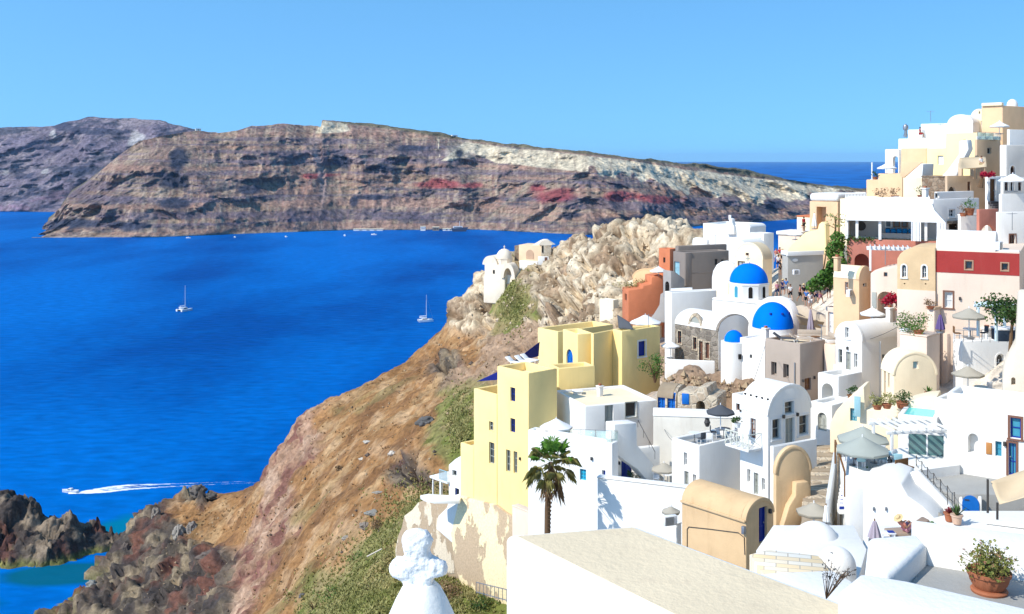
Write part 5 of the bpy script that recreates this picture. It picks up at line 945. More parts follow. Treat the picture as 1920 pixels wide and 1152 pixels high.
def shrub(name, label, cat, loc, r, mat, n=500, size=.22, sq=(1,1,.8), clumps=9, up=.35, trunk=True, group=None):
    t = thing(name, label, cat, loc, 0, group); h_ = r*sq[2]
    MB().leaves(blobpts(n, (0, 0, h_*.85), r, clumps, sq), size, up).build('leaves', mat, t, smooth=False)
    if trunk:
        m = MB()
        for i in range(5): a = i*1.26; m.tube([(0, 0, -.3), (math.cos(a)*r*.2*sq[0], math.sin(a)*r*.2*sq[1], h_*.5), (math.cos(a)*r*.5*sq[0], math.sin(a)*r*.5*sq[1], h_*1.1)], [.06*r+.02, .04*r+.01, .015], 5)
        m.build('stems', BK, t)
    return t
for px, py, r, mat, lab in ((625, 1122, 2.1, LG1, 'round bright green bush low on the slope'), (668, 1050, 1.7, LG1, 'bright green bush beside the pale wood plank'), (722, 1018, 1.5, LG2, 'olive bush against the foot of the rock wall'), (700, 1110, 1.8, LG2, 'large olive shrub left of the dome'), (590, 1138, 1.8, LG2, 'olive shrub at the bottom edge below the bright bush'),
    (770, 968, 1.8, LG2, 'olive shrub hanging over the terrace ledge'), (790, 945, 1.2, LG3, 'dark green shrub growing over the terrace wall'), (968, 562, 1.5, LG2, 'olive shrub in the gully below the headland chapel'), (985, 545, 1.2, LG2, 'olive shrub above the gully near the headland houses'), (950, 590, 1.3, LG2, 'lowest olive shrub of the headland gully'),
    (840, 1120, 2.0, LBR, 'dry brown shrub right of the dome'), (905, 1140, 1.5, LG3, 'dark green shrub below the white railing'), (640, 880, 1.1, LBR, 'grey dry bush in the middle of the brown slope'), (560, 950, 1.0, LBR, 'dry tuft near the edge of the brown slope'), (710, 985, 1.2, LBR, 'dry tuft above the grey boulders')):
    q = ong(px, py, 60); shrub('shrub', lab, 'shrub', q-Vector((0, 0, .4)), r, mat, 700, .16 if q.y < 160 else .30, (1.1, 1.1, .55), 12, group='shrubs on the slope')
shrub('bush', 'green bush at the corner of the large yellow block', 'bush', P(1228, 712, 106), 1.6, LG1, 700, .2, (1, .8, 1)); shrub('bush', 'green bush beside the terracotta orange house', 'bush', P(1195, 545, 150), 2.0, LG2, 500, .22, (1.6, .8, .5))
t = thing('climbing_vine', 'dense green vine climbing the wall from the alley up to the restaurant', 'vine', P(1550, 540, 100)); pts = []
for a, b, n, r in ((1571, 450, 330, 15), (1566, 470, 420, 18), (1568, 492, 420, 18), (1562, 512, 380, 18), (1548, 520, 330, 16), (1535, 530, 280, 14), (1522, 536, 200, 11), (1578, 500, 200, 12), (1560, 530, 260, 14)):
    for _ in range(n):
        an, rr = random.uniform(0, 6.28), r*random.random()**.5; q = P(a+rr*math.cos(an), b+rr*math.sin(an), 100+random.uniform(-1.6, .4)-(b-450)*.02)-Vector(t.location); pts.append(q)
MB().leaves(pts, .30, .25, .6).build('leaves', LG1, t, smooth=False); m = MB()
for a in (1560, 1545, 1570): m.tube([P(a-15, 545, 99)-Vector(t.location), P(a, 500, 99.4)-Vector(t.location), P(a+8, 450, 99.6)-Vector(t.location)], [.12, .08, .03], 5)
m.build('stems', BK, t)
t = thing('tree', 'dark green leafy tree in front of the pinkish wall at the right edge', 'tree', P(1893, 600, 70)); MB().leaves(blobpts(2200, (0, 0, .75), 1.75, 18, (1.3, .8, .7)), .17, .3, .7).build('crown', LG3, t, smooth=False)
m = MB().tube([(0, 0, -2.5), (.1, 0, -1), (.2, 0, 0)], [.14, .11, .09]); [m.tube([(.2, 0, 0), (.2+.8*math.cos(i), .5*math.sin(i), .9)], [.07, .02], 5) for i in (0, 1.5, 2.6, 4, 5.2)]; m.build('trunk', BK, t)
t = thing('bougainvillea', 'deep red bougainvillea spilling over the arched porch', 'climbing plant', P(1672, 575, 84.5)); pts = [P(1675+random.gauss(0, 8), 561+random.gauss(0, 4.5), 84.5+random.uniform(-.8, .3))-Vector(t.location) for _ in range(420)]; ptb = [P(1661+random.gauss(0, 3.5), 567+random.gauss(0, 3), 84.5)-Vector(t.location) for _ in range(70)]; ptc = [P(1688+random.gauss(0, 5), 572+random.gauss(0, 5), 84.5)-Vector(t.location) for _ in range(110)]
[MB().leaves(q_, .2, .2, .7).build('flowers', LRD, t, smooth=False) for q_ in (pts, ptb, ptc)]; MB().tube([P(1699, 630, 84)-Vector(t.location), P(1695, 590, 84.3)-Vector(t.location), P(1676, 562, 84.4)-Vector(t.location)], [.1, .07, .03]).build('stem', BK, t)
t = thing('bougainvillea', 'dark red bougainvillea along the wall by the brown wooden door', 'climbing plant', P(1852, 336, 96)); pts = [P(1852+random.uniform(-14, 14), 328+random.gauss(0, 2.2), 96.3+random.uniform(-.6, .3))-Vector(t.location) for _ in range(300)]; MB().leaves(pts, .2, .2, .7).build('flowers', LRD, t, smooth=False); MB().tube([P(1838, 352, 96.3)-Vector(t.location), P(1842, 330, 96.3)-Vector(t.location)], [.25, .12]).build('stem', BK, t)
def pot(px, py, Y, label, r=.3, hgt=.45, mat=None, leaf=LG1, lr=.45, n=160, ls=.14, kind='potted_plant', ovr=None):
    t = thing(kind, label, 'potted plant', ovr or P(px, py, Y), 0, 'potted plants'); m = MB().lathe([(.001, 0), (r*.72, 0), (r*.95, hgt*.85), (r*1.08, hgt*.87), (r*1.08, hgt), (r*.95, hgt), (r*.9, hgt*.9), (.001, hgt*.9)], 18); m.build('pot', mat or TC_, t)
    MB().leaves(blobpts(n, (0, 0, hgt+lr*.55), lr, 8, (1, 1, .9)), ls, .4).build('leaves', leaf, t, smooth=False); return t
for a in ((1692, 765, 70, 'leafy green plant in a terracotta trough on the cream terrace wall', .42, .4, None, LG3, .75, 320), (1645, 768, 69, 'olive shrub in a pot at the cream terrace step', .3, .3, None, LG2, .6, 300), (1663, 766, 69, 'pale leafy pot plant right of the olive one', .3, .3, None, LG2, .65, 300), (1597, 752, 72, 'green pot plant on the curved cream wall by the shutter', .28, .4, None, LG3, .5, 220),
    (1186, 914, 82, 'leafy plant in a terracotta pot by the dark blue door', .28, .5, None, LG3, .6, 200), (1383, 802, 71.5, 'round green shrub in a white pot at the balcony end', .22, .3, WPL, LG3, .42, 220), (1745, 580, 80, 'red brown plant on top of the pinkish wall pillar', .3, .2, None, LBR, .5, 160), (1818, 404, 92, 'spiky green palm in a terracotta pot on the white wall', .4, .6, None, LG1, .8, 200), (1806, 406, 92, 'dry brown potted shrub beside the spiky palm', .3, .3, None, LBR, .55, 150),
    (1655, 377, 100, 'dry brown shrub in a planter on the restaurant roof edge', .5, .3, None, LBR, .9, 250), (1678, 377, 100, 'reddish potted plant on the restaurant roof edge', .35, .5, None, LBR, .6, 150), (1728, 372, 104, 'green shrub in front of the white roof storey', .4, .3, None, LG3, .7, 200), (1641, 337, 117, 'small green pot plant on the tan terrace edge', .3, .3, None, LG3, .5, 120),
    (1697, 632, 78, 'blue-marked white pot with a tall cactus', .35, .6, WPL, LG1, 1.0, 420), (1722, 630, 77, 'leafy green plant in a brown pot beside the cactus', .35, .4, None, LG1, 1.2, 520), (1709, 626, 79, 'tall olive shrub between the cactus and the arch', .3, .3, None, LG2, 1.2, 420), (1748, 1003, 50.5, 'small leafy green plant in a terracotta pot by the sunbathing terrace', .2, .22, None, LG1, .32, 220)): pot(*a)
def agave(px, py, Y, label, mat, n=16, L=.55, r=.22, hgt=.42, pm=None):
    t = thing('potted_plant', label, 'potted plant', P(px, py, Y), 0, 'potted plants'); MB().lathe([(.001, 0), (r*.7, 0), (r*.95, hgt*.85), (r*1.1, hgt*.86), (r*1.1, hgt), (r*.9, hgt), (.001, hgt*.9)], 18).build('pot', pm or TC_, t); m = MB()
    for i in range(n):
        a = i*2.4; e = random.uniform(.5, 1.35); d = Vector((math.cos(a)*math.cos(e), math.sin(a)*math.cos(e), math.sin(e))); b = Vector((0, 0, hgt*.9)); sd = d.cross(Vector((0, 0, 1))).normalized()*.045
        m.add([b-sd, b+sd, b+d*L*.6+sd*1.2, b+d*L*.6-sd*1.2, b+d*L], [(0,1,2,3), (3,2,4)])
    o = m.build('leaves', mat, t, smooth=False); return t
agave(1780, 977, 53.5, 'dark red succulent in a terracotta pot by the sloping parapet', foliage('red_leaves', (.16, .02, .03), (.25, .05, .05)), 22, .35, .26, .42); agave(1794, 982, 53, 'spiky aloe in a pale clay pot by the sloping parapet', LG3, 14, .65, .28, .45, plain('pale_clay', (.55, .38, .28), .8)); agave(1740, 747, 72, 'small spiky plant on the cream terrace wall', LG1, 12, .5)
t = thing('clay_jar', 'large round clay jar at the terrace corner', 'jar', P(1672, 900, 60.5)); MB().lathe([(.001, 0), (.16, 0), (.3, .22), (.36, .45), (.3, .68), (.15, .84), (.13, .92), (.19, .97), (.15, .97), (.1, .9)], 22).build('jar', TC_, t); MB().leaves(blobpts(70, (0, 0, 1.15), .3, 6), .16, .5).build('dry_flowers', LBR, t, smooth=False)
t = thing('planter', 'long brown planter of succulents along the white terrace edge', 'planter', P(1628, 902, 60)); MB().lathe([(.001, 0), (.9, .0), (1.1, .28), (.95, .36), (.001, .3)], 18).build('trough', BK, t); KIDS(t)[-1].scale = (1, .4, 1); MB().leaves(blobpts(200, (0, 0, .5), .8, 9, (1, .4, .4)), .16, .5).build('leaves', LG1, t, smooth=False)
t = thing('planter', 'tall terracotta pot standing under the grey-green parasols', 'planter', P(1610, 862, 61.5)); MB().lathe([(.001, 0), (.24, 0), (.34, .9), (.38, .92), (.38, 1.0), (.3, 1.0), (.28, .9), (.001, .9)], 18).build('pot', TC_, t)
# nearest flowering geranium in a ribbed terracotta bowl
t = thing('flower_pot', 'ribbed terracotta bowl of leafy geranium on the nearest grey roof', 'potted plant', (6.62, 14.8, 104.0)); m = MB(); n = 72; prof = [(.001, .0), (.235, 0), (.245, .03), (.225, .055), (.19, .06), (.2, .075), (.245, .14), (.262, .21), (.27, .24), (.29, .245), (.295, .29), (.275, .295), (.25, .25), (.001, .24)]; vs = []
for R, z in prof:
    for k in range(n): q = R*(1+.025*math.cos(k*math.pi*2/4.5)*(.08 < z < .235)); vs.append((q*math.cos(2*math.pi*k/n), q*math.sin(2*math.pi*k/n), z))
m.add(vs, [(i*n+k, i*n+(k+1) % n, (i+1)*n+(k+1) % n, (i+1)*n+k) for i in range(len(prof)-1) for k in range(n)]).build('bowl', TC_, t); m = MB(); lv = MB(); fl = MB(); random.seed(4)
for i in range(64):
    a = random.uniform(0, 6.28); e = random.uniform(.25, 1.5); L = random.uniform(.25, .46); b = Vector((random.gauss(0, .09), random.gauss(0, .09), .25)); d = Vector((math.cos(a)*math.cos(e), math.sin(a)*math.cos(e), math.sin(e)*.95)); tip = b+d*L; m.tube([b, b+d*L*.5+Vector((0, 0, .03)), tip], [.006, .005, .003], 5)
    for j in range(13):
        s_ = random.uniform(.35, 1.05); c_ = b+d*L*s_+Vector((random.gauss(0, .04), random.gauss(0, .04), random.gauss(0, .035))); nn = Vector((random.gauss(0, .6), random.gauss(0, .6)-.25, 1)).normalized(); x = nn.orthogonal().normalized(); y = nn.cross(x); r = random.uniform(.013, .028)
        lv.add([c_]+[c_+(x*math.cos(q)+y*math.sin(q))*r*(1 if k % 2 else .8)+nn*r*.25 for k, q in enumerate(np.linspace(0, 5.5, 8))], [(0, k, k+1) for k in range(1, 8)])
    if random.random() < .4: MB().leaves([tip+Vector((random.gauss(0, .015), random.gauss(0, .015), random.gauss(.02, .015))) for _ in range(9)], .022, .3, .8).build('flower_head', foliage('faded_flowers', (.30, .10, .06), (.42, .22, .14), 9), t, smooth=False)
m.build('stems', foliage('stem_green', (.10, .11, .03), (.20, .14, .06)), t); lv.build('leaves', foliage('geranium_leaves', (.09, .12, .02), (.24, .22, .05), 9), t, smooth=False)
# dried seed-head plant
t = thing('dried_plant', 'leggy dried plant with dark seed heads in front of the cream dome', 'plant', P(1549, 1112, 17.5)); m = MB(); lv = MB(); random.seed(12)
for i in range(15):
    a, b = random.choice(((1512, 1023), (1520, 1040), (1528, 1060), (1545, 1045), (1563, 1022), (1570, 1062), (1585, 1070), (1595, 1068), (1555, 1060), (1540, 1070))); tip = P(a+random.uniform(-6, 6), b+random.uniform(-4, 10), 17.5+random.uniform(-.3, .3))-Vector(t.location); mid = tip*.55+Vector((tip.x*.12, 0, .06)); m.tube([(0, 0, -.1), mid, tip], [.007, .005, .002], 5)
    for j in range(9):
        f = random.uniform(.25, 1); c_ = (mid*(2*f) if f < .5 else mid+(tip-mid)*(2*f-1))+Vector((random.gauss(0, .03), random.gauss(0, .03), random.gauss(0, .02))); lv.leaves([c_], .05, .3, .45)
m.build('stems', BK, t); lv.build('leaves', foliage('dry_dark_leaves', (.05, .05, .05), (.16, .15, .14)), t, smooth=False)
# palm
def palm():
    Y = 71.0; base = P(1026, 1010, Y); cr = P(1034, 868, Y); t = thing('palm_tree', 'fan palm with a shaggy brown skirt before the white wall', 'palm tree', (base.x, Y, base.z)); c = Vector(cr)-Vector(t.location)
    prof = [Vector((0, 0, -2)), Vector((.02, 0, c.z*.4)), Vector((.12, 0, c.z*.75)), c]; m = MB().tube(prof, [.22, .19, .17, .2], 12)
    for i in range(26):
        f = i/26; p = prof[0].lerp(prof[3], f); m.lathe([(.20-.03*f, 0), (.225-.03*f, .06), (.195-.03*f, .1)], 10, (c.x*f*f, 0, p.z))
    m.build('trunk', BK, t); random.seed(21)
    def frond(m, d, L, R, droop, n=15):
        d = d.normalized(); b = c+d*.15; hub = c+d*L+Vector((0, 0, -droop*.3*L)); m.beam(b, hub, .035, .02)
        ax = (hub-b).normalized(); sd = ax.cross(Vector((0, 0, 1))); sd = sd.normalized() if sd.length > .1 else Vector((1, 0, 0)); nn = sd.cross(ax)
        for i in range(n):
            q = (i/(n-1)-.5)*3.7; dr = (ax*math.cos(q)+sd*math.sin(q)+nn*.12*abs(math.sin(q))).normalized(); r = R*(1-.28*abs(q)/1.75)*random.uniform(.7, 1.2); w = Vector(dr).cross(nn).normalized()*.02
            e1 = hub+dr*r*.6; e2 = hub+dr*r*random.uniform(.9, 1)+Vector((0, 0, -droop*.55*r-.16*r)); m.add([hub, e1-w*1.3, e2, e1+w*1.3], [(0,1,2), (0,2,3)])
    g, o, s_ = MB(), MB(), MB()
    for i in range(13): a = i*2.4; e = random.uniform(.8, 1.5); frond(g, Vector((math.cos(a)*math.cos(e), math.sin(a)*math.cos(e), math.sin(e))), random.uniform(.95, 1.35), random.uniform(.75, 1.0), .08)
    for i in range(9): a = i*2.4+1.3; e = random.uniform(.45, .85); frond(g if i % 2 else o, Vector((math.cos(a)*math.cos(e), math.sin(a)*math.cos(e), math.sin(e))), random.uniform(.9, 1.3), random.uniform(.8, 1.0), .3)
    for i in range(19): a = i*2.4+.7; e = random.uniform(-.45, .65); frond(o, Vector((math.cos(a)*math.cos(e), math.sin(a)*math.cos(e), math.sin(e))), random.uniform(1.0, 1.5), random.uniform(.8, 1.0), random.uniform(.5, .9))
    for i in range(20): a = i*2.4+.2; frond(s_, Vector((math.cos(a)*.42, math.sin(a)*.42, -1)), random.uniform(.4, 1.6), random.uniform(.6, .9), .9, 8)
    g.build('green_fronds', foliage('palm_green', (.05, .15, .012), (.13, .27, .035), 3), t, smooth=False); o.build('drooping_fronds', foliage('palm_olive', (.13, .13, .03), (.28, .24, .08), 2), t, smooth=False); s_.build('dead_skirt', foliage('palm_dead', (.12, .065, .03), (.24, .14, .07), 2), t, smooth=False)
palm()
# ------------------------------------------------------------------ restaurant under the white canopy
h = B_['pink']; RZ = h.loc.z+h.H
def lw(h, x, y, z): v = Matrix.Rotation(h.th, 3, 'Z')@Vector((x, y, z))+h.loc; return v
t = thing('restaurant', 'open restaurant room with framed pictures under the white canopy', 'restaurant', h.loc+Vector((0, 0, h.H)), h.th); D = h.D
fy = lambda px: h.pt('L', px, 450)[0]
def vz(py, x=0): return CAMZ-(py-EY)/F*(h.loc.y+1.5+x)-RZ
HT = h.pt('L', 1660, 415)[1]-h.H
WB = stucco('grey_white_wall', (.50, .51, .50)); m = MB().box(3.2, 3.4, fy(1762), fy(1588), 0, HT+.3).box(.4, 3.2, fy(1590), fy(1588), 0, HT); m.build('back_wall', WB, t)
MB().box(0.0, 3.4, fy(1762), fy(1586), HT+.30, HT+.34).build('ceiling', WH, t)
q0, q1 = fy(1740), fy(1586); zb = 2.0; m = MB(); N_ = 22; vs = []
for i in range(N_+1):
    yy = q0+(q1-q0)*i/N_; s1 = .10*math.sin(i*1.9)+.05*math.sin(i*4.1)
    vs += [(-.35, yy, HT+.02), (-.35, yy, HT+.22), (1.6, yy, HT+zb*.45+s1), (3.6, yy, HT+zb+.05*math.sin(i*.9)), (3.6, yy, HT+.1)]
m.add(vs, [(i*5+k, i*5+(k+1) % 5, (i+1)*5+(k+1) % 5, (i+1)*5+k) for i in range(N_) for k in range(5)]+[(0, 1, 2, 3, 4), tuple(N_*5+k for k in (4, 3, 2, 1, 0))]).build('canopy', CW, t)
m = MB()
for px in (1588, 1607, 1650, 1718, 1736): a = fy(px); MB().box(-.1, .12, a-.12, a+.12, 0, HT+.1).build('column', WH, t, .02)
for px0, px1, py0, py1 in ((1656, 1669, 422, 437), (1672, 1685, 421, 436), (1688, 1700, 421, 436)):
    a, b = fy(px1), fy(px0); zc0, zc1 = h.pt('L', 1680, py1)[1]-h.H, h.pt('L', 1680, py0)[1]-h.H; o = MB().box(3.12, 3.19, a, b, zc0+.25, zc1+.25).build('picture_frame', WD if px0 > 1660 else FR, t); MB().box(3.10, 3.115, a+.1, b-.1, zc0+.35, zc1+.15).build('picture', plain('dim_print', (.10, .13, .15), .4), o)
a = fy(1610); MB().lathe([(.001, -.03), (.42, -.03), (.42, .03), (.001, .03)], 24).build('mirror', DM, t); o = KIDS(t)[-1]; o.location = (3.1, a, HT*.6); o.rotation_euler = (0, math.pi/2, 0); MB().box(2.3, 3.1, fy(1712), fy(1650), 0, .45).build('bench', WB, t)
for i in range(5): a = fy(1706-i*11); MB().box(2.5, 2.9, a-.22, a+.22, .46, .86).build('cushion', CUS, t, .08)
t = thing('canopy_tent', 'peaked white tent with drawn side curtains at the restaurant end', 'tent', lw(h, .9, fy(1741), h.H), h.th); r = 1.35; m = MB().add([(-r, -r, HT), (r, -r, HT), (r, r, HT), (-r, r, HT), (0, 0, HT+2.3)]+[(x*.35, y*.35, HT+1.0) for x, y in ((-r, -r), (r, -r), (r, r), (-r, r))], [(i, (i+1) % 4, (i+1) % 4+5, i+5) for i in range(4)]+[(i+5, (i+1) % 4+5, 4) for i in range(4)]+[(3, 2, 1, 0)]); m.build('roof', CW, t, smooth=False); m = MB()
for x0, y0, x1, y1 in ((-r, -r, -r, -r*.45), (-r, r*.45, -r, r), (-r, -r, -r*.3, -r)):
    n = 8; vs = []
    for i in range(n+1): f = i/n; o_ = .06*math.sin(i*2.2); vs += [(x0+(x1-x0)*f+o_, y0+(y1-y0)*f+o_*.5, z) for z in (0, HT)]
    MB().add(vs, [(2*i, 2*i+2, 2*i+3, 2*i+1) for i in range(n)]).build('curtain', CW, t)
MB().tube([(-r, -r, 0), (-r, -r, HT)], .05).tube([(-r, r, 0), (-r, r, HT)], .05).build('poles', WPL, t)
# trailing greenery on the pink wall, white pergolas
def pergola(name, label, h_or, x0, x1, y0, y1, zb, ht, mat, nb=7, rz=0, loc=None):
    t = thing(name, label, 'pergola', loc, rz)
    for x in (x0, x1):
        for y in (y0, y1): MB().box(x-.08, x+.08, y-.08, y+.08, 0, ht).build('post', mat, t, .015)
    for y in (y0, y1): MB().box(x0-.3, x1+.3, y-.06, y+.06, ht+.002, ht+.2).build('beam', mat, t, .015)
    for i in range(nb): x = x0+(x1-x0)*i/(nb-1); MB().box(x-.045, x+.045, y0-.35, y1+.35, ht+.203, ht+.33).build('rafter', mat, t, .01)
    return t
h_ = B_['pink']; pergola('pergola', 'white carved pergola in front of the pink arch', None, 0, 3.0, 0, 1.6, 0, 1.75, FR, 9, math.radians(-18), P(1632, 508, 90.0)); pergola('pergola', 'pale blue-white pergola above the hot tub at the right edge', None, 0, 2.0, 0, 2.0, 0, 2.0, plain('pale_blue_wood', (.62, .74, .78), .6), 6, math.radians(10), P(1868, 640, 71)); pergola('pergola', 'white timber pergola over the glazed restaurant front below the pool', None, 0, 3.3, 0, 2.2, 0, 2.1, FR, 8, math.radians(8), P(1672, 884, 61.0))
t = thing('glass_front', 'teal reflecting glass doors behind the white pergola', 'glass doors', P(1704, 878, 62.8), math.radians(-20)); MB().box(0, .95, 0, .05, .05, 2.05).box(1.05, 2.0, 0, .05, .05, 2.05).build('panes', plain('teal_glass', (.10, .20, .20), .1, .6, .3, 1), t); MB().box(-.06, 2.06, -.03, .1, 2.06, 2.14).box(-.06, -.001, -.03, .1, 0, 2.06).box(.951, 1.049, -.03, .1, 0, 2.06).box(2.001, 2.06, -.03, .1, 0, 2.06).build('frame', FR, t)
# trailing vine on pink terrace edge
t = thing('climbing_vine', 'thin trailing vine draped along the pink terrace edge', 'vine', lw(B_['pink'], -.1, fy(1600), B_['pink'].H)); pts = [lw(B_['pink'], -.15+random.gauss(0, .08), fy(random.uniform(1588, 1640)), B_['pink'].H+random.gauss(.05, .12))-Vector(t.location) for _ in range(160)]+[lw(B_['pink'], -.1, fy(1590+random.gauss(0, 3)), B_['pink'].H-random.uniform(0, 2.4))-Vector(t.location) for _ in range(80)]; MB().leaves(pts, .2, .2).build('leaves', LG3, t, smooth=False)
t = thing('palm_plant', 'slender palm with arching leaves standing at the restaurant corner', 'palm plant', P(1566, 455, 101)); m = MB()
for i in range(22):
    a = i*2.4; L = random.uniform(.9, 1.7); d = Vector((math.cos(a), math.sin(a), 0)); b = Vector((0, 0, random.uniform(1.2, 2.4)))
    for j in range(5): f = j/5; p = b+d*L*f+Vector((0, 0, .5*math.sin(f*2.6)-.3*f)); m.leaves([p], .32, .2, .4)
m.build('leaves', LG2, t, smooth=False); MB().tube([(0, 0, -.2), (.05, 0, 2.2)], [.1, .07]).build('trunk', BK, t)
# awnings and shade sails
def sail(name, label, pts, mat, sag=.15, n=8):
    q = [P(*p) for p in pts]; c = sum(q, Vector())/len(q); t = thing(name, label, 'shade sail', c); vs = []
    if len(q) == 3: q.append(q[2])
    for i in range(n+1):
        for j in range(n+1):
            u, v = i/n, j/n; p = (q[0]*(1-u)+q[1]*u)*(1-v)+(q[3]*(1-u)+q[2]*u)*v - c; p.z -= sag*16*u*(1-u)*v*(1-v); vs.append(p)
    o = MB().add(vs, [(i*(n+1)+j, (i+1)*(n+1)+j, (i+1)*(n+1)+j+1, i*(n+1)+j+1) for i in range(n) for j in range(n)]).build('cloth', mat, t); o.modifiers.new('thickness', 'SOLIDIFY').thickness = .02; return t
sl = sail('shade_sail', 'tan shade sail stretched from dark posts at the right edge', [(1858, 903, 52), (1930, 878, 53), (1930, 930, 50), (1874, 946, 51)], CS, .3); lo = Vector(sl.location)
for a in ((1852, 902, 962, 51.8), (1870, 946, 996, 50.4)): MB().tube([P(a[0], a[1]-3, a[3])-lo, P(a[0], a[2], a[3])-lo], .055, 8).build('post', DM, sl)
sail('shade_sail', 'sand coloured awning shading a dark terrace below the tan house', [(1799, 296, 109), (1848, 294, 109), (1850, 313, 104.5), (1796, 317, 104.5)], CS, .5); sail('shade_sail', 'dark blue canopy triangle behind the upper yellow terrace', [(957, 683, 101), (1012, 641, 108), (1010, 668, 107)], CNV, .1); sail('shade_sail', 'dark blue canopy triangle left of the tall yellow house', [(893, 716, 106), (936, 696, 100), (936, 712, 100)], CNV, .1); sail('shade_sail', 'dark folded umbrella canvas on the roof of the large yellow block', [(1157, 590, 112), (1180, 604, 110), (1188, 618, 109), (1160, 616, 110)], CD, -.2); sail('shade_sail', 'sand awning leaning over the lounge terrace by the lower blue dome', [(1492, 590, 101.5), (1546, 604, 98.5), (1540, 616, 101), (1500, 608, 103)], CS, .1); sail('shade_sail', 'small white awning beside the grey house on the churchyard terrace', [(1258, 541, 133), (1298, 539, 131), (1299, 555, 128), (1257, 557, 130)], CW, .1)
# ------------------------------------------------------------------ railings
def railing(name, label, pts, ht, mat, n, rails=(1.0,), chain=False, glass=False, ts=.03):
    q = [P(*p) for p in pts]; t = thing(name, label, 'railing', q[0]); c = q[0]; seg = [(q[i+1]-q[i]).length for i in range(len(q)-1)]; L = sum(seg)
    def at(s):
        for i, l in enumerate(seg):
            if s <= l+1e-6: return q[i].lerp(q[i+1], s/l)-c
            s -= l
    ps = [at(L*i/(n-1)) for i in range(n)]; up = Vector((0, 0, 1))
    for p in ps: MB().beam(p-up*.05, p+up*ht, ts).build('post', mat, t)
    for i in range(n-1):
        for r in rails:
            if chain: a, b = ps[i]+up*ht*r, ps[i+1]+up*ht*r; MB().tube([a.lerp(b, f)-up*.28*ht*4*f*(1-f)*.6 for f in np.linspace(0, 1, 9)], .014, 5).build('chain', mat, t)
    m = MB()
    if not chain:
        for r in rails: [m.beam(ps[i]+up*ht*r, ps[i+1]+up*ht*r, ts*1.1) for i in range(n-1)]
        m.build('rails', mat, t)
    if glass:
        g = MB()
        for i in range(n-1): a, b = ps[i].lerp(ps[i+1], .04), ps[i].lerp(ps[i+1], .96); g.add([a+up*.05, b+up*.05, b+up*(ht-.04), a+up*(ht-.04)], [(0,1,2,3)])
        o = g.build('glass', RG, t); o.modifiers.new('thickness', 'SOLIDIFY').thickness = .012
    return t
railing('chain_railing', 'dark chain railing along the edge of the grey cement terrace', [(1718, 886, 60.2), (1745, 915, 58), (1790, 958, 55)], .95, DM, 7, (1.0, .55), True); railing('railing', 'clear glass railing around the plunge pool terrace', [(1060, 827, 84), (1150, 832, 79.5), (1160, 832, 81)], .95, MT, 5, (1.0,), False, True); railing('railing', 'thin metal railing on the terrace of the white house beside the hot tub', [(1790, 640, 76.3), (1830, 641, 75.6), (1905, 641, 75.4)], .8, MT, 8, (1.0, .5)); railing('railing', 'clear glass balustrade on the roof of the tall tan house', [(1833, 262, 111.6), (1877, 264, 114)], .8, MT, 4, (1.0,), False, True); railing('railing', 'grey railing along the foot of the peeling wall', [(893, 1112, 80), (950, 1128, 72)], .8, MT, 9, (1.0, .1), ts=.045); railing('railing', 'rusty timber handrail beside the white stair with dark risers', [(1584, 930, 58.5), (1566, 868, 62)], 1.3, WD, 2, (1.0,), ts=.08)
railing('railing', 'dark handrail on the stair beside the turquoise pool house', [(1196, 800, 82.2), (1228, 860, 80)], .5, DM, 4, (1.0,))
h = B_['barrel']; t = thing('balcony', 'white cross-braced balcony on the side of the barrel-vaulted house', 'balcony', h.loc+Matrix.Rotation(h.th, 3, 'Z')@Vector((0, 0, 0)), h.th); a0 = h.pt('L', 1428, 840)[0]; a1 = h.pt('L', 1384, 835)[0]; z = h.pt('L', 1415, 836)[1]; MB().box(-1.25, -.01, a0, a1, z-.15, z).build('slab', WH, t, .03); m = MB()
for i in range(5):
    y = a0+(a1-a0)*i/4; m.box(-1.25, -1.2, y-.03, y+.03, z+.002, z+.95)
    if i < 4: y2 = a0+(a1-a0)*(i+1)/4; m.beam((-1.22, y, z+.08), (-1.22, y2, z+.88), .035); m.beam((-1.22, y2, z+.08), (-1.22, y, z+.88), .035)
m.box(-1.26, -1.19, a0, a1, z+.95, z+1.01); m.box(-1.2, -.02, a0, a0+.05, z+.95, z+1.01); m.beam((-1.22, a0+.02, z+.08), (-.05, a0+.02, z+.88), .035); m.beam((-.05, a0+.02, z+.08), (-1.22, a0+.02, z+.88), .035); m.build('lattice_railing', plain('weathered_white', (.62, .63, .55)), t)
t = thing('balustrade', 'white roof balustrade above the restaurant', 'balustrade', P(1586, 374, 119)); b = P(1624, 373, 117)-Vector(t.location); m = MB()
for i in range(15): p = b*(i/14); m.lathe([(.07, 0), (.1, .15), (.05, .45), (.08, .6)], 8, p)
m.build('balusters', WH, t); MB().beam(Vector((0, 0, .66)), b+Vector((0, 0, .66)), .2, .12).build('top_rail', WH, t)
t = thing('chimney', 'grey ribbed metal chimney on the white skyline terrace', 'chimney', P(1698, 258, 130.5)); MB().lathe([(.16, 0), (.16, .9), (.3, .95), (.34, 1.3), (.26, 1.5), (.12, 1.55), (.1, 1.65), (.001, 1.68)], 14).build('cowl', MT, t); MB().beam((-.35, 0, 0), (0, 0, .9), .05).beam((.35, 0, 0), (0, 0, .9), .05).build('braces', MT, t)
t = thing('pole', 'plain white mast at the corner of the peach terrace', 'mast', P(1635, 337, 121)); MB().tube([(0, 0, 0), (0, 0, 1.95)], .08, 8).build('shaft', WPL, t); MB().box(-.16, .16, -.16, .16, 0, .05).build('base', WPL, t)
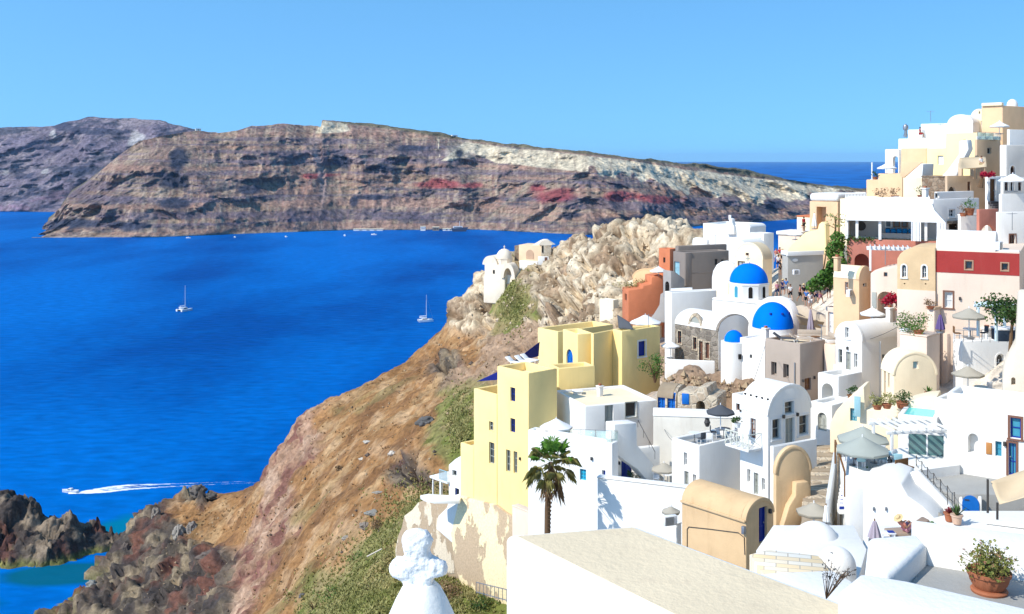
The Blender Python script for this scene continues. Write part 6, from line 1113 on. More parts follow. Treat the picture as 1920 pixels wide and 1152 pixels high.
t = thing('chimney', 'small white chimney box on the roof of the pool house', 'chimney', P(1083, 746, 99)); MB().box(-.4, .4, -.4, .4, -.3, .6).build('shaft', WH, t, .06); MB().box(-.5, .5, -.5, .5, .602, .7).build('cap', WH, t, .03)
# ------------------------------------------------------------------ furniture
def chair(label, loc, rz, mat, frame=None, group='terrace chairs'):
    t = thing('chair', label, 'chair', loc, rz, group); frame = frame or WPL
    MB().box(-.23, .23, -.22, .22, .42, .47).build('seat', mat, t, .015); MB().box(-.23, .23, .2, .25, .472, .92).build('backrest', mat, t, .02)
    for x in (-.2, .2):
        for y in (-.19, .19): MB().box(x-.02, x+.02, y-.02, y+.02, 0, .419).build('leg', frame, t)
    return t
def table(label, loc, mat, r=.45, ht=.73, group='terrace tables'):
    t = thing('table', label, 'table', loc, 0, group); MB().lathe([(.001, ht-.04), (r, ht-.04), (r, ht), (.001, ht)], 22).build('table_top', mat, t); MB().tube([(0, 0, .03), (0, 0, ht-.042)], .04, 8).build('column', MT, t); MB().lathe([(.001, 0), (.26, 0), (.22, .03), (.001, .03)], 16).build('foot', MT, t); return t
def sofa(label, loc, rz, w=1.8, mat=None):
    t = thing('sofa', label, 'sofa', loc, rz, 'lounge sofas'); mat = mat or BGC
    MB().box(-w/2, w/2, -.4, .4, 0, .28).build('base', WH, t, .03); MB().box(-w/2+.05, w/2-.05, -.38, .25, .285, .42).build('seat_cushion', mat, t, .05); MB().box(-w/2+.05, w/2-.05, .26, .4, .3, .78).build('back_cushion', mat, t, .06); return t
def lounger(label, loc, rz, mat):
    t = thing('sun_lounger', label, 'sun lounger', loc, rz, 'sun loungers'); MB().box(-.33, .33, -.95, .4, .26, .36).build('mattress', mat, t, .04); m = MB().beam((0, .4, .31), (0, 1.0, .72), .66, .1); m.build('backrest', mat, t, .03)
    for x in (-.28, .28):
        for y in (-.8, .3): MB().box(x-.03, x+.03, y-.03, y+.03, 0, .259).build('leg', WPL, t)
    return t
def onroof(key, px, py, par): h = B_[key]; return onz(px, py, h.loc.z+h.H-par+.03)
q = onroof('wb38', 1357, 822, .35); table('dark round dining table under the charcoal parasol', q, DM, .5); chair('dark chair at the round table, behind it towards the balcony', q+Vector((.75, .25, 0)), -1.4, CD); chair('white chair with a dark seat in front of the round table', q+Vector((.55, -.75, 0)), -2.4, WPL); chair('dark chair left of the round table', q+Vector((-.75, .1, 0)), 1.5, CD)
q = onroof('wb38', 1302, 830, .35); table('white table at the left side of the grey dining terrace', q, WPL, .42); chair('dark chair beside the white terrace table', q+Vector((.4, -.55, 0)), -2.6, CD); chair('white chair nearest the parapet corner of the dining terrace', q+Vector((1.0, -.7, 0)), 2.9, WPL)
q = onz(1245, 908, ZT['court']); table('white table under the courtyard parasol', q+Vector((.3, .1, 0)), WPL, .4); chair('white chair left of the courtyard table', q+Vector((-.6, .1, 0)), 1.4, WPL); chair('white chair right of the courtyard table', q+Vector((1.15, -.1, 0)), -1.5, WPL); sofa('white bench sofa against the teal door wall', q+Vector((-.9, .9, 0)), 0, 1.4, WPL)
zt = ZT['umb']
for px, py, dx in ((1600, 872, 0), (1640, 868, 1), (1668, 874, 2)):
    q = onz(px, py, zt); nm = ('left', 'middle', 'right')[dx]; table('%s table under the grey-green parasols' % ('leftmost', 'middle', 'rightmost')[dx], q, PT, .42); chair('pale chair before the %s parasol table' % nm, q+Vector((.2, -.65, 0)), 3.0, PT); chair('pale chair behind the %s parasol table' % nm, q+Vector((-.1, .7, 0)), .1, WPL)
q = onz(1683, 876, zt); chair('white chair by the brown timber bench near the big jar', q, .8, WPL); t = thing('bench', 'brown timber bench at the top of the sloping parapet', 'bench', onz(1697, 892, zt), .5); MB().box(-.5, .5, -.2, .2, .4, .46).build('seat', WD, t); [MB().box(x-.04, x+.04, -.18, .18, 0, .399).build('leg', WD, t) for x in (-.42, .42)]; MB().box(-.5, .5, .21, .26, .42, .85).build('backrest', WD, t)
q = onroof('taupe', 1512, 640, .35); sofa('beige sofa facing the lilac folded parasol', q+Vector((.6, 1.0, 0)), -.2, 2.2); sofa('beige corner sofa nearest the taupe roof edge', q+Vector((1.8, -.2, 0)), -1.5, 1.6); lounger('dark grey lounger on the taupe roof terrace', q+Vector((-1.9, -.2, 0)), 1.2, CD); lounger('beige lounger on the taupe roof terrace', q+Vector((-.6, -.5, 0)), 1.2, BGC); table('low table between the beige sofas', q+Vector((.8, .1, 0)), WD, .4, .4)
q = P(1822, 637, 73.6); table('white table under the taupe parasol by the pinkish wall', q+Vector((0, .2, 0)), WPL, .5); chair('wooden chair left of that white table on the pinkish terrace', q+Vector((-1.0, 0, 0)), 1.4, WD); chair('dark chair right of the white table on the pinkish terrace', q+Vector((.9, .2, 0)), -1.4, CD)
t = thing('hot_tub', 'dark panelled hot tub with a white cover under the pale pergola', 'hot tub', P(1886, 638, 73)); MB().box(-.75, .75, -.6, .6, 0, .75).build('shell', plain('dark_blue_panel', (.02, .035, .06)), t, .04); MB().box(-.8, .8, -.65, .65, .752, .88).build('cover', WPL, t, .05)
q = P(1840, 745, 72); chair('pale chair in the shade of the taupe parasol by the doorway', q+Vector((.9, .4, 0)), .3, WPL); table('pale blue table under the taupe parasol by the doorway', q, PT, .45)
q = onroof('ya', 985, 690, .8)
for i, (dx, dy) in enumerate(((-.8, 1.2), (.3, 1.8), (1.0, 2.6))): lounger('%s white deck lounger on the tall yellow house roof' % ('leftmost', 'middle', 'rightmost')[i], q+Vector((dx*.8-.3, dy, 0)), .9, CW)
q = P(1448, 975, 57.5)
zl = ZT['lounge']; t = thing('mattress_bed', 'brown cushioned mattress with two pillows on the sunbathing terrace', 'day bed', onz(1706, 1002, zl), .15); MB().box(-1.1, 1.0, -.4, .45, 0, .22).build('mattress', plain('brown_cushion', (.34, .26, .20), .9), t, .06); MB().beam((.55, .1, .42), (.95, .15, .62), .55, .2).build('pillow', plain('brown_pillow', (.24, .18, .14), .9), t, .08); MB().box(1.05, 1.6, -.1, .4, 0, .36).build('bolster', plain('brown_pillow', (1,1,1)), t, .1)
t = thing('side_table', 'small white side table with a blue cloth on the sunbathing terrace', 'table', onz(1664, 1012, zl)); MB().box(-.35, .35, -.22, .22, .3, .36).build('table_top', WPL, t, .02); [MB().box(x-.03, x+.03, -.18, .18, 0, .299).build('leg', WPL, t) for x in (-.28, .28)]; MB().box(.0, .3, -.15, .12, .361, .4).build('cloth', DB, t, .01)
ac_unit(1256, 985, 64, 'cream air conditioner on a white box behind the ochre store', .3, 1.0); ac_unit(1873, 469, 75.5, 'air conditioner in the end arch of the white vault over the red band', .9, 1.0)
h = H('acbox', 'house', 'little white plant box behind the ochre store', 1268, 985, 1010, 1240, 1278, th=35, Y=64.5, deep=2); h.cap(WH, .1, .02, .03); h.done()
# ------------------------------------------------------------------ people
J = {'stand': [(0,0,.93), (0,0,1.12), (0,.0,1.33), (0,0,1.46), (0,-.02,1.56), (0,-.02,1.68), (-.17,0,1.39), (-.23,.03,1.12), (-.22,-.1,.88), (-.22,-.14,.8), (.17,0,1.39), (.23,.03,1.12), (.22,-.1,.88), (.22,-.14,.8), (-.1,0,.88), (-.11,-.02,.5), (-.12,.03,.08), (-.13,-.13,.03), (.1,0,.88), (.11,-.02,.5), (.12,.03,.08), (.13,-.13,.03)]}
w_ = [list(p) for p in J['stand']]; w_[8] = [-.22,-.24,.92]; w_[9] = [-.21,-.31,.88]; w_[12] = [.23,.16,.9]; w_[13] = [.23,.2,.83]; w_[15] = [-.1,.1,.5]; w_[16] = [-.1,.33,.14]; w_[17] = [-.1,.2,.04]; w_[19] = [.1,-.2,.52]; w_[20] = [.11,-.26,.1]; w_[21] = [.11,-.42,.05]; J['walk'] = [tuple(p) for p in w_]
s_ = [list(p) for p in J['stand']]
for p in s_: p[2] -= .45
for k, sx in ((14, -1), (18, 1)): s_[k] = [sx*.1, -.02, .45]; s_[k+1] = [sx*.12, -.42, .48]; s_[k+2] = [sx*.12, -.4, .08]; s_[k+3] = [sx*.12, -.55, .03]
for k, sx in ((8, -1), (12, 1)): s_[k] = [sx*.2, -.28, .58]; s_[k+1] = [sx*.17, -.36, .56]
J['sit'] = [tuple(p) for p in s_]
E_ = [(0,1),(1,2),(2,3),(3,4),(4,5),(2,6),(6,7),(7,8),(8,9),(2,10),(10,11),(11,12),(12,13),(0,14),(14,15),(15,16),(16,17),(0,18),(18,19),(19,20),(20,21)]
R_ = [(.13,.1),(.125,.09),(.15,.1),(.06,.06),(.085,.1),(.07,.085),.06,.045,.035,.035,.06,.045,.035,.035,.095,.06,.042,.04,.095,.06,.042,.04]
PM = {}
for k, jt in J.items():
    PM[k] = skin_mesh('person_body', jt, E_, R_, 2)
    up = [0,1,2,6,7,10,11]; PM[k+'_shirt'] = skin_mesh('shirt', [jt[0]]+[jt[1], jt[2]]+[jt[6], tuple(Vector(jt[6]).lerp(Vector(jt[7]), .7))]+[jt[10], tuple(Vector(jt[10]).lerp(Vector(jt[11]), .7))], [(0,1),(1,2),(2,3),(3,4),(2,5),(5,6)], [(.155,.12),(.15,.115),(.17,.12),.078,.065,.078,.065], 1)
    PM[k+'_pants'] = skin_mesh('shorts', [jt[0], jt[14], tuple(Vector(jt[14]).lerp(Vector(jt[15]), .9)), jt[18], tuple(Vector(jt[18]).lerp(Vector(jt[19]), .9))], [(0,1),(1,2),(0,3),(3,4)], [(.155,.125),.115,.085,.115,.085], 1)
SK = [plain('skin_light', (.55, .32, .22), .6), plain('skin_tan', (.38, .20, .12), .6)]; CL_ = {k: plain('cloth_'+k, c, .85, .1) for k, c in dict(white=(.75, .74, .72), navy=(.015, .02, .08), red=(.45, .03, .04), black=(.02, .02, .022), salmon=(.62, .22, .16), blue=(.06, .16, .40), khaki=(.36, .28, .16), yellow=(.65, .45, .08), teal=(.06, .25, .25), pink=(.55, .25, .30), grey=(.25, .25, .26)).items()}
HR = [plain('hair_dark', (.02, .014, .01), .6), plain('hair_brown', (.10, .05, .025), .6), plain('straw_hat', (.60, .45, .24), .85)]
hm = MB(); hm.lathe([(.105*math.cos(q), .11*math.sin(q)) for q in np.linspace(-.5, 1.56, 8)], 12); HAIR = hm.mesh('hair'); hm = MB(); hm.lathe([(.24, .0), (.12, .01), (.11, .1), (.06, .14), (.001, .145)], 18); HAT = hm.mesh('hat')
fm = MB(); fm.sphere((-.034, -.105, .015), .013, 6, 4); fm.sphere((.034, -.105, .015), .013, 6, 4); FACE = fm.mesh('eyes'); fm = MB().sphere((0, -.115, -.02), .016, 6, 4, (1, 1, 1.5)).sphere((-.1, 0, -.01), .022, 6, 4, (.5, 1, 1.4)).sphere((.1, 0, -.01), .022, 6, 4, (.5, 1, 1.4)); NOSE = fm.mesh('nose_and_ears')
def part(name, me, mat, par, loc=None):
    if not me.materials: me.materials.append(mat)
    o = bpy.data.objects.new(name, me); COL.objects.link(o); o.parent = par; o.material_slots[0].link = 'OBJECT'; o.material_slots[0].material = mat
    if loc: o.location = loc
    return o
def person(label, loc, rz, pose, top, bot, hat=False, sk=0, hr=0, group=None, sc=1.0):
    t = thing('person', label, 'person', loc, rz, group); t.scale = (sc,)*3; part('body', PM[pose], SK[sk], t); part('shirt', PM[pose+'_shirt'], CL_[top], t); part('shorts', PM[pose+'_pants'], CL_[bot], t)
    hz = J[pose][4]; c = (hz[0], hz[1]+.012, hz[2]+.06); part('hair', HAIR, HR[hr], t, c); part('eyes', FACE, HR[0], t, (0, hz[1]+.005, hz[2]+.04)); part('nose_and_ears', NOSE, SK[sk], t, (0, hz[1], hz[2]+.04))
    if hat: part('hat', HAT, HR[2], t, (c[0], c[1], c[2]+.03))
    return t
G = 'people walking in the alley'
PA = h_alley = [(1455, 492, 132, 'walk', 'salmon', 'white', 0, 1, 'person in a salmon top heading up the far alley'), (1462, 490, 131, 'stand', 'red', 'khaki', 1, 0, 'person in red with brown shorts in the far alley'), (1467, 494, 130, 'walk', 'teal', 'black', 0, 0, 'person with a teal top at the mouth of the far alley'), (1459, 505, 128, 'walk', 'white', 'navy', 0, 1, 'person in white lower down the far alley'),
  (1463, 515, 126, 'stand', 'black', 'black', 1, 0, 'person dressed all in black in the narrow alley'), (1457, 558, 114, 'walk', 'pink', 'navy', 0, 1, 'person in pink beside the alley wall behind the upper dome'), (1468, 554, 114, 'stand', 'navy', 'navy', 0, 0, 'person in navy beside the alley wall'), (1474, 552, 113, 'stand', 'blue', 'grey', 1, 0, 'person in blue next to the white doorway'), (1482, 564, 111, 'walk', 'white', 'black', 0, 1, 'person in white with black shorts near the vine'),
  (1500, 566, 107, 'walk', 'salmon', 'black', 1, 0, 'person in salmon with black shorts among the crowd'), (1507, 565, 106.5, 'stand', 'black', 'khaki', 0, 0, 'person in black and khaki among the crowd'), (1518, 568, 106, 'walk', 'yellow', 'navy', 0, 1, 'person in yellow among the crowd under the vine'), (1524, 566, 105.5, 'stand', 'khaki', 'black', 1, 2, 'person in khaki among the crowd under the vine'), (1530, 569, 105, 'walk', 'grey', 'navy', 0, 0, 'person in grey among the crowd'),
  (1538, 570, 104.5, 'walk', 'navy', 'pink', 1, 0, 'person with a navy top and pink shorts in front of the crowd'), (1519, 580, 102.5, 'stand', 'white', 'white', 0, 1, 'person all in white nearest the beige curved wall'), (1554, 560, 103, 'stand', 'white', 'black', 1, 0, 'person in a white shirt in the dark passage'), (1512, 575, 104, 'stand', 'blue', 'black', 0, 0, 'person in blue and black leaning on the alley wall')]
for i, (a, b, Y, po, tp, bt, sk, hr, lab) in enumerate(PA): person(lab, P(a, b, Y), (.2, 2.8, -.6, 3.3, 1.2)[i % 5], po, tp, bt, i % 4 == 2, sk, hr, G)
for a, b, Y, po, tp, bt, lab in ((1155, 438, 246, 'stand', 'navy', 'black', 'tiny dark figure alone on the headland crest'), (1178, 432, 240, 'stand', 'red', 'white', 'tiny figure in red and white near the lookout'), (1196, 436, 236, 'sit', 'salmon', 'khaki', 'tiny seated figure in salmon by the lookout parasol'), (1204, 440, 236, 'stand', 'white', 'white', 'tiny figure all in white below the lookout parasol'), (1222, 430, 234, 'stand', 'black', 'navy', 'tiny dark figure right of the lookout parasol'), (1232, 428, 234, 'walk', 'pink', 'black', 'tiny figure in pink on the lookout wall top'), (1250, 466, 222, 'stand', 'pink', 'white', 'tiny figure in pink below the dark castle wall'), (1259, 466, 221, 'walk', 'white', 'khaki', 'tiny figure in white and khaki below the castle wall'), (1266, 466, 221, 'stand', 'navy', 'navy', 'tiny figure in navy below the castle wall'), (1271, 466, 220, 'walk', 'white', 'blue', 'tiny figure in white and blue below the castle wall'), (1283, 455, 222, 'stand', 'yellow', 'yellow', 'tiny figure in yellow right of the castle wall'), (1252, 424, 232, 'stand', 'blue', 'black', 'tiny figure in blue on top of the castle wall')):
    person(lab, P(a, b, Y), random.uniform(0, 6), po, tp, bt, False, 0, 0, 'visitors at the lookout', 1.05)
person('person in a dark red top sitting on the white skyline terrace', P(1725, 258, 129.5), 1.0, 'sit', 'red', 'red', False, 1, 0); person('person in dark red standing on the terrace by the small cream house', P(1507, 433, 129), .5, 'stand', 'red', 'black', False, 1, 0); person('person in white seated under the sand awning', P(1840, 316, 107), .4, 'sit', 'white', 'khaki', False, 0, 1)
# sunbather in a straw hat lying propped on the mattress
q = onz(1702, 1006, zl); t = person('person in a straw hat and orange top lounging on the brown mattress', q+Vector((.25, -.05, .12)), 2.1, 'sit', 'salmon', 'pink', True, 1, 0); t.rotation_euler = (math.radians(-40), 0, 2.0); t.location = q+Vector((.15, .05, .05))
t = thing('clay_urn', 'dark clay urn on the white terrace corner near the ruined shed', 'urn', P(1326, 800, 80)); MB().lathe([(.001, 0), (.12, 0), (.24, .3), (.15, .55), (.18, .6), (.1, .58)], 16).build('jar', DM, t)
# ------------------------------------------------------------------ boats
def catamaran(px, py, L, label, rz, mast):
    t = thing('catamaran', label, 'sailing boat', P(px, py, F*CAMZ/(py-EY)), rz, 'catamarans at anchor'); t.location.z = 0; s = L/11
    for y in (-2.6, 2.6):
        m = MB(); vs = []
        for i in range(9):
            x = -5.5+11*i/8; w = .85*(1-abs(max(0, (i-4)/4))**2.2)+.05; top = 1.5+.25*max(0, (i-4)/4); vs += [(x, y-w, top), (x, y-w*.75, 0), (x, y, -.4), (x, y+w*.75, 0), (x, y+w, top)]
        m.add([tuple(c*s for c in v) for v in vs], [(i*5+k, i*5+(k+1) % 5, (i+1)*5+(k+1) % 5, (i+1)*5+k) for i in range(8) for k in range(5)]+[(0, 1, 2, 3, 4), (44, 43, 42, 41, 40)]).build('hull', WPL, t)
    sc = lambda *v: tuple(c*s for c in v)
    MB().box(*sc(-4.8, 2.8, -2.6, 2.6, 1.15, 1.5)).build('deck', WPL, t, .1); MB().prism([sc(-3.2, 1.5), sc(-3.0, 2.9), sc(.6, 2.8), sc(2.2, 1.5)], -2.1*s, 2.1*s, 'y').build('cabin', WPL, t, .15); MB().box(*sc(-2.6, 1.0, -2.13, 2.13, 1.9, 2.4)).build('cabin_window', GLS, t); MB().box(*sc(-4.6, -2.8, -1.9, 1.9, 3.0, 3.12)).build('bimini', WPL, t); MB().box(*sc(-4.7, -3.1, -2, 2, .5, 1.4)).build('stern_steps', DK, t)
    MB().tube([(.6*s, 0, 2.8*s), (.6*s, 0, mast)], [.16, .09], 8).build('mast', WPL, t); MB().tube([(.6*s, 0, 3.9*s), (-4.6*s, 0, 3.9*s)], .14, 8).build('boom', WPL, t); m = MB().tube([(.6*s, 0, mast), (5.4*s, 0, 1.7*s)], .03, 4)
    for y in (-2.6, 2.6): m.tube([(.6*s, 0, mast*.9), (-.8*s, y*s, 1.6*s)], .025, 4)
    m.build('rigging', MT, t); MB().tube([(.6*s, 0, 4.0*s), (-4.4*s, 0, 4.0*s)], .26, 8).build('furled_sail', CW, t); return t
catamaran(346, 583, 10.5, 'white catamaran with bare mast anchored at the left', math.radians(60), 18.5); catamaran(798, 603, 10, 'white catamaran with bare mast anchored nearer the headland', math.radians(15), 18)
wy = lambda py: F*CAMZ/(py-EY)
def motorboat(px, py, L, label, rz, group=None):
    t = thing('motor_boat', label, 'motor boat', P(px, py, wy(py)), rz, group); t.location.z = 0; vs = []; s = L/7
    for i in range(8):
        f = i/7; x = -3.5+7*f; w = 1.15*(1-max(0, (f-.45)/.55)**2)+.03; vs += [(x*s, -w*s, (1.0+.3*f)*s), (x*s, -w*.6*s, 0), (x*s, 0, -.3*s), (x*s, w*.6*s, 0), (x*s, w*s, (1.0+.3*f)*s)]
    MB().add(vs, [(i*5+k, i*5+(k+1) % 5, (i+1)*5+(k+1) % 5, (i+1)*5+k) for i in range(7) for k in range(5)]+[(0, 1, 2, 3, 4), (39, 38, 37, 36, 35)]).build('hull', WPL, t); MB().prism([(-1.2*s, 1.0*s), (-1.0*s, 1.9*s), (.4*s, 1.8*s), (1.4*s, 1.15*s)], -.75*s, .75*s, 'y').build('cabin', WPL, t, .05); MB().box(-.7*s, .6*s, -.77*s, .77*s, 1.3*s, 1.6*s).build('windscreen', GLS, t); return t
motorboat(131, 924, 5.5, 'white speedboat racing ahead of its foaming wake', math.radians(170))
for a, b, L, l in ((353, 447, 7, 'tiny white boat farthest left below the island cliff'), (440, 446, 8, 'tiny white boat second from the left below the island cliff'), (536, 445, 7, 'tiny white boat below the pale scree chute'), (646, 443, 9, 'tiny white boat left of the island harbour'), (701, 441, 9, 'tiny white boat nearest the island harbour wall'), (867, 434, 11, 'tiny white boat right of the island harbour')): motorboat(a, b, L, l, random.uniform(0, 3), 'small boats off the island')
# wake
m, n, b = _mat('wake_foam'); tt = _noise(n, .9, 6, .75, stretch=(.25, 1.4, 1)); uvn = n.nodes.new('ShaderNodeVertexColor'); uvn.layer_name = 'Col'
sep = n.nodes.new('ShaderNodeSeparateColor'); n.links.new(uvn.outputs[0], sep.inputs[0]); ad = n.nodes.new('ShaderNodeMath'); ad.operation = 'ADD'; n.links.new(tt.outputs[0], ad.inputs[0]); n.links.new(sep.outputs[0], ad.inputs[1]); al = _ramp(n, ad.outputs[0], [(.88, 0), (1.0, 1)]); n.links.new(al.outputs[0], b.inputs['Alpha']); b.inputs['Base Color'].default_value = (.85, .9, .92, 1); b.inputs['Roughness'].default_value = .8
NL, NW = 120, 12; V_ = []; Cc = []
for i in range(NL):
    f = i/(NL-1); px = 128+(508-128)*f; pc = float(np.interp(f, [0, .12, .3, .6, 1], [926, 922, 914, 909, 903])); hw = float(np.interp(f, [0, .08, .2, .35, .6, 1], [1.5, 4, 8, 7, 4.5, 2.5]))
    for j in range(NW):
        g = j/(NW-1)*2-1; py = pc+g*hw; q = P(px, py, wy(py)); V_.append((q.x, q.y, .06)); edge = 1-abs(g)**3; Cc.append((float(np.interp(f, [0, .25, .45, .7, 1], [.66, .54, .42, .34, .27]))*edge-.25*(1-edge) + (.13 if .4 < abs(g) < .85 and f > .08 else (-.10 if f > .15 else 0)),)*3)
o = grid_obj('boat_wake', V_, NL, NW, m, np.array(Cc)); tag(o, 'long white foaming wake trailing behind the speedboat', 'wake', kind='stuff')
# island harbour and ridge houses
for a, b, w_, hgt, Y, l in ((690, 428, 55, 2, 1640, 'long pale quay building left of the island harbour'), (793, 425, 9, 6, 1642, 'white harbour house left of the moored ship'), (817, 425, 12, 5, 1642, 'dark-windowed harbour house beside the quay'), (845, 424, 30, 2.5, 1642, 'low pale harbour shed along the quay')):
    t = thing('harbour_house', l, 'house', P(a, 431, Y)); t.location.z = 0; k = w_*Y/F/2; MB().box(-k, k, 0, 8, 0, hgt).build('walls', WH if 'dark' not in l else GR, t); MB().box(-k-.5, k+.5, -.5, 8.5, hgt+.05, hgt+1).build('roof', CRF, t)
    for i in range(3): MB().box(-k*.6+i*k*.5, -k*.6+i*k*.5+k*.2, -.12, -.02, hgt*.35, hgt*.75).build('window', DK, t)
t = thing('ship', 'white moored ship with a dark hull at the island harbour', 'ship', P(862, 429, 1625), math.radians(8)); t.location.z = 0; MB().prism([(-11, 0), (-13, 5), (13, 6.5), (9, 0)], -3, 3, 'y').build('hull', plain('ship_hull', (.05, .07, .12)), t); MB().box(-10, 4, -2.6, 2.6, 5.3, 8).build('superstructure', WPL, t); MB().box(-9, 3, -2.7, -2.62, 6.2, 7.2).build('windows', GLS, t); MB().tube([(0, 0, 8), (0, 0, 16)], .3).build('mast', WPL, t)
for a, b, l, Y in ((734, 249, 'white house on the island rim beyond the pumice patch', 1930), (824, 254, 'larger white house on the island skyline', 1930), (853, 257, 'small white house right of the larger one on the island skyline', 1930), (1000, 281, 'tiny white house on the right part of the island rim', 1930), (372, 245, 'white house in the saddle of the far ridge', 1980)):
    t = thing('rim_house', l, 'house', P(a, b, Y)-Vector((0, 0, 4)), .4); MB().box(-5, 5, 0, 7, 0, 7).build('walls', WH, t); MB().box(-5.3, 5.3, -.3, 7.3, 7.05, 7.6).build('roof', WH, t); MB().box(-1, 1, -.15, -.05, 4.2, 6).build('window', DK, t)
# ------------------------------------------------------------------ boulders and scattered stone
def boulder(px, py, w, label, c=(.22, .19, .16), sq=(1, .8, .8), off=.15):
    q = ong(px, py, 60); r = w/2*q.y/F; me = bpy.data.meshes.new('boulder'); bm = bmesh.new(); bmesh.ops.create_icosphere(bm, subdivisions=4, radius=1)
    sd = Vector((px*.13, py*.17, 3))
    for v in bm.verts:
        p = v.co.copy(); d = mn.voronoi(p*1.3+sd)[0]; k = .75+.35*(d[1]-d[0])+.25*mn.fractal(p*1.5+sd, .8, 2.1, 4); v.co = Vector((p.x*sq[0], p.y*sq[1], p.z*sq[2]))*k*r
    bm.to_mesh(me); bm.free(); me.polygons.foreach_set('use_smooth', [True]*len(me.polygons)); me.set_sharp_from_angle(angle=math.radians(30)); nm = 'boulder_stone_%d' % int(c[0]*100)
    me.materials.append(plain(nm, c, .95, .1, .4, .8)); o = bpy.data.objects.new('boulder', me); COL.objects.link(o); o.location = q+Vector((0, 0, r*off)); tag(o, label, 'boulder', 'boulders on the slope')
boulder(292, 972, 26, 'pale upright boulder with a long shadow near the shore', (.26, .22, .18), (.8, .8, 1.2), .6); boulder(372, 930, 34, 'dark boulder pile topping the lower spur', (.16, .14, .12), (1, .8, .9), .5); boulder(396, 936, 26, 'dark jagged rock right of the boulder pile', (.11, .10, .09), (1, .8, .6), .4); boulder(800, 795, 42, 'large dark angular boulder in the middle of the brown slope', (.13, .125, .12), (1, .8, .6)); boulder(684, 988, 24, 'grey boulder low on the brown slope', (.26, .25, .23), (1, .8, .7)); boulder(700, 965, 34, 'flat grey boulder slab above the grey one', (.28, .27, .24), (1.1, .6, .35)); boulder(652, 1012, 26, 'pale grey flat rock beside the path trace', (.34, .30, .25), (1, .7, .5)); boulder(567, 1120, 16, 'small dark rock at the bottom of the slope', (.14, .13, .13)); boulder(708, 925, 18, 'thin pale slab high on the brown slope', (.36, .33, .28), (1.2, .6, .3)); boulder(688, 830, 14, 'small white stone at the middle of the slope', (.55, .5, .42), (1.2, .7, .5)); boulder(735, 852, 18, 'white rounded rock near the slope centre', (.58, .52, .44), (1, .7, .6)); boulder(680, 862, 14, 'flat white stone below the others', (.58, .52, .44), (1.3, .7, .4))
boulder(335, 1010, 40, 'grey upright rock on the dark shore', (.30, .27, .23), (.7, .8, 1.2), .3); boulder(360, 1000, 34, 'second grey upright rock on the dark shore, right of the first', (.24, .21, .18), (.7, .8, 1.1), .3); boulder(395, 1050, 44, 'broad dark rock with a shadow above the pink band', (.15, .12, .10), (1.2, .8, .6), .3); boulder(172, 1100, 26, 'rounded pale rock at the water edge', (.28, .25, .20), (1, .8, .8), .2); boulder(135, 1110, 22, 'dark shore rock at the tip of the point', (.14, .13, .11), (1, .8, .9), .2); boulder(235, 1030, 20, 'dark rock standing in the channel edge', (.15, .13, .11), (1, .8, 1), .3)
def stones(n, name, label, mat, reg, s0, s1, sd):
    random.seed(sd); m = MB(); pxs = [random.uniform(reg[0], reg[1]) for _ in range(n)]; pys = [random.uniform(reg[2], reg[3]) for _ in range(n)]
    for a, b in zip(pxs, pys):
        if not INP(a, b): continue
        q = ong2(a, b)
        if q is None or q.z < 2: continue
        r = random.uniform(s0, s1)*(q.y/150)*random.choice((.6, .8, 1, 1, 1.7)); vs = []
        for d in ((1,0,0),(-1,0,0),(0,1,0),(0,-1,0),(0,0,1),(0,0,-1)): vs.append(q+Vector(d)*r*random.uniform(.5, 1.2)+Vector((0, 0, .1)))
        m.add(vs, [(0,2,4),(2,1,4),(1,3,4),(3,0,4),(2,0,5),(1,2,5),(3,1,5),(0,3,5)])
    o = m.build(name, mat, smooth=False); tag(o, label, 'stones', kind='stuff')
POLY = [(870, 610), (575, 780), (520, 920), (350, 945), (250, 1040), (130, 1140), (560, 1150), (740, 1000), (880, 760), (990, 650)]
def INP(x, y):
    c = False; j = len(POLY)-1
    for i in range(len(POLY)):
        (xi, yi), (xj, yj) = POLY[i], POLY[j]
        if (yi > y) != (yj > y) and x < (xj-xi)*(y-yi)/(yj-yi)+xi: c = not c
        j = i
    return c
_hv = np.array([v.co for v in bpy.data.objects['hillside'].data.vertices])
from mathutils.bvhtree import BVHTree
_hb = BVHTree.FromObject(bpy.data.objects['hillside'], bpy.context.evaluated_depsgraph_get())
def ong2(px, py):
    d = Vector(((px-CX)/F, 1, -(py-EY)/F)).normalized(); r = _hb.ray_cast(Vector((0, 0, CAMZ))+d*40, d); return r[0]
stones(800, 'scattered_stones', 'pale and brown stones strewn over the hillside', plain('pale_stone', (.40, .29, .18), .95, .1, .5, .3), (250, 990, 620, 1150), .05, .17, 5); stones(160, 'scattered_rubble', 'dark rubble strewn over the hillside', plain('dark_stone', (.13, .10, .08), .95, .1, .5, .3), (110, 990, 620, 1150), .08, .32, 6)
POLY = [(1242, 695), (1425, 728), (1425, 750), (1300, 742), (1236, 728)]
stones(420, 'rubble_stones', 'pale rubble stones heaped below the church wall', plain('pale_stone', (1,1,1)), (1236, 1425, 692, 752), .12, .42, 15)
POLY = [(880, 600), (900, 520), (1000, 480), (1130, 440), (1240, 430), (1230, 540), (1160, 600), (1000, 640)]
stones(500, 'fallen_blocks', 'broken pale blocks lying on the headland crag', plain('crag_stone', (.52, .41, .28), .95, .1, .4, .3), (870, 1245, 425, 645), .10, .34, 16)
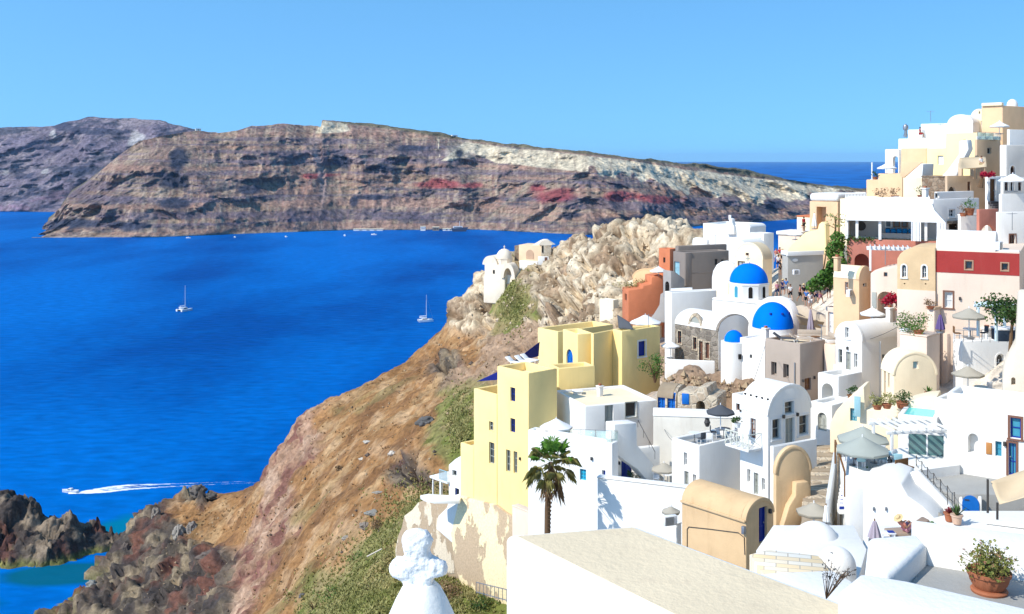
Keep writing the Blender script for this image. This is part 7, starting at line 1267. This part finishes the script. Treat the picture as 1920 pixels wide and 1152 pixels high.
def tufts(n, mat, name, label, sd, sz, pts_):
    random.seed(sd); m = MB()
    for _ in range(n):
        a, b, ra, rb = random.choice(pts_); q = ong2(random.gauss(a, ra), random.gauss(b, rb))
        if q is None or q.z < 3 or q.y > 300: continue
        k = sz*(.6+q.y/260)
        for i in range(5): d = Vector((random.gauss(0, .7), random.gauss(0, .7), 1)).normalized(); x = Vector((random.gauss(0, 1), random.gauss(0, 1), 0)).normalized()*k*.22; m.add([q-x, q+x, q+d*k*random.uniform(.6, 1.2)], [(0, 1, 2)])
    o = m.build(name, mat, smooth=False); tag(o, label, 'grass', kind='stuff')
tufts(500, foliage('dry_grass', (.30, .175, .08), (.42, .28, .14), .15), 'dry_grass', 'dry brown grass and scrub covering the hillside', 8, .38, [(700, 780, 90, 50), (620, 880, 60, 60), (720, 880, 60, 60), (600, 1000, 60, 50), (450, 960, 50, 20), (800, 720, 60, 40), (540, 1080, 40, 40), (380, 980, 30, 15), (880, 660, 30, 30)]); tufts(7000, foliage('green_scrub', (.24, .24, .07), (.40, .35, .14), .2), 'green_scrub', 'olive green scrub covering the slope below the yellow house', 9, .38, [(862, 790, 12, 26), (790, 950, 30, 25), (735, 1020, 30, 40), (690, 1090, 50, 40), (640, 1130, 50, 20), (780, 1110, 60, 35), (960, 570, 14, 25), (850, 1110, 40, 30)])
# stray plank, cliff-edge debris
t = thing('plank', 'pale wooden plank lying among the bushes', 'plank', ong(703, 1050, 60)+Vector((0, 0, .5)), 0.4); MB().beam((-.9, 0, 0), (.9, .3, .5), .22, .08).build('board', plain('weathered_board', (.60, .52, .42), .8), t)

# ------------------------------------------------------------------ small clutter of the roofs
h = H('porch', 'house', 'shadowed porch under the sand awning of the tan house', 1803, 306, 335, 1796, 1850, th=24, Y=109, mat=TA); h.flat(.1); h.hole('R', 1806, 309, 1826, 335, 1.2); h.hole('R', 1830, 309, 1846, 335, 1.2); h.done()
h = H('steps1', 'house', 'white stepped block beside the pergola with a small dark hatch', 1768, 838, 900, 1752, 1800, th=40, Y=63.5); h.flat(.3, WH); h.win('L', 1756, 846, 1763, 858, bars=0, hbars=0, frame=FG); h.done()
h = H('fill1', 'house', 'low white house with a flat roof between the arched stair house and the cream wall', 1604, 752, 800, 1574, 1640, th=38, Y=77); h.flat(.3, WH); h.win('L', 1584, 764, 1590, 778, bars=0, hbars=0); h.done()
h = H('fill2', 'house', 'low white house with a brown door tucked behind the taupe house', 1600, 690, 730, 1562, 1612, th=38, Y=88); h.flat(.25, CRF); h.done()
h = H('fill3', 'house', 'plain white house step between the round chapel and the barrel house', 1404, 745, 800, 1372, 1440, th=36, Y=82); h.flat(.3, WH); h.win('L', 1380, 757, 1387, 770, bars=0, hbars=0, frame=FB); h.done()
h = H('fill4', 'house', 'small white roof room above the rough terrace wall near the ruin', 1252, 792, 840, 1234, 1290, th=36, Y=85.5); h.flat(.2, WH); h.done()
apply_cuts()
def aerial(px, py, Y, ht, label):
    t = thing('tv_aerial', label, 'aerial', P(px, py, Y), random.uniform(0, 3), 'roof aerials'); MB().tube([(0, 0, 0), (0, 0, ht)], .03, 6).build('mast', MT, t); m = MB().beam((-.5, 0, ht-.1), (.5, 0, ht-.1), .03)
    for i in range(6): m.beam((-.45+i*.18, -.22+.02*i, ht-.1), (-.45+i*.18, .22-.02*i, ht-.1), .02)
    m.build('antenna', MT, t)
aerial(1342, 462, 144, 1.6, 'thin aerial on the grey-brown house roof'); aerial(1745, 229, 131, 1.4, 'thin aerial on the long white skyline house'); aerial(1660, 497, 84, 1.3, 'thin aerial between the sandy house and the peach house'); aerial(1216, 616, 112, 1.5, 'thin aerial on the large yellow block'); aerial(1898, 432, 84, 1.4, 'thin aerial over the plain white house at the right edge'); aerial(1540, 638, 88, 1.3, 'thin aerial at the corner of the taupe house roof')
def chimney(px, py, Y, label, ht=.9, mat=None):
    t = thing('chimney', label, 'chimney', P(px, py, Y), .5, 'small chimneys'); MB().box(-.22, .22, -.22, .22, -.4, ht).build('shaft', mat or WH, t, .04); MB().box(-.3, .3, -.3, .3, ht+.003, ht+.12).build('cap', mat or WH, t, .03); MB().box(-.12, .12, -.12, .12, ht+.123, ht+.3).build('pot', TC_, t, .02)
chimney(1668, 600, 87, 'little white chimney behind the long white vaulted house'); chimney(1125, 744, 98, 'little white chimney on the pool house roof near the turret'); chimney(1735, 373, 100, 'small white chimney behind the restaurant canopy'); chimney(1850, 640, 79, 'little white chimney on the right middle house roof'); chimney(1570, 500, 90, 'small peach chimney on the vaulted peach house', .7, PE); chimney(1436, 636, 97, 'small white chimney beside the small blue dome block'); chimney(1505, 437, 133, 'tiny chimney on the pinkish house by the water', .7, PB)
def wire(a, b, sag, label):
    p, q = P(*a), P(*b); t = thing('wire', label, 'cable', p); m = MB().tube([p.lerp(q, f)-p-Vector((0, 0, sag*4*f*(1-f))) for f in np.linspace(0, 1, 14)], .018, 5); m.build('cable', DM, t)
    MB().box(-.05, .05, -.05, .05, -.08, .05).build('bracket', DM, t)
wire((1234, 775, 92), (1259, 825, 78), .3, 'sagging black cable down the rough white wall'); wire((1388, 770, 73), (1434, 650, 90), .4, 'black cable from the barrel house to the taupe house'); wire((1616, 640, 85), (1755, 560, 81), .5, 'black cable from the long white vault to the sandy house')
def wlamp(key, face, px, py, label=None):
    h = B_[key]; a, z = h.pt(face, px, py); m = MB()
    h._bx(m, face, a-.07, a+.07, -.16, -.01, z-.12, z+.12); m.build('wall_lamp', DM, h.o, .02)
for k, f, a, b in (('barrel', 'R', 1468, 781), ('barrel', 'R', 1494, 777), ('rec', 'R', 1160, 868), ('u2', 'L', 1590, 653), ('taupe', 'R', 1505, 714), ('taupe', 'R', 1526, 708), ('rw', 'R', 1858, 708), ('bigw', 'L', 1884, 832), ('och1', 'R', 1442, 958), ('ya', 'L', 976, 860), ('red', 'L', 1800, 560), ('pw', 'L', 1110, 860)): wlamp(k, f, a, b)
